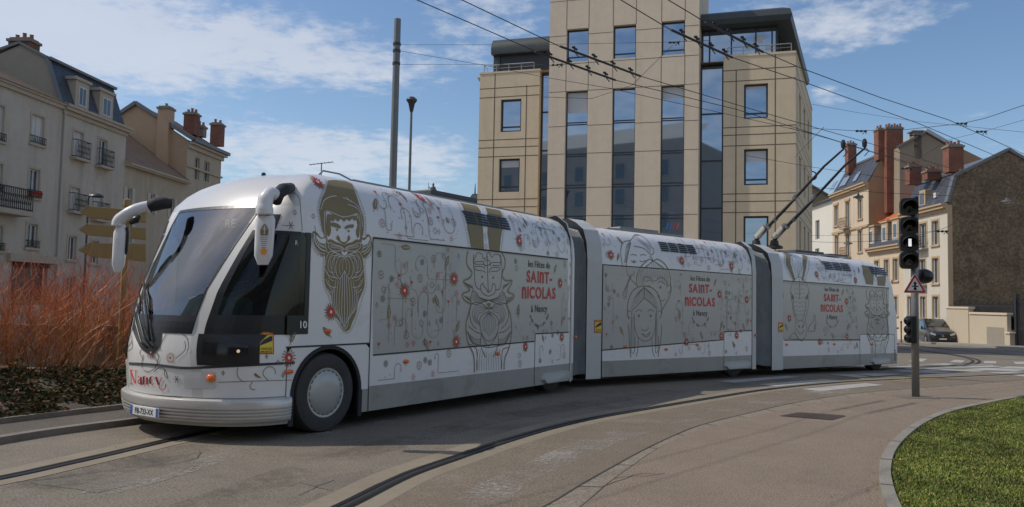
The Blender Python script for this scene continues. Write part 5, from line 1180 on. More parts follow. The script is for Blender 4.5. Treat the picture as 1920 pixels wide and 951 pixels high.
for P in ([(192,250),(195,350),(192,400)],[(150,380),(150,470),(180,560)],[(240,380),(240,470),(215,560)],[(172,620),(200,660),(232,630)],[(130,350),(140,375),(135,400)],[(262,350),(250,375),(258,400)],[(170,580),(200,555),(232,580)],[(115,692),(150,650),(185,690),(210,712),(238,690)],[(115,692),(150,696),(185,700)],[(262,640),(262,610),(280,585),(300,560)],[(300,560),(300,525),(308,520),(312,560),(318,580),(300,590),(318,600),(302,608),(316,618),(300,622),(310,636),(280,640),(262,640)]): L_(P)
for k in range(8): L_([(152,300+32*k),(172,290+32*k),(194,302+32*k),(216,290+32*k),(238,300+32*k)],.006)
A3.fill(X([(182,588),(192,596),(200,612),(192,615)]),A3.g,.005,n=2); A3.fill(X([(228,586),(218,596),(212,612),(220,615)]),A3.g,.005,n=2); A3.fill(X([(138,365),(150,380),(148,402),(138,395)]),A3.g,.005,n=2); A3.fill(X([(256,365),(244,380),(246,402),(256,395)]),A3.g,.005,n=2)
# flowers, leaves
for A_,lst in ((A1,[(595,343,.105),(787,371,.10),(973,453,.12),(758,545,.125),(851,523,.125),(1050,531,.11),(855,641,.12),(985,650,.10),(1053,632,.10),(620,585,.12)]),
               (A2,[(1145,479,.115),(1278,490,.11),(1371,500,.11),(1349,552,.11),(1400,562,.11),(1287,641,.11),(1352,630,.105),(1381,629,.105)]),
               (A3,[(1531,515,.11),(1604,526,.11),(1587,565,.11),(1480,597,.11),(1537,641,.11),(1588,631,.105),(1672,529,.09)])):
    for x,y,r in lst: q=A_.c.sz(x,y); A_.flower(q[0],q[1],r)
for A_,lst in ((A1,[(703,383,.19,1.0),(754,367,.14,1.6),(803,376,.12,1.7),(761,464,.2,.0),(838,490,.2,1.1),(819,564,.2,2.1),(729,586,.2,1.57),(858,612,.2,1.1),(799,645,.2,2.1),(984,416,.15,1.3),(972,582,.22,1.57),(1041,504,.18,1.1),(1054,602,.18,1.2),(612,622,.17,2.4),(549,632,.15,1.1),(1018,634,.14,2.0)]),
               (A2,[(1120,478,.2,1.1),(1162,451,.18,2.1),(1159,482,.16,1.2),(1377,479,.18,1.2),(1341,529,.18,1.1),(1274,590,.22,1.57),(1165,620,.2,2.1),(1353,609,.2,1.1),(1315,629,.2,2.1),(1394,612,.18,2.1),(1402,603,.18,1.1),(1375,646,.18,2.0)]),
               (A3,[(1539,491,.18,1.3),(1610,507,.18,1.1),(1580,548,.2,1.1),(1474,613,.2,2.1),(1590,613,.2,1.2),(1561,630,.2,2.1),(1607,647,.18,2.0),(1468,555,.16,1.3)])):
    for x,y,L0,an in lst: q=A_.c.sz(x,y); A_.leaf(q[0],q[1],L0,an)
# lettering
def slogan(A,cx,ys,hs,arc):
    dx=0
    A.text('les Fêtes de',cx+dx,ys[0],hs*.66,bold=.018,sx=.86)
    A.text('SAInT-',cx+1,ys[1],hs*1.14,A.r,bold=.032,sx=.94,big='n'); A.text('nICOLAS',cx,ys[2],hs*1.14,A.r,bold=.032,sx=.92,big='n')
    A.text('à Nancy',cx,ys[3],hs*.72,bold=.02,sx=.86)
    A.arctext('18 NOV. 2022 • 3 JAN. 2023',cx,arc,.36,.045,math.pi+.45,2*math.pi-.45)
slogan(A1,1011,(502,530,559.5,585),.17,575); slogan(A2,1313,(527,549,573.5,592),.165,583); slogan(A3,1560,(546.5,565,584.5,598.5),.165,590)
bx=lambda A,x0,y0,x1,y1:(lambda p,q:((p[0]+q[0])/2,(p[1]+q[1])/2,abs(q[0]-p[0])/2,abs(p[1]-q[1])/2))(A.c.sz(x0,y0),A.c.sz(x1,y1))
full=lambda A,x0,x1,y:(lambda p,q:((p[0]+q[0])/2,1.8,abs(q[0]-p[0])/2,3.))(A.c.sz(x0,y),A.c.sz(x1,y))
av=[full(A1,578,697,560),full(A1,864,962,560),bx(A1,975,485,1052,600)]
A1.field(.85,6.15,2.47,3.16,1,av,.8); A1.field(.85,6.15,.97,2.4,2,av,1.0); A1.field(.85,6.15,.53,.92,4,av,.10); A1.field(-.3,.72,1.1,3.0,12,av,.4); A1.field(-.3,.72,.55,1.0,12,[(.05,.5,.62,.62)]+av,.2)
av=[full(A2,1163,1262,560),bx(A2,1285,510,1345,605)]
A2.field(.06,E2-.05,2.47,3.16,1,av,.75); A2.field(.06,E2-.05,.97,2.4,2,av,.9); A2.field(.06,E2-.05,.53,.92,4,av,.10)
av=[full(A3,1470,1532,570),bx(A3,1535,535,1585,612),full(A3,1608,1690,570)]
A3.field(.1,5.2,2.47,3.16,1,av,.75); A3.field(.1,5.6,.97,2.4,2,av,.9); A3.field(.1,5.7,.53,.92,4,av,.10)
A1.build(B1);A2.build(B2);A3.build(B3)
# nose drawings laid on the curved front by casting onto the body
def nstroke(mb,pts,w,off=.006,n=6,closed=False):
    P=[on1(p.x,p.y,off) for p in smooth([Vector(q) for q in pts],n,closed)]; P=[p for p in P if p is not None]
    for a,b in zip(P,P[1:]):
        if (b-a).length>.25: continue
        v=(a-CP).normalized(); d=(b-a)
        if d.length<1e-5: continue
        sd=d.cross(v).normalized()*w/2; mb.quad(a+sd,b+sd,b-sd,a-sd)
nl=MB(); nr_=MB(); ng=MB(); nk=MB(); nw0=MB()
zt=Z(220,340,2.971)
for P in ([(40,840),(80,860),(80,900),(40,945)],[(300,835),(380,860),(400,920),(390,945)],[(280,840),(250,900),(240,945)]): nstroke(nl,zt(P),.007)
zb=Z(200,640,4.7556)
for P in ([(700,0),(700,80),(620,150)],[(330,160),(300,100),(330,60)],[(330,120),(320,230),(380,270),(440,230),(470,140)],[(120,240),(130,290),(150,310),(165,370)],[(180,240),(170,280),(150,310)],[(420,275),(470,235),(520,250),(550,330),(520,300),(520,250)],[(300,230),(300,440)],[(350,190),(350,460)],[(1170,235),(1165,300),(1210,355),(1260,355)],[(990,365),(1300,355),(1650,345)],[(1440,350),(1395,300),(1400,260),(1440,228),(1490,240),(1505,290)],[(1300,360),(1278,400),(1290,425),(1325,432)],[(450,100),(470,130),(460,170)],[(130,0),(120,95),(180,95),(230,60),(235,0)]): nstroke(nl,zb(P),.007)
def nflower(x,y,r,rx=.75,red=True,k=16):
    for i in range(k):
        a=2*math.pi*i/k+.1; c,s_=math.cos(a),math.sin(a); P=[(x+rx*c*r*.42,y+s_*r*.42),(x+rx*(c*r*.75-s_*r*.07),y+s_*r*.75+c*r*.07),(x+rx*c*r,y+s_*r),(x+rx*(c*r*.75+s_*r*.07),y+s_*r*.75-c*r*.07)]
        Q=[on1(*p,.0055) for p in P]
        if all(q is not None for q in Q): ng.quad(*Q)
    Q=[on1(x+rx*r*(.5 if red else .22)*math.cos(t),y+r*(.5 if red else .22)*math.sin(t),.0075) for t in [2*math.pi*i/12 for i in range(12)]]
    if all(q is not None for q in Q): nr_.poly(Q)
    Q=[on1(x+rx*r*.17*math.cos(t),y+r*.17*math.sin(t),.010) for t in [2*math.pi*i/10 for i in range(10)]]
    if red and all(q is not None for q in Q): nw0.poly(Q)
nflower(541,671,19); nflower(284,661,13); nflower(320,671,11,.8,False); 
for i in range(3):
    a=math.pi*i/3; c=(332,711); nstroke(nl,[(c[0]-6*math.cos(a),c[1]-7*math.sin(a)),(c[0]+6*math.cos(a),c[1]+7*math.sin(a))],.007)
for P in ([(1310,300),(1325,282),(1385,330),(1340,322)],[(150,400),(160,395),(158,432),(150,425)]): 
    (ng if P[0][0]>1000 else nr_).poly([on1(*p,.006) for p in zb(P)])
for (x,y) in ((1040,282),(1425,135),(1525,185),(1570,305)):
    X_=zb([(x,y-22),(x+5,y-5),(x+15,y),(x+5,y+5),(x,y+22),(x-5,y+5),(x-15,y),(x-5,y-5)]); 
    for a,b in zip(X_,X_[1:]+X_[:1]): nstroke(nl,[a,b],.006)
for P in ([(940,30),(965,50),(1010,90),(1020,150),(1028,280)],[(915,245),(950,250)],[(1098,250),(1110,330)]): nstroke(nl,zt(P),.006)
for c in ((966,247),):
    for i in range(3):
        a=math.pi*i/3; nstroke(nl,zt([(c[0]-20*math.cos(a),c[1]-24*math.sin(a)),(c[0]+20*math.cos(a),c[1]+24*math.sin(a))]),.007)
for c in ((1090,195),(988,175)): 
    X_=zt([(c[0],c[1]-14),(c[0]+9,c[1]),(c[0],c[1]+14),(c[0]-9,c[1])])
    for a,b in zip(X_,X_[1:]+X_[:1]): nstroke(nl,[a,b],.006)
# "Nancy" in high-contrast serif strokes (thick, thin)
def thick(pts,w): nstroke(nr_,zb(pts),w,.0065,5)
for P,w in (([(222,255),(222,376)],.006),([(222,258),(262,372)],.026),([(264,372),(264,262)],.006),([(206,376),(238,376)],.006),([(252,262),(280,262)],.006),([(212,256),(236,256)],.006),
            ([(283,322),(295,308),(310,318)],.008),([(311,318),(311,380),(320,382)],.020),([(309,340),(290,345),(284,362),(292,380),(309,368)],.009),
            ([(334,312),(334,382)],.020),([(334,325),(350,310),(364,322)],.008),([(365,322),(365,384)],.020),([(326,384),(344,384)],.006),([(358,385),(374,385)],.006),
            ([(424,322),(412,312),(398,318)],.008),([(398,318),(388,345),(396,378)],.020),([(396,378),(410,388),(426,376)],.008),
            ([(445,318),(468,388)],.022),([(492,326),(472,388),(478,420),(500,434),(522,420),(532,395)],.008),([(436,318),(456,320)],.006),([(484,326),(498,327)],.006)): thick(P,w)
q=[on1(*zb([(530+7*math.cos(t),390+7*math.sin(t))])[0],.0065) for t in [2*math.pi*i/8 for i in range(8)]]; nr_.poly(q)
# seams on the nose
for P,w in (([(232,681),(290,684),(345,690),(400,688),(480,684),(552,680)],.028),([(345,690),(343,742)],.010),([(222,735),(280,741),(342,745)],.012),([(553,680),(553,745)],.009)): nstroke(nk,P,w,.006,8)
def ntext(s,x,y,h,m,sx=.8,slope=0.,bold=.02,off=.0085,rot=0):
    vs,fs,w_=text2d(s,bold); k=h/.7; Q=[on1(x+v[0]*k*sx,y-v[1]*k+slope*v[0]*k,off) for v in vs]
    if all(q is not None for q in Q): m.add(Q,fs)
nw=MB(); ntext('10',558.5,615,13,nw,.85,off=.014); nb=MB(); ntext('10',223,698,8,nb,.7,.05,0)
ntext('R',552,460,9,nw,.7,0,0,.014)
nw0.build('nose_white_dots',M_artw,B1,fixn=False); nl.build('nose_outlines',M_line,B1,fixn=False); nr_.build('nose_red_lettering',M_red,B1,fixn=False); ng.build('nose_gold_motifs',M_gold,B1,fixn=False); nk.build('nose_seams',M_seam,B1,fixn=False); nw.build('fleet_number',mat('num_white',(.8,.8,.8),.5),B1,fixn=False); nb.build('fleet_number_small',M_txt,B1,fixn=False)
# blind-spot warning stickers
def sticker(conv,x0,y0,x1,y1,par):
    a=MB(); pxfill([(x0,y0),(x1,y0),(x1,y1),(x0,y1)],0,6,0,a,conv=lambda x,y:conv(x,y,.008)); st=a.build('warning_sticker',M_redst,par,fixn=False)
    w,h=x1-x0,y1-y0; a=MB(); pxfill([(x0+w*.07,y0+h*.16),(x1-w*.07,y0+h*.16),(x1-w*.07,y1-h*.05),(x0+w*.07,y1-h*.05)],0,6,0,a,conv=lambda x,y:conv(x,y,.0095)); a.build('sticker_field',M_yel,par,fixn=False)
    a=MB(); pxfill([(x0+w*.1,y0+h*.55),(x0+w*.3,y0+h*.38),(x0+w*.75,y0+h*.2),(x1-w*.1,y0+h*.2),(x1-w*.1,y0+h*.4),(x0+w*.5,y0+h*.52),(x0+w*.1,y0+h*.62)],0,6,0,a,conv=lambda x,y:conv(x,y,.011))
    for s,yy,hh in (('ANGLES',.80,.09),('MORTS',.94,.09)):
        vs,fs,w_=text2d(s,.02); k=h*hh/.7; sx=w*.72/(w_*k); Q=[conv(x0+w*.14+v[0]*k*sx,y0+h*yy-v[1]*k,.011) for v in vs]; a.add(Q,fs)
    a.build('sticker_text',M_blk,par,fixn=False)
    a=MB(); vs,fs,w_=text2d('ATTENTION',.02); k=h*.085/.7; sx=w*.8/(w_*k); Q=[conv(x0+w*.1+v[0]*k*sx,y0+h*.125-v[1]*k,.0095) for v in vs]; a.add(Q,fs)
    a.build('sticker_heading',M_yel,par,fixn=False)
sticker(on1,485,622.5,513,664,B1)
def cc_(car,t0): 
    def f(x,y,o): s_,z=car.sz(x,y); return car.w(s_,t0+o,z)
    return f
sticker(cc_(C2,.02),1113,600,1126.5,624,B2); sticker(cc_(C3,.02),1458,604.5,1467,622.5,B3)
# emblem on the mirror housing
mo=MB(); c0=hc-uy*.082; Ux=Rv; Uz=Vector((0,0,1))
def mq(pts,mb): mb.poly([c0+Ux*a+Uz*b for a,b in pts])
mq([(-.04,.02),(-.045,.08),(-.02,.13),(0,.15),(.02,.13),(.045,.08),(.04,.02)],mo)
for k in range(6):
    mo.quad(*[c0+Ux*a+Uz*b for a,b in ((-.045+.004*k,.0-.022*k),(.045-.004*k,.0-.022*k),(.045-.004*k,-.005-.022*k),(-.045+.004*k,-.005-.022*k))])
mo.build('mirror_emblem',M_gold,mr0,fixn=False)
mo=MB(); c0=c0-uy*.002
mq([(-.004,.03),(.004,.03),(.004,.13),(-.004,.13)],mo); mq([(-.025,.085),(.025,.085),(.025,.092),(-.025,.092)],mo); mq([(-.018,.105),(.018,.105),(.018,.111),(-.018,.111)],mo); mo.build('emblem_cross',M_artw,mr0,fixn=False)
mo=MB(); mq([(.035*math.cos(t),-.155+.035*math.sin(t)) for t in [2*math.pi*i/14 for i in range(14)]],mo); mo.build('orange_dot',mat('dot_orange',(.85,.33,.02),.5),mr0,fixn=False)
# guide rail under the vehicle
cl=[C1.w(a,-1.25,0) for a in (-14,-8,-1.5,0,3,6.3)]+[C2.w(a,-1.25,0) for a in (0,2.5,5)]+[C3.w(a,-1.25,0) for a in (0,3,6,9)]
gl_=[gnd(x,y) for x,y in ((-500,985),(-250,942),(0,897),(160,862),(330,826))]
cl=gl_[:4]+cl[3:]; cl=[Vector((p.x,p.y,0)) for p in cl]; rail(dens(smooth(cl,6),.4),'guide_rail')
SUR={}
FR=None
# ================================================================ BUILDINGS
def coatglass(name,base,rough=.03,metal=.9,var=0):
    return mat(name,base,rough,metal=metal)
M_og=coatglass('office_glass',(.33,.40,.48),.025,.92); M_og2=coatglass('office_glass_pale',(.42,.47,.52),.10,.6)
M_fr=mat('frame_dark',(.045,.05,.055),.4,metal=.3); M_stone=mat('office_stone',(.67,.56,.425),.85,streak=.09,var=.07,vscale=2.2,bump=.15,bscale=60,dirt=((.60,.51,.39),.35,.6,.45))
M_stone2=mat('office_stone_wing',(.65,.53,.365),.85,streak=.10,var=.08,vscale=2.2,bump=.15,bscale=60,dirt=((.57,.47,.33),.35,.6,.5))
M_sj=mat('stone_joint',(.15,.10,.065),.9); M_zinc=mat('zinc_dark',(.055,.065,.065),.45,metal=.3,var=.15); M_louv=mat('louvre',(.05,.055,.06),.6)
M_hg=mat('house_glass',(.12,.135,.15),.06,metal=.55,var=.2,vscale=.7); M_hf=mat('house_frame_white',(.55,.53,.49),.6)
M_curt=mat('curtain_pale',(.55,.57,.58),.8)
def surround(mb,F,h,w=.14,n=.03,sill=True): SUR[(round(h[0],3),round(h[1],3))]=(w,n,sill)
def surround_mesh(mb,F,h,w,n,sill):
    a0,z0,a1,z1=h
    for b in ((a0-w,a0,z0,z1+w),(a1,a1+w,z0,z1+w),(a0,a1,z1,z1+w)): mb.obox(F,b[0],b[1],.001,n,b[2],b[3])
    if sill: mb.obox(F,a0-w-.05,a1+w+.05,.001,n+.09,z0-.12,z0)
def wall(mb,F,a0,a1,z0,z1,holes,depth=.2,m=0,n=0.):
    """front face at offset n with real openings and reveals"""
    A=sorted({a0,a1,*[h[0] for h in holes],*[h[2] for h in holes]}); A=[a for a in A if a0<=a<=a1]; Zs=sorted({z0,z1,*[h[1] for h in holes],*[h[3] for h in holes]}); Zs=[z for z in Zs if z0<=z<=z1]
    for x0,x1 in zip(A,A[1:]):
        for y0,y1 in zip(Zs,Zs[1:]):
            xm,ym=(x0+x1)/2,(y0+y1)/2
            if any(h[0]<xm<h[2] and h[1]<ym<h[3] for h in holes): continue
            mb.quad(F.w(x0,n,y0),F.w(x1,n,y0),F.w(x1,n,y1),F.w(x0,n,y1),m)
    for h in holes:
        c=[(h[0],h[1]),(h[2],h[1]),(h[2],h[3]),(h[0],h[3])]
        for p,q in zip(c,c[1:]+c[:1]): mb.quad(F.w(p[0],n,p[1]),F.w(q[0],n,q[1]),F.w(q[0],n-depth,q[1]),F.w(p[0],n-depth,p[1]),m)
def window(par,F,h,depth=.2,n=0.,fw=.06,mull=(),trans=(),mf=None,mg=None,name='window',blind=0.):
    a0,z0,a1,z1=h; mf=mf or M_hf; mg=mg or M_hg; mb=MB(); d0,d1=n-depth,n-depth+.06
    for b in ((a0,a1,z0,z0+fw),(a0,a1,z1-fw,z1),(a0,a0+fw,z0+fw,z1-fw),(a1-fw,a1,z0+fw,z1-fw)): mb.obox(F,b[0],b[1],d0,d1,b[2],b[3])
    for x in mull: x=a0+(a1-a0)*x; mb.obox(F,x-fw*.45,x+fw*.45,d0+.005,d1-.003,z0+fw,z1-fw)
    for y in trans: y=z0+(z1-z0)*y; mb.obox(F,a0+fw,a1-fw,d0+.007,d1-.006,y-fw*.45,y+fw*.45)
    w=mb.build(name,mf,par)
    key=(round(a0,3),round(z0,3))
    if key in SUR: q=MB(); surround_mesh(q,F,h,*SUR[key]); q.build('surround',M_tp if F is FR else M_trim,w)
    p=MB(); p.quad(F.w(a0,d0+.02,z0),F.w(a1,d0+.02,z0),F.w(a1,d0+.02,z1),F.w(a0,d0+.02,z1)); p.build('pane',mg,w,fixn=False)
    if blind:
        p=MB(); zb_=z1-(z1-z0)*blind; p.obox(F,a0+fw,a1-fw,d0+.022,d0+.028,zb_,z1-fw); p.build('roller_blind',M_curt,w)
    return w
def rails(mb,F,a0,a1,n0,z0,z1,k=14,r=.014,side=True):
    pts=[(a0,n0-.28 if side else n0),(a0,n0),(a1,n0),(a1,n0-.28 if side else n0)]
    for z in (z0+.06,z1):
        for p,q in zip(pts,pts[1:]): mb.beam(F.w(p[0],p[1],z),F.w(q[0],q[1],z),r*2,r*2)
    for i in range(k+1):
        a=a0+(a1-a0)*i/k; mb.beam(F.w(a,n0,z0),F.w(a,n0,z1),r,r)
    for i in range(k-1):
        a=a0+(a1-a0)*(i+.5)/k; mb.beam(F.w(a,n0,z0+(z1-z0)*.3),F.w(a+(a1-a0)/k,n0,z0+(z1-z0)*.7),r,r)
# ---------------- office building
cor=at(1492,300,39.5); a_=R(72.8)
FO=Frame((cor.x,cor.y,0),(math.sin(a_),-math.cos(a_),0),(-math.cos(a_),-math.sin(a_),0))  # a grows to the right, corner at a=0
off=thing('office_building','beige stone office block with tall dark window strips and curved metal roofs behind the tram','building',FO.w(-8,-6,-.6))
sa=R(24); FS=Frame((cor.x,cor.y,0),(math.sin(sa),math.cos(sa),0),(math.cos(sa),-math.sin(sa),0)); SL=12.8
Rz=lambda y,x=1440,n=0.: FO.pt(x,y,n)[1]; Ra=lambda x,y=250,n=0.: FO.pt(x,y,n)[0]
ztop=Rz(101,1470); aR0=Ra(1356); TN=.62
# right wing
hol=[FO.rect(1395,157,1440,222),FO.rect(1395,279,1440,347),FO.rect(1394,405,1441,474)]
dz=hol[1][3]-hol[2][3]; hol.append((hol[2][0],hol[2][1]-dz,hol[2][2],hol[2][3]-dz))
mb=MB(); wall(mb,FO,aR0,0,-1.2,ztop,hol,.22); mb.obox(FO,aR0-.02,.0,-.6,.03,ztop,ztop+.12)
def joints(mb,F,zs,as_,a0,a1,z0,z1,hs,n=.004,w=.045,aw=.05):
    for z in zs:
        segs=[(a0,a1)]
        for h in hs:
            if h[1]-.02<z<h[3]+.02: segs=[s for q in segs for s in ((q[0],min(q[1],h[0])),(max(q[0],h[2]),q[1])) if s[1]-s[0]>.02]
        for s in segs: mb.quad(F.w(s[0],n,z-w/2),F.w(s[1],n,z-w/2),F.w(s[1],n,z+w/2),F.w(s[0],n,z+w/2),1)
    for a,b0,b1 in as_:
        segs=[(b0,b1)]
        for h in hs:
            if h[0]-.01<a<h[2]+.01: segs=[s for q in segs for s in ((q[0],min(q[1],h[1])),(max(q[0],h[3]),q[1])) if s[1]-s[0]>.02]
        for s in segs: mb.quad(F.w(a-aw/2,n+.002,s[0]),F.w(a+aw/2,n+.002,s[0]),F.w(a+aw/2,n+.002,s[1]),F.w(a-aw/2,n+.002,s[1]),1)
zj=[Rz(y) for y in (128,149,236.5,251,271.5)]; zj+=[z-dz for z in zj[2:]]+[z-2*dz for z in zj[2:]]
joints(mb,FO,zj,[(Ra(1380),-1,Rz(132,1380)),(Ra(1453.5),-1,ztop)],aR0,0,-1.2,ztop,hol)
# side face
sh=[]
for k in range(4):
    zt_=hol[k][3] if k<3 else hol[2][3]-dz
    for a in (2.2,5.4,8.6): sh.append((a,zt_-1.75,a+1.3,zt_))
wall(mb,FS,0,SL,-1.2,ztop,sh,.22); joints(mb,FS,zj,[(1.0,-1,ztop),(11.6,-1,ztop)],0,SL,-1.2,ztop,sh); mb.obox(FS,.0,SL,-.5,.03,ztop,ztop+.12)
mb.quad(FS.w(SL,0,-1.2),FO.w(-19,-12,-1.2),FO.w(-19,-12,ztop),FS.w(SL,0,ztop)); mb.poly([FO.w(-17,-.5,ztop-.02),FO.w(0,-.5,ztop-.02),FS.w(SL,-.3,ztop-.02),FO.w(-19,-12,ztop-.02)])
mb.build('right_wing',[M_stone2,M_sj],off,fixn=False)
for i,h in enumerate(hol[:4]): window(off,FO,h,.22,0,.09,(),(.16,),M_fr,M_og,blind=(0.12,.35,0,.6)[i])
for h in sh: window(off,FS,h,.22,0,.07,(),(.15,),M_fr,M_og)
# tower
Ta=lambda x,y=200: FO.pt(x,y,TN)[0]; Tz=lambda y,x=1180: FO.pt(x,y,TN)[1]
tA0=Ta(1031,60); tA1=Ta(1311,60); tA1b=Ta(1312,300)
cols=[((1060,1101),(1062,1101)),((1147,1190),(1149,1190)),((1239,1283),(1240,1282))]
colsA=[(Ta(1058.5,300),Ta(1100.5,300)),(Ta(1146.5,300),Ta(1190,300)),(Ta(1238,300),Ta(1282.5,300))]
TT=ztop+5.6; th=[]
up=[(Tz(54.5,1081),Tz(115,1081)),(Tz(47,1169),Tz(109.5,1169)),(Tz(37.5,1261),Tz(103,1261))]
zu1=sum(u[0] for u in up)/3; zu0=sum(u[1] for u in up)/3; zl1=(Tz(171,1080)+Tz(165,1168)+Tz(157.5,1261))/3
for c in colsA: th.append((c[0],zu0,c[1],zu1)); th.append((c[0],.2,c[1],zl1))
mb=MB(); wall(mb,FO,tA0,tA1,-1.2,TT,th,.30,0,TN)
# tower side walls (right one runs back above the wing) and top
mb.quad(FO.w(tA1,TN,-1.2),FO.w(tA1,-.9,-1.2),FO.w(tA1,-.9,TT),FO.w(tA1,TN,TT)); mb.quad(FO.w(tA1,-.9,ztop-1),FO.w(tA1,-7,ztop-1),FO.w(tA1,-7,TT),FO.w(tA1,-.9,TT)); mb.quad(FO.w(tA0,TN,-1.2),FO.w(tA0,-7,-1.2),FO.w(tA0,-7,TT),FO.w(tA0,TN,TT)); mb.quad(FO.w(tA0,-7,-1.2),FO.w(tA1,-7,-1.2),FO.w(tA1,-7,TT),FO.w(tA0,-7,TT)); mb.quad(FO.w(tA0,TN,TT),FO.w(tA1,TN,TT),FO.w(tA1,-7,TT),FO.w(tA0,-7,TT))
zrow=[Tz((61+40)/2-.5,1190),zu0-.02,zl1+.04]; zr=[zl1+.0]
p353=Tz(232,1125); rows_=[Tz(62,1125),Tz(116,1125),Tz(168,1125),Tz(234,1125),Tz(286.5,1125),Tz(351,1125),Tz(404,1125)]
rows_+= [rows_[-2]-(rows_[-4]-rows_[-2])-0.0, rows_[-1]-(rows_[-3]-rows_[-1])]; rows_+= [rows_[-1]-2.0]; rows_.insert(0,rows_[0]+1.9)
va=[(c[k]+(.0 if k==0 else .0),-1,TT) for c in colsA for k in (0,1)]
joints(mb,FO,rows_,va,tA0,tA1,-1.2,TT,[(h[0],h[1],h[2],h[3]) for h in th],TN+.004,.028,.028)
mb.build('central_tower',[M_stone,M_sj],off,fixn=False)
lev=[0]
for i,c in enumerate(colsA):
    window(off,FO,(c[0],zu0,c[1],zu1),.30,TN,.07,(),(.17,),M_fr,M_og)
    # tall strip, split in storeys with dark transoms
    zs=[zl1]; z=zl1; st=(hol[0][3]-hol[1][3])/1.0
    zz=[Tz(y,1125) for y in (226,230,286,290,345,350,404,410)]
    H=zl1-.2; tr=sorted(((q-.2)/H) for q in zz if .2<q<zl1); tr+= [.12,.14,.26]
    w=window(off,FO,(c[0],.2,c[1],zl1),.30,TN,.06,(),tr,M_fr,M_og,'window_strip',blind=(.09,.0,.05)[i])
# recessed glazed strips between tower and wings
NR=-.55
gA0,gA1=tA1,aR0
def strip_win(a0,a1,z0,z1,n,name='glazed_strip',k=6):
    tr=[i/k for i in range(1,k)]; return window(off,FO,(a0,z0,a1,z1),.1,n,.09,(),tr,M_fr,M_og,name)
strip_win(gA0,gA1,-.8,ztop-.3,NR+.1,k=6)
mb=MB(); mb.quad(FO.w(aR0,0,-1.2),FO.w(aR0,-.9,-1.2),FO.w(aR0,-.9,ztop),FO.w(aR0,0,ztop)); mb.build('wing_return',M_stone2,off,fixn=False)
# left wing
LN=-.10; La=lambda x,y=250: FO.pt(x,y,LN)[0]; Lz=lambda y,x=955: FO.pt(x,y,LN)[1]
lA0=La(896.5,300); lA1=La(1010,250); ztl=Lz(136.5,950)
lh=[FO.rect(938.5,186,977,247,LN),FO.rect(935,297.5,974,360,LN)]; dl=lh[0][3]-lh[1][3]; lh.append((lh[1][0],lh[1][1]-dl,lh[1][2],lh[1][3]-dl)); lh.append((lh[1][0],lh[1][1]-2*dl,lh[1][2],lh[1][3]-2*dl))
mb=MB(); wall(mb,FO,lA0,lA1,-1.2,ztl,lh,.22,0,LN); mb.quad(FO.w(lA0,LN,-1.2),FO.w(lA0,-10,-1.2),FO.w(lA0,-10,ztl),FO.w(lA0,LN,ztl)); mb.quad(FO.w(lA1,LN,-1.2),FO.w(lA1,-1,-1.2),FO.w(lA1,-1,ztl),FO.w(lA1,LN,ztl)); mb.quad(FO.w(lA0,LN,ztl),FO.w(tA0,LN,ztl),FO.w(tA0,-10,ztl),FO.w(lA0,-10,ztl)); mb.obox(FO,lA0-.02,lA1+.02,LN-.5,LN+.03,ztl-.002,ztl+.10)
lj=[Lz(y) for y in (164,181,261.5,276,293)]; lj+=[z-dl for z in lj[2:]]+[z-2*dl for z in lj[2:]]
joints(mb,FO,lj,[(La(926,250),-1,ztl),(La(986,250),-1,Lz(160,986))],lA0,lA1,-1.2,ztl,lh,LN+.004)
mb.build('left_wing',[M_stone2,M_sj],off,fixn=False)
for i,h in enumerate(lh): window(off,FO,h,.22,LN,.09,(),(.16,),M_fr,M_og,blind=(0,.25,.5,0)[i])
strip_win(lA1,tA0,-.8,ztl-.1,NR+.1,k=7)
# penthouses: left louvred, right glazed, with rounded metal roofs
def proof(F,a0,a1,n0,n1,z0,z1,r,name,ends=True):
    pr=[(n0,z0),(n0+.06,z0),(n0+.10,z0+(z1-z0)*.35),(n0+.0,z0+(z1-z0)*.68),(n0-.28,z1-.05),(n0-.7,z1),(n1,z1),(n1,z0)]
    mb=MB(); P0=[F.w(a0,n,z) for n,z in pr]; P1=[F.w(a1,n,z) for n,z in pr]; k=len(pr); mb.add(P0+P1,[(i,(i+1)%k,k+(i+1)%k,k+i) for i in range(k)]+[tuple(range(k)),tuple(range(k,2*k))[::-1]]); return mb.build(name,M_zinc,off,smooth=30)
zlp0=Lz(88,960); zlp1=Lz(59,985)
proof(FO,La(915,70),tA0,-.75,-8,zlp0-.15,zlp1,.3,'curved_roof')
mb=MB(); mb.obox(FO,La(928,100),tA0,-1.2,-1.1,ztl,zlp0-.1); pw=mb.build('louvre_panel',M_louv,off)
mb=MB()
for k in range(22):
    z=ztl+.05+k*(zlp0-ztl-.2)/22; mb.obox(FO,La(929,100),tA0-.02,-1.11,-1.03,z,z+.045)
mb.build('louvre_blades',M_fr,pw)
mb=MB(); mb.obox(FO,La(916,100),La(928,100),-8,-1.0,ztl,zlp0-.1); mb.build('penthouse_wall',M_zinc,off)
def railing(F,a0,a1,n,z,h,k=3,name='roof_railing'):
    mb=MB(); mb.tube([F.w(a0,n,z+h),F.w(a1,n,z+h)],.025,6)
    for i in range(k+1): a=a0+(a1-a0)*i/k; mb.tube([F.w(a,n,z),F.w(a,n,z+h)],.02,6)
    mb.tube([F.w(a0,n,z+h*.55),F.w(a1,n,z+h*.55)],.012,5); mb.tube([F.w(a0,n,z+h),F.w(a0,n-.6,z+h),F.w(a0,n-.6,z)],.02,5); return mb.build(name,mat('rail_galv',(.35,.36,.36),.4,metal=.6),off)
railing(FO,La(906,135),La(1000,128),LN-.15,ztl+.1,.42,4)
zrp0=Rz(50,1420,-1.); zrp1=Rz(14,1420,-.6)
aE=Ra(1484,60,-.8)
pz0=ztop; pz1=zrp0
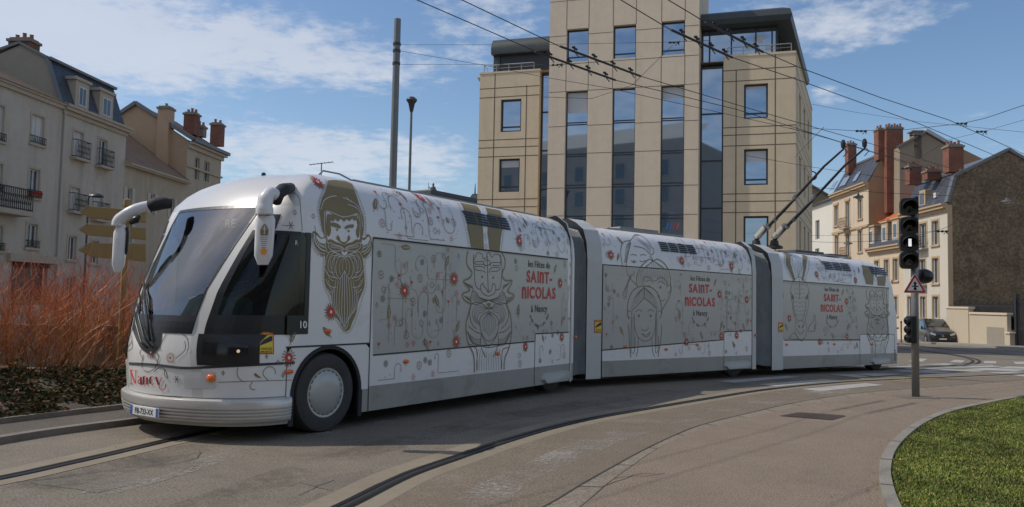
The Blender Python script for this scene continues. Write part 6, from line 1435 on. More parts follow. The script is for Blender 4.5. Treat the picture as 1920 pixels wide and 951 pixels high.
w=window(off,FO,(tA1,pz0-.25,Ra(1458,80,-1.),pz1),.1,-1.0,.09,(.11,.40,.72,.93),(),M_fr,M_og,'penthouse_glazing')
FP=Frame(FO.w(Ra(1458,80,-1.),-1.0,0),(math.sin(sa),math.cos(sa),0),(math.cos(sa),-math.sin(sa),0))
window(off,FP,(0,pz0-.25,9,pz1),.1,0.,.09,(.2,.4,.6,.8),(),M_fr,M_og,'penthouse_glazing')
mb=MB(); # roof shell: front run plus side run, mitred at the corner
c0=FO.w(tA1-.0,-.35,0); cN=FO.w(Ra(1482,60,-.4)-.1,-.35,0); sd_=FS.U
prf=[(-.0,0),(.12,.02),(.2,.35),(.10,.75),(-.25,1.0),(-.7,1.1),(-3,1.12),(-3,0)]
hgt=(zrp1-pz1)/1.12
def rp(base,nv,o): return [base+nv*(x)+Vector((0,0,pz1-.02+z*hgt)) for x,z in prf]
far=cN+sd_*13.0
mit=(FO.N*1.0+FS.N*1.0); mit=mit/mit.dot(FO.N)
A_=rp(c0,FO.N,0);B_=rp(cN,mit,0);D_=rp(far,FS.N,0); k=len(prf)
mb.add(A_+B_+D_,[(i,(i+1)%k,k+(i+1)%k,k+i) for i in range(k)]+[(k+i,k+(i+1)%k,2*k+(i+1)%k,2*k+i) for i in range(k)]+[tuple(range(k)),tuple(range(2*k,3*k))[::-1]])
mb.build('curved_roof',M_zinc,off,smooth=30,fixn=True)
mb=MB(); mb.poly([FO.w(tA1,-.5,pz1-.01),FO.w(-.3,-.5,pz1-.01),FS.w(12,-.3,pz1-.01),FO.w(tA1,-10,pz1-.01)]); mb.build('roof_soffit',M_fr,off,fixn=False)
railing(FO,Ra(1364,100),Ra(1484,92),-.12,ztop+.12,.42,4)
# logo strokes inside the lower window and desk posters behind the penthouse glass
for k,(x,c) in enumerate(((1251,(.05,.25,.55)),(1258,(.08,.2,.5)),(1264,(.5,.08,.06)),(1271,(.6,.12,.05)))):
    pa=FO.pt(x,424,TN-.26); mb=MB(); a,z=pa; mb.add([FO.w(a-.10,TN-.272,z-.16),FO.w(a-.02,TN-.272,z-.16),FO.w(a+.10,TN-.272,z+.18),FO.w(a+.02,TN-.272,z+.18)],[(0,1,2,3)]); mb.build('window_logo_stroke',mat('logo%d'%k,c,.5),off,fixn=False)
mb=MB(); zr_=random.Random(2)
for k in range(7):
    pa=FO.pt(1402+zr_.uniform(0,40),60+zr_.uniform(0,32),-1.07); w_=zr_.uniform(.2,.5); mb.quad(*[FO.w(pa[0]+x*w_,-1.066-.002*k,pa[1]+y*w_*.6) for x,y in ((-.5,-.5),(.5,-.5),(.5,.5),(-.5,.5))])
mb.build('paper_sheets',mat('paper',(.6,.62,.64),.7),off,fixn=False)
mb=MB(); mb.tube([FS.w(SL+.15,.0,FS.pt(1520,195)[1] if False else ztop-4.2)+Vector((math.cos(t)*.28,0,math.sin(t)*.28)) for t in [2*math.pi*i/14 for i in range(15)]],.04,6); mb.build('anchor_ring',M_fr,off)
# ---------------- houses helper
def gablewall(mb,pts,m=0): mb.poly(pts,m)
M_p1=mat('plaster_grey',(.42,.385,.33),.9,streak=.25,vscale=.35,col2=(.54,.50,.44),thr=(.3,.7),bump=.12,bscale=25,dirt=((.27,.23,.18),.3,.58,.5))
M_p2=mat('plaster_beige',(.38,.325,.25),.9,streak=.2,vscale=.4,col2=(.47,.41,.32),thr=(.3,.7),bump=.12,bscale=25,dirt=((.28,.23,.16),.3,.58,.5))
M_gab=mat('gable_render',(.29,.26,.20),.95,vscale=.6,col2=(.37,.33,.26),thr=(.3,.7),bump=.15,bscale=20)
M_gab2=mat('gable_ochre',(.40,.27,.17),.95,vscale=.5,col2=(.48,.34,.22),thr=(.3,.7),bump=.2,bscale=20,dirt=((.2,.14,.09),.7,.62,.6))
M_trim=mat('stone_trim',(.42,.37,.30),.85,var=.1,vscale=2,bump=.1)
M_slate=brickmat('slate',(.05,.057,.072),(.075,.082,.10),(.02,.02,.025),.35,.22,.5,msize=.012)
M_tile=brickmat('old_tiles',(.12,.072,.05),(.085,.057,.042),(.04,.03,.025),.25,.2,.8,msize=.02)
M_zn=mat('roof_zinc',(.16,.165,.17),.5,metal=.3,var=.1)
M_brick=brickmat('chimney_brick',(.26,.075,.04),(.19,.055,.032),(.16,.12,.09),.25,.08,.85,msize=.012)
M_pot=mat('clay_pot',(.27,.10,.055),.8,var=.15)
M_cap=mat('chimney_cap',(.22,.19,.155),.85,var=.15)
M_iron=mat('wrought_iron',(.02,.02,.022),.5); M_rust=mat('rusty_iron',(.16,.04,.025),.6)
M_shut=mat('shutter_grey',(.5,.48,.43),.7,var=.06)
def chimney(par,F,a0,a1,n0,n1,z0,z1,pots=2,m=None,name='chimney',pm=None):
    mb=MB(); mb.obox(F,a0,a1,n0,n1,z0,z1-.25); ch=mb.build(name,m or M_brick,par)
    mb=MB(); mb.obox(F,a0-.08,a1+.08,n0-.08,n1+.08,z1-.25,z1-.10); mb.obox(F,a0+.04,a1-.04,n0+.04,n1-.04,z1-.10,z1); mb.build('chimney_cap',M_cap,ch)
    if pots:
        mb=MB()
        for i in range(pots):
            f=(i+.5)/pots; mb.lathe(F.w(a0+(a1-a0)*f,(n0+n1)/2,z1-.02),[(.13,0),(.11,.12),(.10,.24+.1*(i%2)),(.13,.26+.1*(i%2)),(.08,.27+.1*(i%2))],8)
        mb.build('chimney_pot',pm or M_pot,ch)
    return ch
def shutters(par,F,h,n=0.):
    a0,z0,a1,z1=h; w=(a1-a0)*.48
    for s0,s1 in ((a0-w-.02,a0-.02),(a1+.02,a1+w+.02)):
        mb=MB(); mb.obox(F,s0,s1,n,n+.045,z0,z1)
        k=int((z1-z0)/.12)
        for i in range(k): z=z0+.05+i*(z1-z0-.1)/k; mb.obox(F,s0+.04,s1-.04,n+.046,n+.06,z,z+.05)
        mb.build('shutter',M_shut,par)
def balcony(par,F,h,dep=.45,hh=.95,ex=.18,m=None,slab=True,k=12,name='balcony'):
    a0,z0,a1,z1=h; mb=MB(); 
    if slab: mb.obox(F,a0-ex-.05,a1+ex+.05,.0,dep+.05,z0-.14,z0)
    else: mb.obox(F,a0-ex,a1+ex,.0,.06,z0-.08,z0)
    b=mb.build(name,M_trim,par); r=MB(); rails(r,F,a0-ex,a1+ex,dep,z0,z0+hh,k,.02); r.build('railing',m or M_iron,b)
# ---------------- left row (street runs away, facades face right)
al=R(4.2); UL=Vector((math.sin(al),math.cos(al),0)); NL=Vector((UL.y,-UL.x,0)); FL=Frame((-25.0,47,0),UL,NL)
lf=lambda x,y: FL.pt(x,y)
# house A
aA1=lf(112,300)[0]; aA0=aA1-13; zA=lf(112,196)[1]
hA=thing('town_house','grey plaster house with shop and red flower box, leftmost in the picture','house',FL.w((aA0+aA1)/2,-4,-.5),'old houses left of the tram')
hs=[FL.rect(59,217,82,271),FL.rect(54,317,73.5,371),FL.rect(50,420,69.5,465),FL.rect(-14,196,7,264),FL.rect(-16,306,4,360),FL.rect(-14,424,4,470),FL.rect(20,493,88,572)]
r0=lf(20,572)
mb=MB(); wall(mb,FL,aA0,aA1,-1.4,zA,hs,.2); mb.quad(FL.w(aA0,0,-1.4),FL.w(aA0,-9,-1.4),FL.w(aA0,-9,zA),FL.w(aA0,0,zA)); mb.build('facade',M_p1,hA,fixn=False)
mb=MB(); mb.obox(FL,aA0,aA1,.0,.16,zA-.22,zA); mb.obox(FL,aA0,aA1,.0,.26,zA-.02,zA+.12)
for h in hs[:6]: surround(mb,FL,h,.13,.025)
mb.obox(FL,hs[6][0]-.4,hs[6][2]+.5,.001,.22,hs[6][3]+.02,hs[6][3]+.42); mb.build('stone_trim',M_trim,hA)
mb=MB(); mb.quad(FL.w(aA0-.2,.35,zA+.1),FL.w(aA1-.02,.35,zA+.1),FL.w(aA1-.02,-6,zA+3.0),FL.w(aA0-.2,-6,zA+3.0)); mb.build('roof',M_tile,hA,fixn=False)
for i,h in enumerate(hs[:6]):
    w=window(hA,FL,h,.16,0,.07,(.5,),(),blind=(1. if i in(0,3) else 0.))
    r=MB(); rails(r,FL,h[0]-.08,h[2]+.08,.12,h[1],h[1]+.38,8,.018,True); r.build('railing',M_iron,w)
mb=MB(); rr_=random.Random(3); h=hs[1]; mb.obox(FL,h[0],h[2],.02,.2,h[1]+.02,h[1]+.2); mb.build('flower_box',mat('box_brown',(.12,.05,.03),.8),hA)
mb=MB()
for k in range(90): c=FL.w(rr_.uniform(h[0]-.05,h[2]+.05),rr_.uniform(.02,.22),h[1]+rr_.uniform(.2,.32)); mb.box(c,(.06,.06,.05),0,rr_.uniform(0,3))
mb.build('red_flowers',mat('petals_red',(.4,.03,.03),.7),hA)
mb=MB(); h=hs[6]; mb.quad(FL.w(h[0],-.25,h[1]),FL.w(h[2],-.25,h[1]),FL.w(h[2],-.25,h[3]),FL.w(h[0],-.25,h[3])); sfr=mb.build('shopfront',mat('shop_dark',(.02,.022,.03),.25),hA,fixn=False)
mb=MB(); mb.obox(FL,h[0],h[2],-.2,.12,h[3]-.22,h[3]+.02); mb.build('shop_awning',mat('awning_red',(.06,.022,.016),.8,var=.2),hA)
h=(lf(0,400)[0]-1.2,lf(15,405)[1],lf(31,400)[0],0); mb=MB(); mb.obox(FL,h[0],h[2],0,.9,h[1],h[1]+.28); b=mb.build('balcony',M_trim,hA,bevel=.05); mb=MB(); rails(mb,FL,h[0],h[2],.85,h[1]+.28,h[1]+1.35,16,.03); mb.build('railing',M_iron,b)
# house B
aB1=lf(232,350)[0]; zB=lf(175,220)[1]; 
hB=thing('town_house','taller grey house with slate mansard roof, two dormers and iron balconies','house',FL.w((aA1+aB1)/2,-4,-.5),'old houses left of the tram')
hs=[FL.rect(137,247,155,298),FL.rect(184,262,200,313),FL.rect(131.5,352,149,397),FL.rect(175,366,191,412),FL.rect(127,443,142,488),FL.rect(170,452,184,495),FL.rect(124,520,140,570)]
mb=MB(); wall(mb,FL,aA1,aB1,-1.6,zB,hs,.2); mb.quad(FL.w(aB1,0,-1.6),FL.w(aB1,-9,-1.6),FL.w(aB1,-9,zB+3),FL.w(aB1,0,zB)); mb.build('facade',M_p1,hB,fixn=False)
zBm=lf(228,174)[1]; FLm=Frame(FL.w(0,-1.0,0),UL,NL); zBm=FLm.pt(166,145)[1]
gA=Frame(FL.w(aA1,0,0),-NL,-UL)   # gable plane facing the camera, a runs left
ap=gA.pt(38,84); lo=gA.pt(0,108)
mb=MB(); mb.poly([FL.w(aA1,-.05,zA-.5),FL.w(aA1,-.05,zB+.1),FL.w(aA1,-1.0,zBm),FL.w(aA1,-ap[0],ap[1]),FL.w(aA1,-ap[0]*2-.5,zBm-.6),FL.w(aA1,-ap[0]*2-.5,zA-.5)]); 
mb.build('gable_wall',M_gab,hB,fixn=False)
mb=MB(); mb.poly([FL.w(aA1+.02,-.05,zB+.1),FL.w(aB1,-.05,zB+.1),FL.w(aB1,-1.0,zBm),FL.w(aA1+.02,-1.0,zBm)]); mb.build('mansard_slates',M_slate,hB,fixn=False)
mb=MB(); mb.quad(FL.w(aA1,-.9,zBm+.02),FL.w(aB1+.1,-.9,zBm+.02),FL.w(aB1+.1,-ap[0],ap[1]+.08),FL.w(aA1,-ap[0],ap[1]+.08)); mb.quad(FL.w(aA1,-ap[0],ap[1]+.08),FL.w(aB1,-ap[0],ap[1]+.08),FL.w(aB1,-ap[0]*2,zBm),FL.w(aA1,-ap[0]*2,zBm)); mb.build('roof',M_tile,hB,fixn=False)
mb=MB(); mb.obox(FL,aA1-.05,aB1+.1,-1.05,-.8,zBm-.05,zBm+.10); mb.beam(FL.w(aA1-.03,-.06,zB+.1),FL.w(aA1-.03,-1.0,zBm),.22,.14); mb.beam(FL.w(aA1-.03,-1.0,zBm+.05),FL.w(aA1-.03,-ap[0],ap[1]+.1),.2,.14); mb.beam(FL.w(aA1-.03,-ap[0],ap[1]+.1),FL.w(aA1-.03,-ap[0]*2,zBm),.2,.14); mb.build('roof_flashing',M_zn,hB)
mb=MB(); mb.obox(FL,aA1,aB1,0,.12,zB-.42,zB-.2); mb.obox(FL,aA1,aB1+.12,0,.32,zB-.2,zB-.02); mb.obox(FL,aA1,aB1+.18,0,.42,zB-.02,zB+.12)
for h in hs: surround(mb,FL,h,.13,.025)
mb.build('stone_trim',M_trim,hB)
for i,h in enumerate(hs):
    w=window(hB,FL,h,.16,0,.07,(.5,),(),blind=(.95 if i in (0,2) else .55 if i==3 else 0))
    if i<4: balcony(hB,FL,h,.38,1.0,.22,k=10)
for (x0,y0,x1,y1) in ((137.5,151,163.5,207),(183,172,209,225)):
    h=FL.rect(x0,y0,x1,y1,-.25); mb=MB(); mb.obox(FL,h[0],h[2],-1.4,-.12,h[1]-.1,h[3]-.1); mb.obox(FL,h[0]-.12,h[2]+.12,-1.5,-.02,h[3]-.1,h[3]+.08); d=mb.build('dormer',M_trim,hB,bevel=.02)
    hh=(h[0]+.28,h[1]+.2,h[2]-.28,h[3]-.4); window(d,FL,hh,.02,-.10,.09,(.5,),()) if False else None
    mb=MB(); mb.obox(FL,hh[0],hh[2],-.118,-.09,hh[1],hh[3]); mb.build('dormer_window',M_hf,d); mb=MB(); mb.quad(*[FL.w(a,-.086,z) for a,z in ((hh[0]+.08,hh[1]+.08),((hh[0]+hh[2])/2-.03,hh[1]+.08),((hh[0]+hh[2])/2-.03,hh[3]-.08),(hh[0]+.08,hh[3]-.08))]); mb.quad(*[FL.w(a,-.086,z) for a,z in (((hh[0]+hh[2])/2+.03,hh[1]+.08),(hh[2]-.08,hh[1]+.08),(hh[2]-.08,hh[3]-.08),((hh[0]+hh[2])/2+.03,hh[3]-.08))]); mb.build('pane',M_hg,d,fixn=False)
c0,c1=gA.pt(52,95),gA.pt(12,95); chimney(hB,Frame(FL.w(aA1,0,0),-NL,UL),c0[0],c1[0],.1,1.0,c0[1]-1.2,gA.pt(30,68)[1],3)
mb=MB(); mb.tube([FL.w(aA1+.1,.12,zA+.2),FL.w(aA1+.1,.12,-.8)],.06,8); mb.build('drainpipe',mat('pipe_pale',(.45,.42,.37),.5),hB)
# house C (low, tiled roof)
aC1=lf(347,380)[0]; zC=FL.pt(280,322)[1]
hC=thing('town_house','low ochre house with a brown tiled roof and grey shutters between two taller houses','house',FL.w((aB1+aC1)/2,-3,-.6),'old houses left of the tram')
hs=[FL.rect(236.5,352,246.5,390),FL.rect(280,363,289,402),FL.rect(318,372,326,408),FL.rect(236,420,246,455)]
mb=MB(); wall(mb,FL,aB1,aC1,-1.8,zC,hs,.18); mb.build('facade',M_p2,hC,fixn=False)
for h in hs: window(hC,FL,h,.14,0,.07,(.5,)); shutters(hC,FL,h,.01)
rr=FL.pt(224,272)
mb=MB(); zr1=Frame(FL.w(0,-4.2,0),UL,NL).pt(228,272)[1]; mb.quad(FL.w(aB1,.4,zC+.1),FL.w(aC1,.4,zC+.1),FL.w(aC1,-4.6,zC+3.6),FL.w(aB1,-4.6,zC+3.6)); mb.build('roof',M_tile,hC,fixn=False)
mb=MB(); mb.obox(FL,aB1,aC1,.0,.35,zC-.12,zC+.06); mb.obox(FL,aB1,aC1,.36,.46,zC-.02,zC+.10); mb.build('gutter',M_trim,hC)
# house D
zD=FL.pt(352,262)[1]; aD1=FL.pt(415,300)[0]
hD=thing('town_house','narrow ochre house with a bare gable wall and brick chimneys, nearest the tram','house',FL.w((aC1+aD1)/2,-4,-.8),'old houses left of the tram')
hs=[FL.rect(364.5,296,374,338),FL.rect(382.5,303,392.5,341)]
mb=MB(); wall(mb,FL,aC1,aD1,-2,zD,hs,.25); mb.quad(FL.w(aD1,0,-2),FL.w(aD1,-11,-2),FL.w(aD1,-11,zD),FL.w(aD1,0,zD)); mb.build('facade',M_p2,hD,fixn=False)
for h in hs: window(hD,FL,h,.2,0,.06,(.5,))
gD=Frame(FL.w(aC1,0,0),-NL,-UL); ap=gD.pt(256,197)
mb=MB(); mb.poly([FL.w(aC1,0,-2),FL.w(aC1,0,zD),FL.w(aC1,-ap[0],ap[1]),FL.w(aC1,-ap[0]*2,zD),FL.w(aC1,-ap[0]*2,-2)]); mb.build('gable_wall',M_gab2,hD,fixn=False)
mb=MB(); mb.quad(FL.w(aC1-.1,.5,zD-.05),FL.w(aD1+.3,.5,zD-.05),FL.w(aD1+.3,-ap[0],ap[1]+.1),FL.w(aC1-.1,-ap[0],ap[1]+.1)); mb.quad(FL.w(aC1-.1,-ap[0],ap[1]+.1),FL.w(aD1,-ap[0],ap[1]+.1),FL.w(aD1,-ap[0]*2,zD),FL.w(aC1-.1,-ap[0]*2,zD)); mb.build('roof',M_tile,hD,fixn=False)
mb=MB(); mb.beam(FL.w(aC1-.1,.5,zD-.0),FL.w(aC1-.1,-ap[0],ap[1]+.16),.25,.25); mb.beam(FL.w(aC1-.1,-ap[0],ap[1]+.16),FL.w(aC1-.1,-ap[0]*2,zD),.25,.25); mb.obox(FL,aC1-.05,aD1+.3,.3,.62,zD-.12,zD+.12); mb.build('roof_flashing',M_zn,hD)
mb=MB(); mb.obox(FL,aC1-.05,aD1+.2,0,.45,zD-.3,zD-.14); mb.obox(FL,aC1,aD1+.1,0,.2,zD-.6,zD-.3); mb.obox(FL,aC1,aD1+.1,0,.14,zD-2.0,zD-1.85)
for h in hs: surround(mb,FL,h,.15,.03)
mb.build('cornice',M_trim,hD,bevel=.02)
FG=Frame(FL.w(aC1,0,0),-NL,UL)
c0,c1=gD.pt(320,240),gD.pt(299,240); chimney(hD,FG,c0[0],c1[0],-.35,.5,gD.pt(310,318)[1],gD.pt(310,200)[1],1,M_gab2,pm=M_cap)
c0,c1=gD.pt(365,240),gD.pt(345,240); t=Frame(FL.w(aC1+2.2,0,0),-NL,-UL)
def ch_at(par,F0,back,x0,x1,yt,yb,pots,dn=.9,m=None,Uv_=None,name='chimney',pm=None):
    F_=Frame(F0.O-F0.N*back,F0.U,F0.N); c0=F_.pt(x0,(yt+yb)/2)[0]; c1=F_.pt(x1,(yt+yb)/2)[0]; c0,c1=min(c0,c1),max(c0,c1); F2=Frame(F_.O,F_.U,-F_.N)
    return chimney(par,F2,c0,c1,0,dn,F_.pt((x0+x1)/2,yb)[1],F_.pt((x0+x1)/2,yt)[1],pots,m,name,pm)
ch_at(hD,gD,3.0,344,365,209,252,3); ch_at(hD,gD,5.0,367,381,234,256,2,.6,M_cap); ch_at(hD,gD,8.0,394,412.5,229,272,2)
# ---------------- right row (facades face left, brightly lit)
ar=R(2.6); UR=Vector((math.sin(ar),math.cos(ar),0)); NR_=Vector((-UR.y,UR.x,0)); c4=at(1778,500,63); FR=Frame((c4.x,c4.y,0),UR,NR_)
rf=lambda x,y: FR.pt(x,y)
M_w1=mat('plaster_white',(.60,.55,.46),.9,streak=.18,var=.05,vscale=.5,bump=.1,dirt=((.52,.45,.35),.3,.62,.35)); M_w2=mat('plaster_cream',(.60,.49,.36),.9,streak=.18,var=.05,vscale=.5,bump=.1,dirt=((.5,.38,.26),.3,.62,.35)); M_w3=mat('plaster_pale',(.68,.64,.56),.9,var=.04,vscale=.5)
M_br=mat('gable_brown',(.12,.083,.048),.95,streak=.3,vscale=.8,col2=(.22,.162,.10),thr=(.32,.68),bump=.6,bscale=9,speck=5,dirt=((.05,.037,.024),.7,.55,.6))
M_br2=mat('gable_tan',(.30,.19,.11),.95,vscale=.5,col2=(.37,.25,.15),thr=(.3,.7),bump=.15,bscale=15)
M_tp=mat('stone_surround',(.46,.33,.2),.85,var=.06); M_or2=brickmat('orange_tiles',(.60,.16,.05),(.52,.13,.045),(.25,.08,.03),.3,.25,.8,msize=.02)
def facR(par,a0,a1,z1,hs,m,sur=True,blinds=(),mull=(.5,),z0=-2.2):
    mb=MB(); wall(mb,FR,a0,a1,z0,z1,hs,.25); mb.build('facade',m,par,fixn=False); mb=MB()
    for h in hs: 
        if sur: surround(mb,FR,h,.16,.03)
    mb.obox(FR,a0,a1,0,.15,z1-.5,z1-.25); mb.obox(FR,a0,a1,0,.38,z1-.25,z1+.0); mb.obox(FR,a0,a1,.0,.5,z1,z1+.14); mb.build('stone_trim',M_tp,par)
    for i,h in enumerate(hs): window(par,FR,h,.2,0,.08,mull,(),blind=.5 if i in blinds else 0)
def mans(par,a0,a1,z0,z1,inset,m=None,back=9,top=1.2,tm=None):
    mb=MB(); mb.quad(FR.w(a0,.1,z0),FR.w(a1,.1,z0),FR.w(a1,-inset,z1),FR.w(a0,-inset,z1)); mb.build('mansard_slates',m or M_slate,par,fixn=False)
    mb=MB(); mb.quad(FR.w(a0,-inset,z1),FR.w(a1,-inset,z1),FR.w(a1,-back/2,z1+top),FR.w(a0,-back/2,z1+top)); mb.quad(FR.w(a0,-back/2,z1+top),FR.w(a1,-back/2,z1+top),FR.w(a1,-back,z1-1),FR.w(a0,-back,z1-1)); mb.obox(FR,a0,a1,-inset-.1,-inset+.12,z1-.06,z1+.14); mb.build('roof',tm or M_zn,par,fixn=False)
# R4: white house with the big brown gable
a40=0.; a41=rf(1693,420)[0]; z4=rf(1776,384)[1]; z4=(z4+rf(1724,397)[1])/2
h4=thing('street_house','white corner house with slate mansard and huge brown gable wall behind the van','house',FR.w(3,-4,-1),'houses across the junction')
hs=[FR.rect(1724.5,419,1737.5,466),FR.rect(1748,414,1760,460),FR.rect(1723,486,1735,534),FR.rect(1748.5,484,1760,532),FR.rect(1702,556,1712.5,598),FR.rect(1726,556,1736,598),FR.rect(1749,556,1760,598)]
hs=[h for h in hs]; facR(h4,a40,a41,z4,hs,M_w1)
Fm=Frame(FR.w(0,-1.2,0),UR,NR_); z4m=Fm.pt(1740,340)[1]; gR=Frame(FR.w(0,0,0),Vector((-NR_.x,-NR_.y,0)),-UR); _q=gR.pt(1890,282.5); mans(h4,a40,a41,z4+.1,z4m,1.2,back=2*_q[0],top=_q[1]-z4m)
for h in (hs[0],hs[2]): balcony(h4,FR,h,.5,.95,.25)
for (x0,y0,x1,y1,wh) in ((1728,357,1738,386,1),(1753,356,1760,374,0)):
    h=FR.rect(x0,y0,x1,y1,-.3); mb=MB(); mb.obox(FR,h[0]-.1,h[2]+.1,-1.3,-.1 if wh else -.7,h[1],h[3]); d=mb.build('dormer',M_tp if wh else M_zn,h4,bevel=.03); mb=MB(); mb.obox(FR,h[0]+.12,h[2]-.12,-.12,(-.07 if wh else -.66),h[1]+.15,h[3]-.25); mb.build('dormer_window',M_hg if wh else M_w3,d)
gR=Frame(FR.w(0,0,0),Vector((-NR_.x,-NR_.y,0)),-UR)   # gable plane facing the camera, a runs right
T_=gR.pt(1783,324); Q_=gR.pt(1890,282.5); E_=gR.pt(1990,324)
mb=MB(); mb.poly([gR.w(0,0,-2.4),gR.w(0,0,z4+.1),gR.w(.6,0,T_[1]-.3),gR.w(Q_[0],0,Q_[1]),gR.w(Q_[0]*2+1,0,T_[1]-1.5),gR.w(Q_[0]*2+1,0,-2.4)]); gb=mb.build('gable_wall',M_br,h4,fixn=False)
mb=MB(); pr=[(.0,z4+.1),(.6,T_[1]-.3),(Q_[0],Q_[1]),(Q_[0]*2+1,T_[1]-1.5)]
for p,q in zip(pr,pr[1:]): mb.beam(gR.w(p[0],-.1,p[1]+.1),gR.w(q[0],-.1,q[1]+.1),.5,.22)
mb.build('roof_verge',M_zn,h4)
rc_=gR.pt(1890,338); mb=MB()
for r_ in (.35,.75,1.25): mb.tube([gR.w(rc_[0]+r_*math.cos(t),.0,rc_[1]+r_*math.sin(t)) for t in [2*math.pi*i/24 for i in range(25)]],.035,4)
mb.tube([gR.w(rc_[0]-.9,0,rc_[1]-1.2),gR.w(rc_[0]-2.2,0,rc_[1]-.2),gR.w(rc_[0]-2.6,0,rc_[1]+.3)],.03,4)
mb.build('wall_relief',mat('relief_tan',(.19,.14,.095),.95),gb)
mb=MB(); mb.obox(gR,-.02,.35,-.02,.012,-2.4,z4); mb.build('corner_pilaster',M_tp,h4)
ch_at(h4,gR,.3,1779,1807,270,322,4,1.0); ch_at(h4,gR,5,1705.5,1728,308,345,4,.9); ch_at(h4,gR,3.2,1739,1765,317,336,4,.9)
# R3: low mansard house with orange roof
a31=rf(1629,440)[0]; z3=(rf(1624,471)[1]+rf(1688,459)[1])/2
h3=thing('street_house','low cream house with three white dormers and orange roof, left of the traffic light','house',FR.w((a41+a31)/2,-4,-1.2),'houses across the junction')
hs=[FR.rect(1674.5,485,1684,527),FR.rect(1658,487,1666.5,528),FR.rect(1640,489,1648,529),FR.rect(1674.5,556,1683,592)]
facR(h3,a41,a31,z3,hs,M_w2); Fm=Frame(FR.w(0,-1.0,0),UR,NR_); z3m=Fm.pt(1660,415)[1]; mans(h3,a41,a31,z3+.1,z3m,1.0,back=9,top=2.6,tm=M_or2)
for (x0,y0,x1,y1) in ((1629.5,426,1641,461),(1654,418,1666,457),(1674,411,1687,452)):
    h=FR.rect(x0,y0,x1,y1,-.2); mb=MB(); mb.obox(FR,h[0],h[2],-1.2,-.1,h[1],h[3]); mb.obox(FR,h[0]-.12,h[2]+.12,-1.3,.0,h[3],h[3]+.15); d=mb.build('dormer',M_tp,h3,bevel=.02); mb=MB(); mb.obox(FR,h[0]+.25,h[2]-.25,-.12,-.07,h[1]+.2,h[3]-.3); mb.build('dormer_window',M_hf,d); mb=MB(); mb.obox(FR,h[0]+.4,h[2]-.4,-.1,-.055,h[1]+.35,h[3]-.45); mb.build('pane',M_hg,d)
# R2: tall cream house
a21=rf(1561,400)[0]; z2=(rf(1561,369)[1]+rf(1624,343.5)[1])/2
h2=thing('street_house','tall cream house with grey mansard and big red brick chimney stack','house',FR.w((a31+a21)/2,-4,-1.5),'houses across the junction')
hs=[FR.rect(1565,387,1571.5,424),FR.rect(1586,379,1593,427),FR.rect(1609,373,1616.5,411),FR.rect(1566,443,1572,485),FR.rect(1586.5,438,1593.5,482),FR.rect(1609,432,1616.5,473)]
facR(h2,a31,a21,z2,hs,M_w2)
for i in (1,4): balcony(h2,FR,hs[i],.6,1.0,.35,M_rust,k=9)
balcony(h2,FR,(hs[3][0],hs[4][1],hs[4][2],0),.6,1.0,.3,M_rust,k=14) if False else None
mb=MB(); zs2=rf(1590,428)[1]; mb.obox(FR,a31,a21,0,.14,zs2-.3,zs2-.1)
for h in hs: mb.obox(FR,h[0]-.2,h[2]+.2,.03,.12,h[3]+.10,h[3]+.34)
mb.build('string_course',M_tp,h2)
Fm=Frame(FR.w(0,-1.6,0),UR,NR_); z2m=Fm.pt(1600,312)[1]; mans(h2,a31,a21,z2+.1,z2m,1.6,back=12,top=2.0)
for (x0,y0,x1,y1) in ((1565.5,340,1573,357),(1584.5,333,1590,350),(1590.5,330,1596,348),(1609.5,322,1617,340)):
    f=FR.rect(x0,y0,x1,y1,-.9); 
    sl_=lambda z:(-1.6-.1)*(z-z2-.1)/(z2m-z2-.1)+.1; mb=MB(); P_=[FR.w(a,sl_(z)+.06,z) for a,z in ((f[0],f[1]),(f[2],f[1]),(f[2],f[3]),(f[0],f[3]))]; mb.prism(P_,NR_*.05); mb.build('skylight',M_og2,h2)
gR2=Frame(FR.w(a31,0,0),Vector((-NR_.x,-NR_.y,0)),-UR); T_=gR2.pt(1633,300); Q_=gR2.pt(1690,262)
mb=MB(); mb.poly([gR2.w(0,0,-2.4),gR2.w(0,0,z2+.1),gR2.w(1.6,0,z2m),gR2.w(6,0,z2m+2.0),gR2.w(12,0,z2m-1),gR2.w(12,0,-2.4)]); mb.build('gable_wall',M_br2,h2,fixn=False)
c0=gR2.pt(1657,320)[0]; c1=gR2.pt(1688,320)[0]; F2=Frame(gR2.O,gR2.U,gR2.N); chimney(h2,F2,c0,c1,0,.7,gR2.pt(1672,400)[1],gR2.pt(1672,240)[1],6)
c0=gR2.pt(1645.5,270)[0]; c1=gR2.pt(1656.5,270)[0]; chimney(h2,F2,c0,c1,-.9,.2,gR2.pt(1650,300)[1],gR2.pt(1650,240)[1],2,name='chimney')
ch_at(h2,gR2,a21-a31-3,1590.5,1606,268,325,3,1.0)
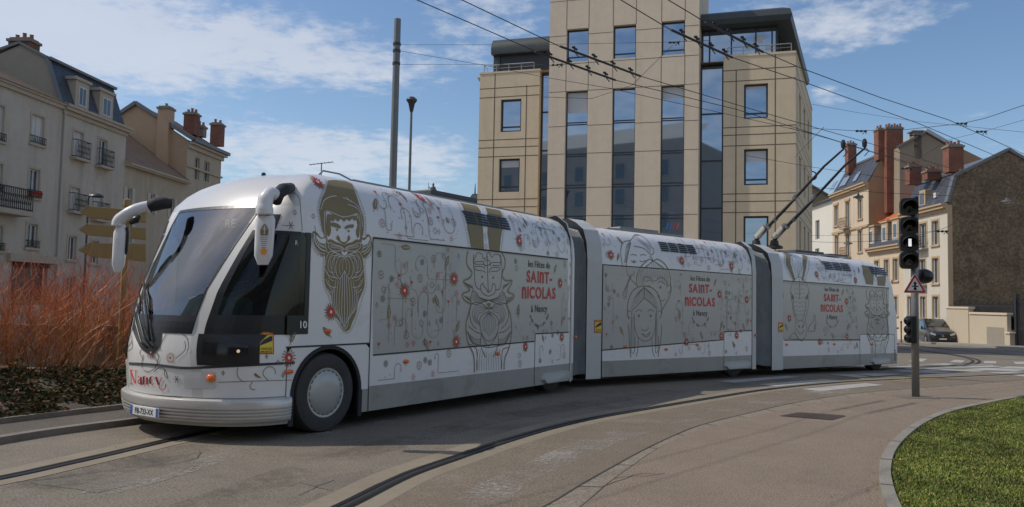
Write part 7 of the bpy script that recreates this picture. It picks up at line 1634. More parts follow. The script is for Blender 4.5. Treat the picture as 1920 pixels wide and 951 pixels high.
# big gable further back
Gp=Frame(FR.w(a31-2,-9,0),Vector((-NR_.x,-NR_.y,0)),-UR); hb_=thing('rear_building','large plain brown gabled building rising behind the brick chimneys','house',Gp.w(4,-4,-1))
P_=[Gp.pt(x,y) for x,y in ((1685,420),(1687,276),(1735.6,250),(1787,281),(1792,420))]; P_=[(P_[0][0],-2)]+P_[1:4]+[(P_[4][0],-2)]
mb=MB(); mb.prism([Gp.w(a,0,z) for a,z in P_],-Gp.N*9); mb.build('gable_body',mat('gable_taupe',(.25,.205,.15),.95,vscale=.5,col2=(.31,.26,.195),thr=(.3,.7)),hb_,fixn=False)
mb=MB(); mb.beam(Gp.w(P_[1][0]-.2,.0,P_[1][1]),Gp.w(P_[2][0],0,P_[2][1]+.15),.5,.2); mb.build('roof_verge',M_zn,hb_); mb=MB(); mb.prism([Gp.w(P_[2][0],.25,P_[2][1]+.1),Gp.w(P_[3][0]+.3,.25,P_[3][1]),Gp.w(P_[3][0]+.3,.25,P_[3][1]+.35),Gp.w(P_[2][0],.25,P_[2][1]+.45)],-Gp.N*9); mb.build('roof_edge',mat('roof_pale',(.38,.42,.44),.5),hb_)
c=[Gp.pt(x,y) for x,y in ((1714,258),(1728,247))]; mb=MB(); mb.obox(Gp,c[0][0],c[1][0],-1,0,c[0][1]-2,c[1][1]); mb.obox(Gp,c[0][0]-.2,c[1][0]+.2,-1.1,.1,c[1][1],c[1][1]+.12); mb.build('chimney',M_cap,hb_)
# R1: far white house and ochre one
a11=rf(1515,430)[0]; z1_=(rf(1522.6,392)[1]+rf(1560,371)[1])/2
h1=thing('street_house','plain white house with few windows, farthest down the street beside the office block','house',FR.w((a21+a11)/2,-4,-2),'houses across the junction')
hs=[FR.rect(1529,413,1536.5,449),FR.rect(1528.5,466,1536,500)]; mb=MB(); wall(mb,FR,a21,a11,-3,z1_,hs,.25); mb.build('facade',M_w3,h1,fixn=False)
for h in hs: window(h1,FR,h,.2,0,.08,(.5,))
mb=MB(); mb.quad(FR.w(a21,.4,z1_),FR.w(a11,.4,z1_),FR.w(a11,-5,z1_+2.6),FR.w(a21,-5,z1_+2.6)); mb.build('roof',M_slate,h1,fixn=False)
G1=Frame(FR.w(a21+9,-6,0),Vector((-NR_.x,-NR_.y,0)),-UR); P_=[G1.pt(x,y) for x,y in ((1500,395),(1500,368),(1524,349),(1560,372),(1560,395))]
h0=thing('rear_building','ochre gable end just above the far white house roof','house',G1.w(0,-3,0)); mb=MB(); mb.prism([G1.w(P_[0][0],0,-3)]+[G1.w(a,0,z) for a,z in P_[1:4]]+[G1.w(P_[4][0],0,-3)],-G1.N*6); mb.build('gable_body',mat('ochre_gable',(.30,.22,.12),.9,var=.08),h0,fixn=False)
mb=MB(); mb.beam(G1.w(P_[2][0]-.2,0,P_[2][1]+.1),G1.w(P_[3][0],0,P_[3][1]+.1),.4,.2); mb.build('roof_verge',M_zn,h0)
# pavement by the right row
mb=MB(); pk=[FR.w(a,n,0) for n,a in ((3.2,-.5),(3.2,70))]; 
q=[gnd(1700,651),gnd(1800,650),gnd(1900,657),gnd(2100,676)]
ln=[Vector((FR.w(60,3.4,0).x,FR.w(60,3.4,0).y,0)),Vector((FR.w(4,3.4,0).x,FR.w(4,3.4,0).y,0))]+[Vector((gnd(1800,648.5).x,gnd(1800,648.5).y,0)),Vector((gnd(1900,655).x,gnd(1900,655).y,0)),Vector((gnd(2100,672).x,gnd(2100,672).y,0))]
poly=ln+[Vector((80,ln[-1].y,0)),Vector((80,70,0)),Vector((FR.w(60,-1,0).x,FR.w(60,-1,0).y,0))]
cut2d(poly,2.0,.13,mb); 
for p,q in zip(ln,ln[1:]):
    for a,b in zip(dens([p,q],2),dens([p,q],2)[1:]): mb.quad((a.x,a.y,g(a.y)),(b.x,b.y,g(b.y)),(b.x,b.y,g(b.y)+.13),(a.x,a.y,g(a.y)+.13))
mb.build('far_pavement',mat('far_pavement',(.27,.25,.22),.9,var=.1,vscale=1),fixn=False)['kind']='structure'
# boundary wall with railings
w0=gnd(1776,641.5,.1); w0=at(1776,600,62.3); w1=gnd(1893,648.5,.1); 
dirw=Vector((w1.x-w0.x,w1.y-w0.y,0)).normalized(); FW=Frame((w0.x,w0.y,0),dirw,Vector((dirw.y,-dirw.x,0)))
bw=thing('boundary_wall','pale cream boundary wall with stepped coping beside the parked van','wall',FW.w(3,0,g(w0.y)))
aa=[FW.pt(x,600)[0] for x in (1776,1817,1888,1897)]; zt0=FW.pt(1795,579)[1]; zt1=FW.pt(1860,590.5)[1]
M_bw=mat('wall_cream',(.52,.44,.325),.9,var=.06,vscale=.6,bump=.15,dirt=((.40,.34,.26),.4,.6,.5))
mb=MB(); mb.obox(FW,aa[0],aa[1],-.35,.06,-1.6,zt0); mb.obox(FW,aa[1],aa[2],-.3,0,-1.6,zt1); mb.obox(FW,aa[2]+.1,aa[3],-.25,.15,-1.6,FW.pt(1892,626)[1]); mb.build('wall_body',M_bw,bw,bevel=.02)
mb=MB(); mb.obox(FW,aa[0],aa[1]+.1,-.42,.12,zt0,zt0+.16); mb.obox(FW,aa[1]+.1,aa[2]+.1,-.38,.08,zt1,zt1+.16); mb.obox(FW,aa[2]+.02,aa[3]+.08,-.3,.22,FW.pt(1892,626)[1],FW.pt(1892,626)[1]+.12); mb.build('coping',mat('coping_pale',(.6,.5,.38),.8),bw,bevel=.02)
mb=MB(); a0=FW.pt(1850,610)[0]; mb.obox(FW,a0,aa[2]-.3,.001,.006,-.9,FW.pt(1870,614)[1]); mb.build('grey_patch',mat('patch_grey',(.30,.26,.21),.9,var=.08),bw)
rl_2=thing('iron_railings','black spiked iron railings and gate standing behind the cream wall','railings',FW.w(5,-.8,-1))
mb=MB(); zt=FW.pt(1840,567)[1]; a=aa[0]+.2
while a<aa[2]+.3: mb.beam(FW.w(a,-.5,zt1-1.0),FW.w(a,-.5,zt+.1*math.sin(a*9)),.035,.035); a+=.13
for z in (zt-.25,zt-1.1): mb.beam(FW.w(aa[0]+.1,-.5,z),FW.w(aa[2]+.3,-.5,z),.06,.06)
mb.obox(FW,aa[0]+.1,aa[2]+.2,-.62,-.56,zt1-1.0,zt-1.0); mb.build('railing_bars',M_iron,rl_2)
mb=MB(); a=FW.pt(1896,600)[0]; ztg=FW.pt(1896,560)[1]
for k in range(2):
    a0=a+k*3.4; mb.obox(FW,a0,a0+.22,-.45,-.2,-1.5,ztg+.3)
k=0
while k<24: mb.beam(FW.w(a+.3+k*.13,-.33,-1.35),FW.w(a+.3+k*.13,-.33,ztg),.035,.035); k+=1
for z in (ztg-.2,.4,-1.2): mb.beam(FW.w(a+.1,-.33,z),FW.w(a+3.4,-.33,z),.06,.06)
mb.obox(FW,a+.3,a+3.4,-.36,-.33,-1.3,.3); mb.build('gate',M_iron,rl_2)
# ---------------- buildings behind the camera: they are what the office windows mirror
M_ob=mat('opposite_stone',(.42,.38,.33),.9,var=.1,vscale=.5)
for k,(x0,x1,y,h,lb) in enumerate(((-66,-12,-13,22,'tall stone apartment house behind the viewpoint, left of the other'),(-4,40,-34,15,'lower stone apartment house behind the viewpoint, right of the other'))):
    FB=Frame((x0,y,0),(1,0,0),(0,1,0)); t_=thing('apartment_building',lb,'building',((x0+x1)/2,y,0)); hs=[]; st=3.3
    for j in range(int((h-1)/st)):
        a=1.5
        while a<x1-x0-2: hs.append((a,1+j*st,a+1.2,1+j*st+1.9)); a+=3.
    mb=MB(); mb.obox(FB,0,x1-x0,-10,0,-.5,h); mb.poly([FB.w(0,0,h),FB.w(x1-x0,0,h),FB.w(x1-x0,-5,h+3),FB.w(0,-5,h+3)]); mb.build('walls',M_ob,t_)
    mb=MB()
    for q in hs: mb.obox(FB,q[0],q[2],.0,.03,q[1],q[3])
    mb.build('windows',M_hg,t_)
# ================================================================ STREET FURNITURE, WIRES, VAN
M_galv=mat('pole_grey',(.17,.175,.175),.5,metal=.4,var=.1,vscale=3)
def vpole(name,label,cat,px,ytop,ybase_d,r0,r1,group=None,m=None,pxtop=None):
    top=at(px,ytop,ybase_d); x,y=top.x,top.y; t_=thing(name,label,cat,(x,y,g(y)),group); mb=MB(); mb.tube([(x,y,g(y)),(x,y,g(y)+.3),(x,y,g(y)+.31),(x,y,top.z)],[r0*1.3,r0*1.3,r0,r1],16); mb.build('pole',m or M_galv,t_,smooth=40); return t_,Vector((x,y,top.z))
cp_,ct=vpole('catenary_pole','tall thick plain grey steel pole holding the overhead wires, behind the tram roof','pole',745.5,36,25,.125,.105)
mb=MB()
for py in (84,97,121): q=at(745.5,py,25); mb.lathe((ct.x,ct.y,q.z),[(.115,-.04),(.125,-.04),(.125,.04),(.115,.04)],16)
mb.build('wire_clamps',M_fr,cp_)
ls,lt=vpole('street_lamp','slim grey lamp post with round dark lamp head, right of the thick pole','street lamp',771.5,206,31,.07,.045)
mb=MB(); mb.lathe(lt,[(.05,-.1),(.08,0),(.13,.25),(.20,.34),(.21,.38),(.19,.43),(.10,.50),(0,.52)],18); mb.build('lamp_head',mat('lamp_dark',(.04,.042,.045),.4),ls,smooth=40); mb=MB(); mb.lathe(lt+Vector((0,0,.37)),[(.205,0),(.215,.01),(.215,.03),(.2,.03)],18); mb.build('lamp_ring',M_galv,ls)
# small old street lamp by the left houses
t2,tt=vpole('street_lamp','thin dark lamp post with flat hooded lamp in front of the grey houses','street lamp',166,372,32,.05,.035,m=M_fr)
mb=MB(); a0=at(166,372,32); mb.tube([a0-Vector((0,0,.05)),at(168,366,32),at(178,364.5,32)],.025,6); mb.lathe(at(181,368,32),[(0,.12),(.12,.1),(.26,.02),(.28,-.03),(.2,-.03)],14); mb.build('lamp_head',M_fr,t2,smooth=40)
# direction signs
Md=mat('sign_ochre',(.26,.18,.065),.55,var=.08,vscale=4); Mdl=mat('sign_edge',(.42,.34,.22),.6)
base=at(236,440,15.5); gx=Vector((base.x,base.y,g(base.y))); fs_=thing('direction_sign','post with three stacked blank ochre arrow boards pointing left, seen from behind','sign',gx)
mb=MB(); pz=at(238,384,15.5).z; mb.tube([gx,Vector((base.x,base.y,pz))],.055,12); mb.lathe((base.x,base.y,pz),[(.075,-.02),(.075,.10),(.03,.12),(0,.12)],10); mb.build('post',Md,fs_,smooth=40)
for (y0,y1,xl,yt,x2,y2,y3) in ((387,409,151,396,168,396,418),(421,441.5,149,430,165,428,450),(456,482,147.5,471,171,458,491)):
    d0,d1=15.9,15.1
    # board recedes slightly to the right
    F_=Frame((base.x,base.y-.09,0),(1,.30,0),(.30,-1,0)); P_=[F_.pt(*q) for q in ((xl,(y0+y1)/2+1),(x2,y0),(274,y2),(274,y3),(x2,y1))]
    mb=MB(); mb.prism([F_.w(a,.04,z) for a,z in P_],F_.N*-.08); b=mb.build('arrow_board',Md,fs_,bevel=.008)
    mb=MB(); (a0,z0),(a1,z1)=P_[0],P_[1]; mb.prism([F_.w(a0-.02,.05,z0+.01),F_.w(a1,.05,z1+.01),F_.w(a1+.0,-.05,z1+.02),F_.w(a0-.02,-.05,z0+.02)],(0,0,.012)); mb.build('board_edge',Mdl,b)
# traffic signal in the foreground
gb_=gnd(1717,745,.035); sp=thing('traffic_signal','black four-lens traffic signal on a grey pole at the kerb beside the lawn','traffic light',gb_)
D=gb_.y; top=aty(1716.5,371,D); pole_top=top.z
mb=MB(); mb.tube([gb_,Vector((gb_.x,gb_.y,pole_top-.25))],.067,20); mb.build('pole',mat('signal_pole',(.24,.24,.23),.45,metal=.3,var=.15,vscale=5),sp,smooth=True)
mb=MB(); mb.box(gb_+Vector((0,0,.004)),(.62,.5,.012),0,.1); mb.build('base_plate',mat('base_plate',(.17,.145,.12),.9,var=.15),sp)
Mh=mat('signal_black',(.012,.012,.012),.35); Ml=mat('lens_dark',(.018,.012,.010),.12,coat=1)
hd=Vector((-.33,-1,0)).normalized(); hx=Vector((-hd.y,hd.x,0)); hx=Vector((1,-.33,0)).normalized()
for i,yc in enumerate((395,431.5,469.5,507-16)):
    yc=(388,423.5,455.5,488)[i]; c=aty(1704.5,yc,D-.10); s_=.165
    mb=MB(); FQ=Frame(c,hx,hd); pts=[(.155*math.copysign(abs(math.cos(a))**.45,math.cos(a)),.16*math.copysign(abs(math.sin(a))**.45,math.sin(a))) for a in [2*math.pi*k/20 for k in range(20)]]
    if i==0: pass
    mb.prism([FQ.w(a,-.11,z) for a,z in pts],hd*.16); hsg=mb.build('lens_housing',Mh,sp,smooth=40)
    mb=MB(); mb.lathe(FQ.w(0,.055,0),[(.105,-.01),(.105,0),(0,.02)],20,axis=hd); mb.build('lens',Ml,hsg,smooth=True)
    mb=MB(); n=14; arc=[(math.pi*(-.12+1.24*k/n)) for k in range(n+1)]; A_=[FQ.w(.125*math.cos(a),.05,.125*math.sin(a)) for a in arc]; B_=[FQ.w(.135*math.cos(a),.05+.19*(.35+.65*max(0,math.sin(a))),.13*math.sin(a)-.025) for a in arc]
    C_=[p*1 for p in B_]; 
    for k in range(n): mb.quad(A_[k],A_[k+1],B_[k+1],B_[k])
    v=mb.build('visor',Mh,hsg,smooth=True,fixn=False); so2=v.modifiers.new('s','SOLIDIFY'); so2.thickness=.006
    if i==2:
        mb=MB(); mb.add([FQ.w(a,.078,z) for a,z in ((-.022,-.07),(.03,-.07),(.03,.07),(-.022,.07))],[(0,1,2,3)]); mb.build('lit_bar',mat('signal_white',(.9,.9,.9),.4,emit=(1,1,1,.7)),hsg,fixn=False)
mb=MB(); c=aty(1717.5,431,D+.02); mb.box(c,(.06,.10,1.25)); mb.build('signal_spine',Mh,sp,bevel=.01)
# round lamp on the side, seen from its edge
c=aty(1733,518,D+.1); ax=Vector((.95,.35,-.1)).normalized(); mb=MB(); mb.lathe(c,[(0,-.13),(.11,-.12),(.135,-.04),(.14,.02),(.12,.10),(0,.12)],18,axis=ax); mb.beam(aty(1720,518,D+.1),c,.05,.05); mb.build('side_lamp',Mh,sp,smooth=40)
# pedestrian repeater, seen edge on
c=aty(1709,618,D-.02); mb=MB(); mb.box(c,(.12,.20,.50)); rp_=mb.build('repeater_housing',Mh,sp,bevel=.02)
mb=MB()
for k in range(3): mb.lathe(c+Vector((-.09,-.02,.16-.16*k)),[(.02,.04),(.07,.02),(.075,-.06),(.06,-.06)],12,axis=(-1,-.2,0)); 
mb.build('repeater_visor',Mh,rp_)
# triangular warning sign
c=aty(1715.5,537,D-.16); FT=Frame(c,(1,-.05,0),(-.05,-1,0)); ts=thing('warning_sign','red bordered white triangle with black junction arrow fixed to the signal pole','road sign',c)
def rtri(w,n,zo=0.,r=.04):
    h=w*.866; V=[(-w/2,-h/3),(w/2,-h/3),(0,h*2/3)]; o=[]
    for i in range(3):
        p=Vector(V[i]); a=Vector(V[i-1]); b=Vector(V[(i+1)%3]); q0=p+(a-p).normalized()*r; q1=p+(b-p).normalized()*r
        for k in range(5): t=k/4; q=q0*(1-t)**2+p*2*t*(1-t)+q1*t*t; o.append((q.x,q.y+zo))
    return [FT.w(a,n,z) for a,z in o]
mb=MB(); mb.prism(rtri(.43,.0),FT.N*-.012); mb.build('sign_plate',mat('sign_white',(.7,.7,.68),.4),ts)
mb=MB(); mb.poly(rtri(.405,.003)); mb.build('red_border',mat('sign_red',(.55,.03,.025),.4),ts,fixn=False)
mb=MB(); mb.poly(rtri(.285,.006,0,.02)); mb.build('white_field',mat('sign_white',(.7,.7,.68),.4),ts,fixn=False)
mb=MB()
for P in ([(-.016,-.068),(.016,-.068),(.016,.05),(-.016,.05)],[(-.034,.045),(.034,.045),(0,.10)],[(-.058,-.012),(-.015,-.008),(-.015,.012),(-.058,.008)],[(.015,-.008),(.058,-.012),(.058,.008),(.015,.012)],[(-.026,-.075),(0,-.058),(.026,-.075),(.026,-.03),(-.026,-.03)]): mb.poly([FT.w(a,.009,z) for a,z in P])
mb.build('junction_arrow',M_blk,ts,fixn=False); mb=MB(); mb.box(c+Vector((0,.05,0)),(.12,.10,.04)); mb.box(c+Vector((0,.05,.12)),(.08,.10,.03)); mb.build('bracket',M_galv,ts)
# thin dark bollard post at far left of the van
b0=gnd(1690,645); b0.z=g(b0.y)+.13; t_=thing('bollard','thin dark post on the far pavement left of the van','post',b0); mb=MB(); mb.lathe(b0,[(.07,0),(.06,.1),(.045,.12),(.045,1.35),(.06,1.38),(.06,1.5),(0,1.55)],10); mb.build('post',M_fr,t_,smooth=40)
# ---------------- wires
M_wire=mat('wire_dark',(.03,.028,.027),.6); M_rod=mat('wire_rod',(.035,.03,.03),.5)
wires=[]
def wire(label,pts,r=.0075,name='overhead_wire',z=None,depths=None,rods=(),clamps=(),sag=0.,group='overhead wires'):
    W_=[hz(x,y,z) if z is not None else at(x,y,depths[i]) for i,(x,y) in enumerate(pts)]
    if z is not None: W_=[W_[0]+(W_[0]-W_[1]).normalized()*22]+W_+[W_[-1]+(W_[-1]-W_[-2]).normalized()*25]
    Q=[]
    for a,b in zip(W_,W_[1:]):
        for k in range(8): f=k/8; Q.append(a.lerp(b,f)-Vector((0,0,sag*4*f*(1-f))))
    Q.append(W_[-1]); mb=MB(); mb.tube(Q,r,5); m0=W_[0]
    o=mb.build(name,M_wire,None,fixn=False); tag(o,label,'wire',group)
    for k,(i0,i1) in enumerate(rods):
        p=hz(*i0,z-.03) ; q=hz(*i1,z-.03); mb=MB(); mb.tube([p,q],.019,6); mb.build('insulator_rod',M_rod,o); d=(q-p).normalized(); mb=MB(); n=4
        for j in range(n):
            c=p.lerp(q,(j+.7)/(n+.3)); mb.beam(c,c+Vector((0,0,.09)),.02,.02); mb.beam(c+Vector((-.04,0,.08)),c+Vector((.05,.03,.04)),.02,.03); mb.beam(c,c+d*.08+Vector((.03,0,-.08)),.012,.012)
        mb.build('rod_clamps',M_wire,o)
    return o
wire('overhead wire leaving the top edge left of the office tower, crossing its lower windows',[(700,-32),(782,0),(1024,105),(1154,150.5),(1380,205),(1581,268),(1760,322),(1930,372)],z=5.75,rods=[((1003,97),(1154,150.5))])
wire('overhead wire that meets the right trolley pole tip, crossing the tower window row',[(800,-28),(866,0),(1053,89),(1200.6,143),(1420,208),(1621,266),(1790,318),(1930,360)],z=5.75,rods=[((1050,87),(1201,143))])
wire('overhead wire entering above the right tower windows, passing down to the right skyline',[(1090,-36),(1164,0),(1259,57),(1373,108),(1488,147),(1723,232),(1897,305),(2000,348)],z=5.75,rods=[((1258,56),(1373,108))])
wire('overhead wire crossing the penthouse roof, highest of those at the right edge',[(1180,-37),(1253,0),(1348,57),(1430.6,97),(1500,127),(1653,184),(1780,225.5),(1920,289),(2000,325)],z=5.75,rods=[((1322,42),(1431,98))])
wire('thin cross wire from the thick pole level to the office tower',[(751,84),(1000,84),(1260,79),(1330,76)],depths=[25,22,19,19.5],r=0.0060)
wire('thin slanting cable from the thick pole down across the left wing',[(752,96),(900,121),(1027,146),(1145,166),(1367,215),(1530,252)],depths=[25,23,22,21,22,24],r=0.0075)
wire('thin lowest cross wire from the thick pole to the left wing',[(753,121),(900,121),(1018,121)],depths=[25,24,22],r=0.0060)
wire('cable running from the office corner over the brick chimneys to the right edge',[(1524,241),(1600,245),(1685,244.6),(1802,232),(1847,222),(1930,194)],depths=[45,40,36,32,30,27],r=0.0120)
wire('thin cable from the ring on the office corner to the right edge',[(1520,195),(1600,210),(1720,228),(1930,249)],depths=[50,46,42,38],r=0.0090)
wire('thin slanting cable rising to the right edge above the gable wall',[(1700,311),(1780,262),(1850,245),(1930,222)],depths=[50,44,40,36],r=0.0090)
wire('cable crossing the mansard and the brown gable, upper of two',[(1400,292),(1520,313),(1704,340),(1800,352),(1930,372)],depths=[34,36,38,38,38],r=0.0097)
wire('cable crossing the mansard and the brown gable, lower of two',[(1520,351),(1660,362),(1800,368),(1930,371)],depths=[46,42,40,38],r=0.0112)
wire('slack cable in front of the cream house, ending on the brown gable',[(1520,453),(1610,453),(1690,446),(1749,434),(1785,421)],depths=[50,48,46,45,44],r=0.0112,sag=.05)
wire('low slack cable level with the dormer windows',[(1520,442),(1600,441),(1700,437),(1770,433)],depths=[46,45,44,43],r=0.0075)
wire('short stay wire from the trolley wires down to the office corner',[(1545,238),(1521,262),(1490,296)],depths=[24,28,38],r=0.0075)
wire('third trolley wire crossing the skyline above the traffic signal',[(1480,240),(1560,262),(1680,300),(1760,330),(1822,352)],depths=[22,25,30,34,38],r=0.0090)
wire('faint wire crossing the lower penthouse glazing and tower',[(1018,182),(1110,185),(1185,160),(1262,84)],depths=[19,18.5,18,17.8],r=.006)
# insulators and clamps on the wires
for i,(x,y,d,lb) in enumerate(((1264,80,19,'cluster of insulators in front of the third tower window'),(1045,122,17.5,'cluster of insulators at the left edge of the office tower'),(1615,246,40,'insulator hanging over the far chimney'),(1803,232,32,'small clamp on the cable right of the tall brick chimney'),(1840,247,30,'small clamp lower right of the next one'),(1716,254,33,'clamp over the middle of the skyline'),(1700,316,30,'clamp in front of the low brick chimneys'),(1767,434,43,'dark clamp in front of the white house'))):
    c=at(x,y,d); k=.62*d/19; t_=thing('wire_insulator',lb,'insulator',c,'insulators on the overhead wires'); mb=MB(); mb.tube([c+Vector((-.22*k,0,-.02)),c+Vector((.22*k,0,.03))],.02*k,6)
    for j in range(3): mb.lathe(c+Vector(((-.16+.16*j)*k,0,0)),[(0,-.05*k),(.045*k,-.03*k),(.045*k,.03*k),(0,.05*k)],8,axis=(1,0,.1))
    mb.tube([c+Vector((.05*k,0,-.12*k)),c+Vector((.12*k,0,.0)),c+Vector((.2*k,0,-.1*k))],.015*k,5); mb.build('insulator_body',M_wire,t_)
# hanging lamps over the junction
for (x,y,d,lb) in ((1609.5,369,52,'hanging saucer lamp in front of the tall cream house'),(1888,377,48,'hanging saucer lamp in front of the brown gable wall'),(1590,456,60,'small hanging lamp low in front of the cream house')):
    c=at(x,y,d); t_=thing('hanging_lamp',lb,'street lamp',c,'hanging street lamps'); mb=MB(); mb.lathe(c,[(0,.22),(.06,.2),(.08,.10),(.30,.0),(.34,-.06),(.30,-.07),(.05,-.05)],16); mb.tube([c+Vector((0,0,.2)),c+Vector((0,0,.42))],.02,5); mb.build('lamp_shade',mat('lamp_shade_grey',(.12,.12,.12),.5,metal=.3),t_,smooth=40); mb=MB(); mb.lathe(c+Vector((0,0,-.06)),[(.2,0),(.15,-.08),(0,-.11)],12); mb.build('lamp_glass',mat('lamp_glass_pale',(.45,.45,.42),.3),t_,smooth=True)
# television aerial beyond the tram roof
c=at(603,322,46); b=Vector((c.x,c.y,g(c.y))); t_=thing('television_aerial','thin television aerial on a mast rising behind the tram roof','aerial',b); mb=MB(); tp_=at(603,306,46); mb.tube([b,tp_],.03,5); mb.tube([at(580,309,46),at(624,304,46)],.022,4)
for k in range(7): q=at(582,309,46).lerp(at(624,304,46),k/6); mb.tube([q+Vector((0,-.25,0)),q+Vector((0,.25,.0))],.012,4)
mb.build('aerial_mast',M_wire,t_)
# statue on the distant gate and the slate spire
base=at(812,368,120); gz=g(base.y); t_=thing('stone_gate','distant stone gateway carrying a statue, hidden up to its cornice by the tram','monument',(base.x,base.y,gz)); mb=MB()
for sx_ in (-1,1): mb.box((base.x+sx_*3,base.y,gz+6),(2.4,3,12))
mb.box((base.x,base.y,gz+13.2),(9,3.4,2.6)); mb.box((base.x,base.y,(gz+14.5+base.z)/2),(1.4,1.4,base.z-gz-14.5)); mb.build('gate_stone',M_trim,t_,bevel=.05)
st=thing('statue','small helmeted stone statue raising a spear against the sky behind the tram','statue',base); mb=MB(); k=.086; P_=lambda x,y:at(x,y,120)
mb.lathe(P_(812,366),[(.55,0),(.45,.35),(.30,.75),(.40,1.05),(.30,1.25),(.12,1.33),(.12,1.40),(.17,1.48),(.17,1.62),(.10,1.74),(.03,1.86),(0,1.9)],12); mb.tube([P_(811,354),P_(807,354),P_(804,350)],[.12,.09,.06],6); mb.tube([P_(814.5,354),P_(818,357),P_(816.5,362)],[.13,.10,.08],6); mb.tube([P_(803.5,342),P_(804,368)],.035,5); mb.build('statue_body',mat('statue_stone',(.10,.10,.09),.8),st,smooth=50)
c=at(891,352,90); t_=thing('slate_spire_roof','dark slate roof with a thin finial peeping out left of the office block','roof',(c.x,c.y,g(c.y))); mb=MB(); b_=[at(870,392,90),at(912,392,90)]; z0=b_[0].z; w=(b_[1].x-b_[0].x)/2; mb.box((c.x,c.y,(g(c.y)+z0)/2),(2*w,2*w,z0-g(c.y))); mb.build('tower_walls',M_trim,t_)
mb=MB(); mb.add([(c.x-w,c.y-w,z0),(c.x+w,c.y-w,z0),(c.x+w,c.y+w,z0),(c.x-w,c.y+w,z0),(c.x-.3,c.y,c.z-.7),(c.x+1.5,c.y,c.z-.7)],[(0,1,5,4),(1,2,5),(2,3,4,5),(3,0,4)]); mb.build('slates',M_slate,t_); mb=MB(); mb.tube([(c.x,c.y,c.z-.8),(c.x,c.y,c.z+.2),(c.x,c.y,c.z+.5)],[.1,.05,.02],5); mb.build('finial',M_fr,t_)
# ---------------- van
vb=gnd(1768,645); vy=R(11); Uv2=Vector((math.sin(vy),math.cos(vy),0)); FV=Frame((vb.x,vb.y,g(vb.y+2)),Uv2,Vector((-Uv2.y,Uv2.x,0)))  # a: towards the rear, n: to the left in the picture
van=thing('parked_van','dark grey panel van facing the junction in front of the white corner house','van',FV.w(2.4,0,0))
Mv=mat('van_paint',(.03,.033,.042),.28,coat=.8,metal=.3); Mvg=mat('van_glass',(.015,.02,.022),.04,coat=1); Mvt=mat('van_plastic',(.015,.015,.016),.5)
def vsec(a,hw,z0,z1,zb,tuck):   # half-section outline: wide at belt, narrower at roof
    return [(hw*.94,z0),(hw,z0+.18),(hw,zb*.72),(hw*.985,zb),(hw*tuck,z1-.16),(hw*tuck*.92,z1-.04),(hw*tuck*.7,z1),(0,z1+.02)]
secs=[(0.0,.80,.28,.70,.62,.93),(.06,.90,.22,.95,.80,.93),(.30,.955,.20,1.06,.96,.93),(.95,.965,.20,1.20,1.08,.94),(1.25,.965,.20,1.38,1.10,.92),(1.75,.965,.20,1.74,1.12,.86),(2.15,.965,.20,1.88,1.12,.845),(2.8,.965,.20,1.91,1.12,.845),(4.9,.965,.20,1.90,1.12,.845),(5.1,.95,.24,1.86,1.12,.84),(5.14,.9,.3,1.8,1.1,.84)]
mb=MB(); rows=[]
for a,hw,z0,z1,zb,tk in secs:
    s_=vsec(a,hw,z0,z1,zb,tk); rows.append([FV.w(a,n,z) for n,z in s_]+[FV.w(a,-n,z) for n,z in s_[::-1][1:]])
k=len(rows[0]); mb.v=[p for r_ in rows for p in r_]; mb.f=[(j*k+i,j*k+i+1,(j+1)*k+i+1,(j+1)*k+i) for j in range(len(rows)-1) for i in range(k-1)]+[tuple(range(k))[::-1],tuple(range((len(rows)-1)*k,len(rows)*k))]; mb.m=[0]*len(mb.f); mb.build('body',Mv,van,smooth=38)
def srf(a,z,sgn,o=.006):   # side surface of the van at height z
    i=max(j for j in range(len(secs)) if secs[j][0]<=a+1e-6); i=min(i,len(secs)-2); f=(a-secs[i][0])/(secs[i+1][0]-secs[i][0]); S=[secs[i][q]+(secs[i+1][q]-secs[i][q])*f for q in range(6)]; pts=vsec(*S); hw=interp(sorted([(zz,n) for n,zz in pts]),z); return FV.w(a,sgn*(hw+o),z)
mb=MB(); P0=[FV.w(1.28,n,1.42) for n in (-.70,.70)]; P1=[FV.w(2.08,n,1.875) for n in (.62,-.62)]
mb.poly([FV.w(1.16,-.80,1.31),FV.w(1.16,.80,1.31),FV.w(1.72,.72,1.70),FV.w(2.05,.66,1.86),FV.w(2.05,-.66,1.86),FV.w(1.72,-.72,1.70)]); mb.v=[v+Vector((0,0,.035))-Uv2*.02 for v in mb.v]; mb.build('windscreen',Mvg,van,fixn=False)
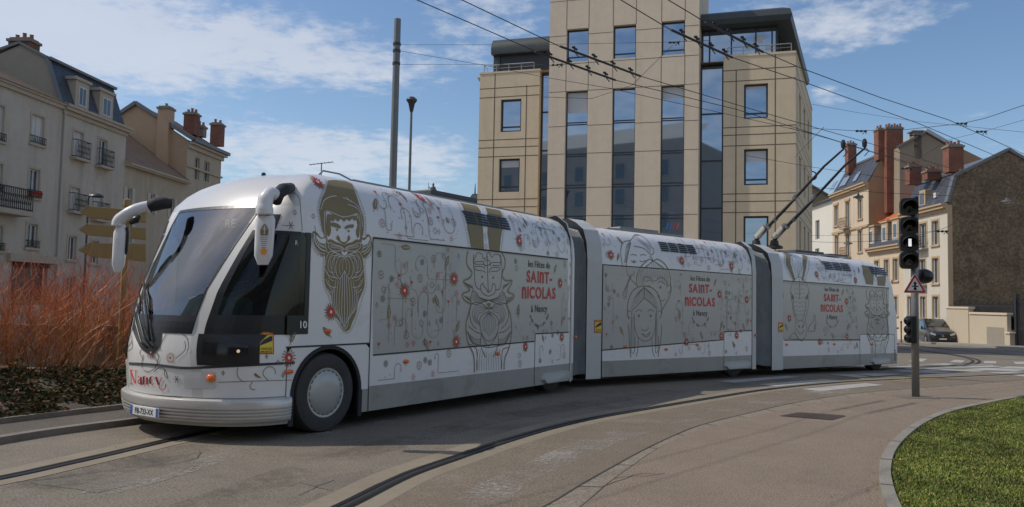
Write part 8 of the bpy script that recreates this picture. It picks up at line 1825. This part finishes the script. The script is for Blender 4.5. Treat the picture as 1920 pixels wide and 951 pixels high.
for sg in (1,-1):
    mb=MB(); mb.poly([srf(a,z,sg,.008) for a,z in ((1.42,1.16),(2.6,1.16),(2.6,1.68),(2.05,1.70),(1.75,1.56))]); mb.build('side_window',Mvg,van,fixn=False)
    mb=MB(); c=FV.w(1.5,sg*1.04,1.2); mb.box(c,(.14,.10,.24),0,-vy); mb.build('wing_mirror',Mvt,van,bevel=.03)
    mb=MB(); mb.poly([FV.w(-.012+abs(n-.5)*.10,sg*n,z) for n,z in ((.50,.66),(.86,.74),(.90,.90),(.80,.90),(.50,.78))]); mb.v=[v-Uv2*.02 for v in mb.v]; mb.build('headlight',mat('van_lamp',(.6,.62,.62),.1,coat=1),van,fixn=False)
    for a in (.85,4.15):
        mb=MB(); c=FV.w(a,sg*.93,.33); mb.lathe(c,[(.2,.05),(.31,.05),(.33,0),(.33,-.2),(.1,-.2)],22,axis=FV.N*sg); wh=mb.build('wheel',Mvt,van,smooth=40); mb=MB(); mb.lathe(c,[(0,.055),(.08,.06),(.2,.045),(.2,.03)],14,axis=FV.N*sg); mb.build('rim',mat('rim_grey',(.3,.3,.31),.4,metal=.6),wh)
        mb=MB(); n=12; 
        for j in range(n):
            a0_,a1_=math.pi*j/n,math.pi*(j+1)/n; mb.quad(*[FV.w(a+r_*math.cos(t),sg*.972,.36+r_*math.sin(t)) for r_,t in ((.0,a0_),(.39,a0_),(.39,a1_),(.0,a1_))])
        mb.build('wheel_arch',Mvt,van,fixn=False)
mb=MB(); mb.poly([FV.w(-.0,n,z) for n,z in ((-.55,.50),(.55,.50),(.60,.74),(-.60,.74))]); mb.v=[v-Uv2*.012 for v in mb.v]; mb.obox(FV,-.06,.05,-.86,.86,.24,.44); mb.build('grille',Mvt,van,bevel=.01)
mb=MB(); mb.obox(FV,-.075,-.062,-.26,.26,.36,.46); mb.build('number_plate',M_w3,van); mb=MB(); mb.lathe(FV.w(-.02,0,.64),[(.0,.02),(.10,.012),(.10,0)],14,axis=-Uv2); mb.build('badge',M_alu,van)
mb=MB(); mb.poly([FV.w(1.14,-.82,1.235),FV.w(1.14,.82,1.235),FV.w(1.2,.80,1.30),FV.w(1.2,-.80,1.30)]); mb.v=[v+Vector((0,0,.03)) for v in mb.v]; mb.build('wiper_cowl',Mvt,van,fixn=False)
# small dark litter on the road: leaves and grit by the kerbs
